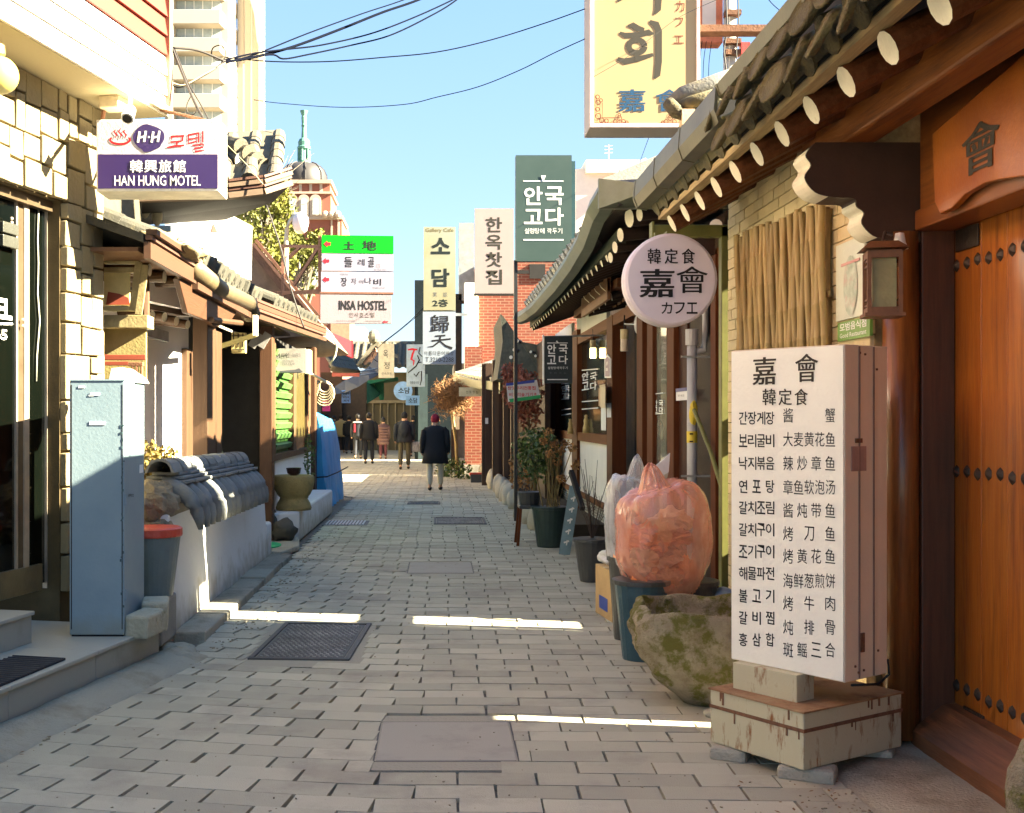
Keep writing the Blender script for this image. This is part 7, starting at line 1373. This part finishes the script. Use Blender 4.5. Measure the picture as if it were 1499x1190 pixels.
for pts, w, c_ in (([(597, 512), (604, 511), (611, 512)], [2, 3, 2], redp), ([(607, 511), (604, 518), (602, 526), (606, 528), (605, 535)], [2, 3, 3, 2.5, 1], redp), ([(615, 508), (613, 517), (618, 522)], 1.5, blk), ([(611, 520), (614, 527), (609, 536), (602, 542), (597, 546)], [1.5, 2, 2, 2, 1], blk), ([(606, 547), (609, 551), (613, 545), (617, 543), (617, 556), (615, 564)], [1.5, 2, 1.6, 1.6, 1.6, 1], blk), ([(611, 531), (617, 530)], 1.4, blk)): stroke(pl_, pts, w, c_, t, .004 + random.random() * .001)
t = thing('round_blue_sign', 'small round light blue sign with black syllables hanging at the street end', 'sign', P(590, 572, 42)); c = P(590, 572, 42); m = MB(); m.tube([c, c + V(0, .12, 0)], .34, 24); m.build('disc', M('light_blue_face', (.25, .45, .75), .4), t); txt(FY(42), '소담', 583, 567, 600, 576, blk, t, .02, off=.004)
fsign('blue_square_sign', 'small square blue sign with black syllables below the round blue sign', 594, 579, 614, 593, 41, M('mid_blue_face', (.17, .34, .60), .4), (('소담', 598, 582, 611, 590),), blk)
fsign('blue_wall_sign', 'small bright blue sign with dark lettering on the far dark wall', 500, 571, 513, 590, 52, M('bright_blue_face', (.12, .28, .75), .4), (('한정식', 502, 574, 511, 578), ('된장국', 502, 580, 511, 583), ('찌개', 503, 585, 511, 588)), blk)
t = thing('rolled_cable', 'coiled pale cables hanging from the far left eave', 'cable coil', P(477, 570, 24)); m = MB()
for i in range(6): m.tube([P(476 + 8 * math.cos(a) * (1 + .15 * i) - 1, 566 + i * 2 + (8 + 2 * i) * math.sin(a), 22) for a in [k_ * math.pi / 8 for k_ in range(17)]], .018, 4)
m.build('coil', M('pale_cable', (.42, .33, .2), .7), t)
t = thing('cane_bundle', 'pale jutting beam end and pipe below the left eave end', 'pipe', P(470, 556, 19)); MB().tube([P(452, 545, 18.5), P(470, 555, 18.6), P(482, 562, 19)], .022, 8).build('pipe', discw, t, smooth=True); MB().tube([P(476, 480, 18), P(487, 492, 18), P(493, 507, 18), P(491, 520, 18), P(484, 532, 18)], .016, 8).build('hose', discw, t, smooth=True)
# left far frontages: the street widens to the left beyond the tarpaulin
t = thing('far_left_shops', 'cream and brown shopfronts far back on the left side', 'building', (-6, 40, 0)); MB().bx(-8, -5.6, 26, 56, 0, 3.4).build('wall', M('warm_cream_wall', (.55, .42, .22), .8), t); MB().bx(-5.6, -5.5, 26, 26.3, 0, 3).build('post', M('lit_tan_post', (.5, .36, .17), .6), t)
MB().bx(-2.6, -2.5, 23.7, 23.9, 0, 3.1).build('corner_post', MATS['lit_tan_post'], t)
t = thing('far_right_house', 'grey shaded house side beyond the brick house', 'building', (1.2, 45, 0)); MB().bx(1.5, 7, 45.3, 64, 0, 7.5).build('rear_block', M('shaded_grey_wall', (.2, .19, .17), .8), t); MB().bx(.55, 3, 38.1, 42.6, 0, 3.4).build('wall', M('shaded_grey_wall', (.2, .19, .17), .8), t); MB().bx(.45, .6, 37.9, 38, 0, 3).build('corner', dk, t); MB().box(P(667, 615, 37.8), (.25, .05, .6)).build('notice', discw, t)  # tall hidden mass added to cast shade over the street end
MB().bx(-60, -6.5, 30, 55, 0, 6).build('row_house', M('row_house_wall', (.5, .44, .34), .8)); tag(bpy.data.objects['row_house'], 'plain low building block behind the tiled houses on the left', 'building')
# ================================================================ PEOPLE
skin = flat('skin', (.50, .30, .20), .6)
def skn(name, pts, edges, radii, mat, parent, sub=1):
    me = bpy.data.meshes.new(name); q = WL[parent.name]; me.from_pydata([tuple(Vector(p) - q) for p in pts], edges, []); me.materials.append(mat)
    o = link(name, me, parent, q); md = o.modifiers.new('skin', 'SKIN'); 
    L = me.skin_vertices[0].data if len(me.skin_vertices) else me.skin_vertices.new(name='s').data
    for i, r in enumerate(radii): L[i].radius = (r, r) if not isinstance(r, tuple) else r
    L[0].use_root = True; md.use_smooth_shade = True; sb = o.modifiers.new('sub', 'SUBSURF'); sb.levels = sb.render_levels = sub; return o
def person(px, py, hgt, label, coat, coatlen, pants, shoe, hair, hood=None, stride=.12, wid=1., arm=0, extra=None, face=0, sleeve=None):
    g = G(px, py); s = hgt / 1.72; t = thing('person', label, 'person', g)
    def q(x, y, z): return g + V(x * s * wid, y * s, z * s)
    a = stride
    pts = [q(0, 0, .92), q(0, .0, 1.12), q(0, .01, 1.36), q(0, .0, 1.48), q(0, .02, 1.56), q(0, .03, 1.66),
           q(.09, 0, .88), q(.10, a * .5, .5), q(.10, a, .09), q(.10, a + .13, .04), q(-.09, 0, .88), q(-.10, -a * .2, .5), q(-.10, -a - .05, .10), q(-.10, -a + .09, .04),
           q(.17, 0, 1.40), q(.235, -.03, 1.13), q(.24, .08 + arm * .1, .90 + arm * .12), q(.235, .11 + arm * .1, .82 + arm * .14), q(-.17, 0, 1.40), q(-.235, -.03, 1.13), q(-.24, .02, .88), q(-.235, .04, .79)]
    ed = [(0, 1), (1, 2), (2, 3), (3, 4), (4, 5), (0, 6), (6, 7), (7, 8), (8, 9), (0, 10), (10, 11), (11, 12), (12, 13), (2, 14), (14, 15), (15, 16), (16, 17), (2, 18), (18, 19), (19, 20), (20, 21)]
    ra = [.13, .13, .14, .06, .085, .085, .08, .058, .04, .035, .08, .058, .04, .035, .055, .045, .035, .035, .055, .045, .035, .035]
    skn('body', pts, ed, [r * s for r in ra], skin, t)
    # trousers
    tp = [pts[0], pts[6], pts[7], pts[8] + V(0, 0, .02), pts[10], pts[11], pts[12] + V(0, 0, .02)]
    skn('trousers', tp, [(0, 1), (1, 2), (2, 3), (0, 4), (4, 5), (5, 6)], [r * s for r in (.10, .095, .08, .066, .095, .08, .066)], pants, t)
    # coat: torso loft down to the hem plus sleeves
    hem = coatlen; secs = [(1.50, .07, .07), (1.47, .12, .085), (1.43, .195, .115), (1.36, .225, .13), (1.2, .215, .14), (1.05, .20, .14), (.92, .215, .15)]
    secs = [x for x in secs if x[0] > hem + .03] + [(hem, .215 + max(0, .9 - hem) * .14, .155 + max(0, .9 - hem) * .1), (hem + .001, .15, .1)]
    m = MB(); m.loft([(q(0, .01, z), rx * s * wid, ry * s) for z, rx, ry in secs], 16); m.build('coat', coat, t, smooth=True)
    for sd, i in ((1, 14), (-1, 18)):
        m = MB(); m.tube([pts[i] + V(-.02 * sd, 0, .03), pts[i] + V(.03 * sd, 0, -.04), pts[i + 1], pts[i + 2] + V(0, 0, -.02)], [.065 * s, .082 * s, .07 * s, .055 * s], 10); m.build('sleeve', sleeve or coat, t, smooth=True)
    # head details
    hc = q(0, .025, 1.62)
    m = MB(); m.ball(hc + V(0, .02, 0), (.083 * s, .095 * s, .115 * s), 14, 10); m.build('head', skin, t, smooth=True)
    for sd in (-1, 1): MB().ball(hc + V(.083 * sd * s, .02, 0), (.014, .02, .03), 8, 6).build('ear', skin, t)
    MB().ball(hc + V(0, .115 * s, -.01), (.014, .02, .022), 8, 6).build('nose', skin, t)
    m = MB(); m.ball(hc + V(0, -.012, .02), (.098 * s, .108 * s, .12 * s), 14, 10, dis=lambda d: .06 * noise.noise(d * 4)); m.build('hood' if hood else 'hair', hood or hair, t, smooth=True)
    for i, f in ((9, .0), (13, .0)): MB().ball(pts[i] + V(0, -.04, .012), (.052 * s, .135 * s, .05 * s), 10, 8).build('shoe', shoe, t, smooth=True)
    if extra: extra(t, q, s, pts)
    return t
cb_ = flat('black_coat', (.012, .013, .017), .85, bump=.1); cn = flat('navy_coat', (.014, .02, .032), .85, bump=.1); hb = flat('black_hair', (.012, .01, .01), .6); tr = flat('dark_trousers', (.018, .02, .028), .85); crm = flat('cream_trousers', (.46, .43, .33), .85); olv = flat('olive_trousers', (.085, .075, .045), .85); bsh = flat('black_shoe', (.01, .01, .012), .5)
person(637, 718, 1.66, 'woman walking away in a long black coat, crimson knit hat and cream trousers', cb_, .62, crm, bsh, hb, hood=flat('crimson_hat', (.22, .01, .03), .9, bump=.3), stride=.06, wid=1.22)
def bagx(t, q, s, pts):
    MB().box(pts[17] + V(.10, 0, -.18), (.3, .12, .32)).build('striped_bag', M('striped_bag', (.5, .5, .52), .6, c2=(.05, .05, .07), stretch=(9, 1, 3), sc=2, bump=0), t, bev=.03)
    MB().tube([pts[17], pts[17] + V(.05, 0, -.04)], .012).build('bag_handle', bsh, t)
def pack(t, q, s, pts): m = MB(); m.ball(q(0, -.17, 1.22), (.17, .11, .25), 14, 10); m.build('backpack', cn, t, smooth=True)
person(592, 687, 1.76, 'man walking away in a black hooded jacket and olive trousers with a striped bag', cn, .82, olv, bsh, hb, hood=cb_, wid=1.15, arm=.3, extra=lambda *a: (pack(*a), bagx(*a)))
def puff(t, q, s, pts):
    for z in (1.32, 1.2, 1.08, .96, .84, .72): MB().lathe([(.2, -.05), (.232, -.02), (.236, .015), (.2, .05)], q(0, 0, z), 16, ax=(1.02, .72)).build('quilting', MATS['pink_padding'], t, smooth=True)
person(561, 672, 1.60, 'woman in a long dusty pink padded coat with brown boots', flat('pink_padding', (.13, .07, .065), .8), .62, flat('maroon_skirt', (.08, .02, .03), .8), flat('brown_boot', (.22, .09, .04), .6), hb, stride=.03, extra=puff)
person(540, 679, 1.76, 'tall man in a black jacket and dark jeans walking in the middle of the group', cb_, .80, tr, bsh, hb, wid=1.12, stride=.08)
def grey(t, q, s, pts): MB().box(q(-.02, -.02, 1.42), (.34, .26, .05)).build('grey_collar', flat('grey_stripe', (.4, .4, .4)), t, bev=.015); MB().box(q(-.12, -.15, 1.2), (.05, .05, .32)).build('red_strap', flat('red_strap', (.5, .02, .04)), t, bev=.01)
person(524, 672, 1.74, 'person in dark jacket with pale grey collar and red strap beside the tall man', tr, .85, tr, bsh, hb, extra=grey)
person(499, 663, 1.74, 'man in a cream yellow jacket and black trousers with tan shoes', flat('cream_jacket', (.42, .34, .16), .8, bump=.1), .74, tr, flat('tan_shoe', (.42, .26, .12), .6), flat('dark_brown_hair', (.03, .018, .01), .7), stride=.22, wid=1.12)
def prt(t, q, s, pts): MB().box(q(0, -.142, 1.22), (.16, .01, .14)).build('white_print', white, t)
person(478, 661, 1.76, 'person at the far left in black jacket with small white print on the back', cn, .78, tr, bsh, hb, extra=prt)
person(511, 664, 1.68, 'person in dark clothes half hidden right of the cream jacket', cb_, .8, tr, bsh, hb, stride=.2)
person(489, 660, 1.70, 'distant person in dark clothes between the printed jacket and the cream jacket', tr, .8, cb_, bsh, hb)
person(605, 668, 1.68, 'distant person in dark clothes partly hidden beyond the hooded man', cb_, .7, tr, bsh, hb, wid=.9)
# potted plant at the far doors
t = thing('plant_pot', 'small far dark pot with a green plant before the cream doors', 'plant pot', G(559, 664)); c = G(559, 664); MB().lathe([(.16, .0), (.24, .4)], c, 14).build('pot', char, t); t = thing('pot_plant', 'small green plant in the far pot by the cream doors', 'plant', c + Z * .4); leafcloud('foliage', blobpts(c + Z * .75, (.3, .3, .35), 160, 3, 0), .12, yelg, t, 3)
# ================================================================ CABLES
wire = flat('blue_black_wire', (.002, .003, .008), .9, spec=.05); wired = flat('dark_wire', (.025, .02, .018), .6)
def smooth(pts, n=6):
    out = []
    for i in range(len(pts) - 1):
        p0, p1, p2, p3 = pts[max(i - 1, 0)], pts[i], pts[i + 1], pts[min(i + 2, len(pts) - 1)]
        for k_ in range(n):
            u = k_ / n; out.append(.5 * ((2 * p1) + (p2 - p0) * u + (2 * p0 - 5 * p1 + 4 * p2 - p3) * u * u + (3 * p1 - p0 - 3 * p2 + p3) * u ** 3))
    return out + [pts[-1]]
def cable(pts, Y0, Y1, r, label, mat=wire):
    n = len(pts); tot = [0]
    for i in range(n - 1): tot.append(tot[-1] + math.hypot(pts[i + 1][0] - pts[i][0], pts[i + 1][1] - pts[i][1]))
    P3 = [P(x, y, Y0 + (Y1 - Y0) * tot[i] / tot[-1]) for i, (x, y) in enumerate(pts)]
    tag(MB().tube(smooth(P3), r * .62, 6).build('overhead_cable', mat, org=P3[0], smooth=True), label, 'cable')
cable([(330, 90), (372, 80), (450, 49), (530, 20), (598, -3), (700, -45)], 9, 12, .010, 'uppermost overhead cable fanning out to the top of the picture')
cable([(325, 91), (370, 84), (430, 68), (500, 42), (560, 18), (617, -2), (720, -45)], 9, 12, .020, 'thickest overhead cable crossing the sky to the top edge')
cable([(328, 88), (372, 78), (420, 72), (470, 66), (540, 50), (600, 28), (662, 0), (740, -40)], 9, 12, .012, 'overhead cable bowing to the right below the thickest cable')
cable([(330, 92), (395, 80), (415, 86), (450, 80), (515, 66), (570, 52), (625, 26), (668, 0), (720, -45)], 9, 12, .012, 'lowest cable of the bundle with a kink near its left end')
cable([(330, 84), (400, 90), (480, 90), (560, 84), (640, 76), (720, 58), (800, 33), (856, 13)], 9.2, 10.3, .008, 'thin overhead wire sagging from the bundle to the large cream sign')
cable([(372, 146), (410, 151), (500, 157), (590, 153), (640, 142), (700, 127), (760, 103), (810, 78), (856, 57)], 14, 10.3, .007, 'lower thin overhead wire crossing before the copper spire')
cable([(868, 113), (920, 82), (960, 50), (1000, 22), (1060, -5)], 9.7, 9.9, .004, 'thin wire crossing the face of the large cream sign', wired)
cable([(253, 70), (290, 74), (330, 90)], 8.8, 9, .014, 'dark cable from the motel corner bracket to the bundle', wired); cable([(252, 70), (268, 110), (285, 150), (300, 178)], 8.8, 8.6, .016, 'thick dark cable dropping from the motel corner to the motel sign', wired); cable([(256, 72), (275, 120), (295, 155), (307, 178)], 8.8, 8.6, .008, 'thinner dark cable dropping beside the thick one to the motel sign', wired)
cable([(330, 88), (310, 104), (285, 118), (262, 128), (240, 118), (215, 112)], 9, 8.7, .009, 'dark tangled cable running back along the motel fascia', wired); cable([(330, 92), (300, 108), (270, 124), (248, 120), (220, 116), (190, 118)], 9, 8.6, .007, 'pale tangled cable running back along the motel fascia', M('pale_cable', (.42, .33, .2)))
cable([(249, 125), (246, 100), (247, 85), (254, 72)], 8.9, 8.8, .006, 'pale looped wire rising beside the motel corner', M('pale_cable', (.42, .33, .2)))
cable([(328, 70), (322, 66), (312, 70), (310, 80), (318, 88), (328, 86), (330, 76), (325, 68)], 9, 9.05, .008, 'coil of dark cable hanging before the high rise', wired); cable([(280, 140), (274, 152), (274, 163), (282, 168), (288, 160), (285, 145)], 8.7, 8.7, .007, 'small loop of dark cable above the motel sign', wired)
cable([(390, 300), (410, 360), (425, 420), (445, 480)], 15, 15, .018, 'slanting cable running down before the autumn tree', wired); cable([(330, 210), (360, 240), (385, 270)], 11.4, 11.3, .008, 'thin pale guy wire over the weathered tile ends', M('pale_cable', (.42, .33, .2)))
cable([(560, 502), (600, 470), (640, 430)], 40, 34, .02, 'distant thin wire rising right behind the vertical signs'); cable([(576, 540), (545, 520), (590, 480), (620, 455)], 42, 36, .015, 'distant thin wire rising to the stacked signs')
cable([(1062, -30), (1064, 40), (1060, 75), (1066, 118)], 11.8, 11.8, .012, 'dark cable running down the utility pole on its left side', wired); cable([(1080, -30), (1081, 40), (1078, 80), (1086, 110)], 11.8, 11.8, .01, 'dark cable running down the utility pole on its right side', wired)
cable([(1078, 55), (1090, 45), (1105, 44), (1125, 55), (1150, 72)], 11.8, 11, .006, 'thin cable looping from the utility pole to the gate roof'); cable([(1110, -20), (1130, 5), (1150, 22), (1170, 40)], 11, 10.5, .006, 'short thin wire at the top of the picture by the gate gutter')
for x, lb in ((1024, 'leftmost'), (1030, 'middle'), (1038, 'rightmost')): cable([(x + 4, 60), (x, 90), (x - 1, 125)], 12, 12, .005, lb + ' of three thin wires hanging under the red framed sign')
cable([(951, 198), (940, 228), (936, 240)], 14, 20, .006, 'thin wire below the large cream sign towards the white building')
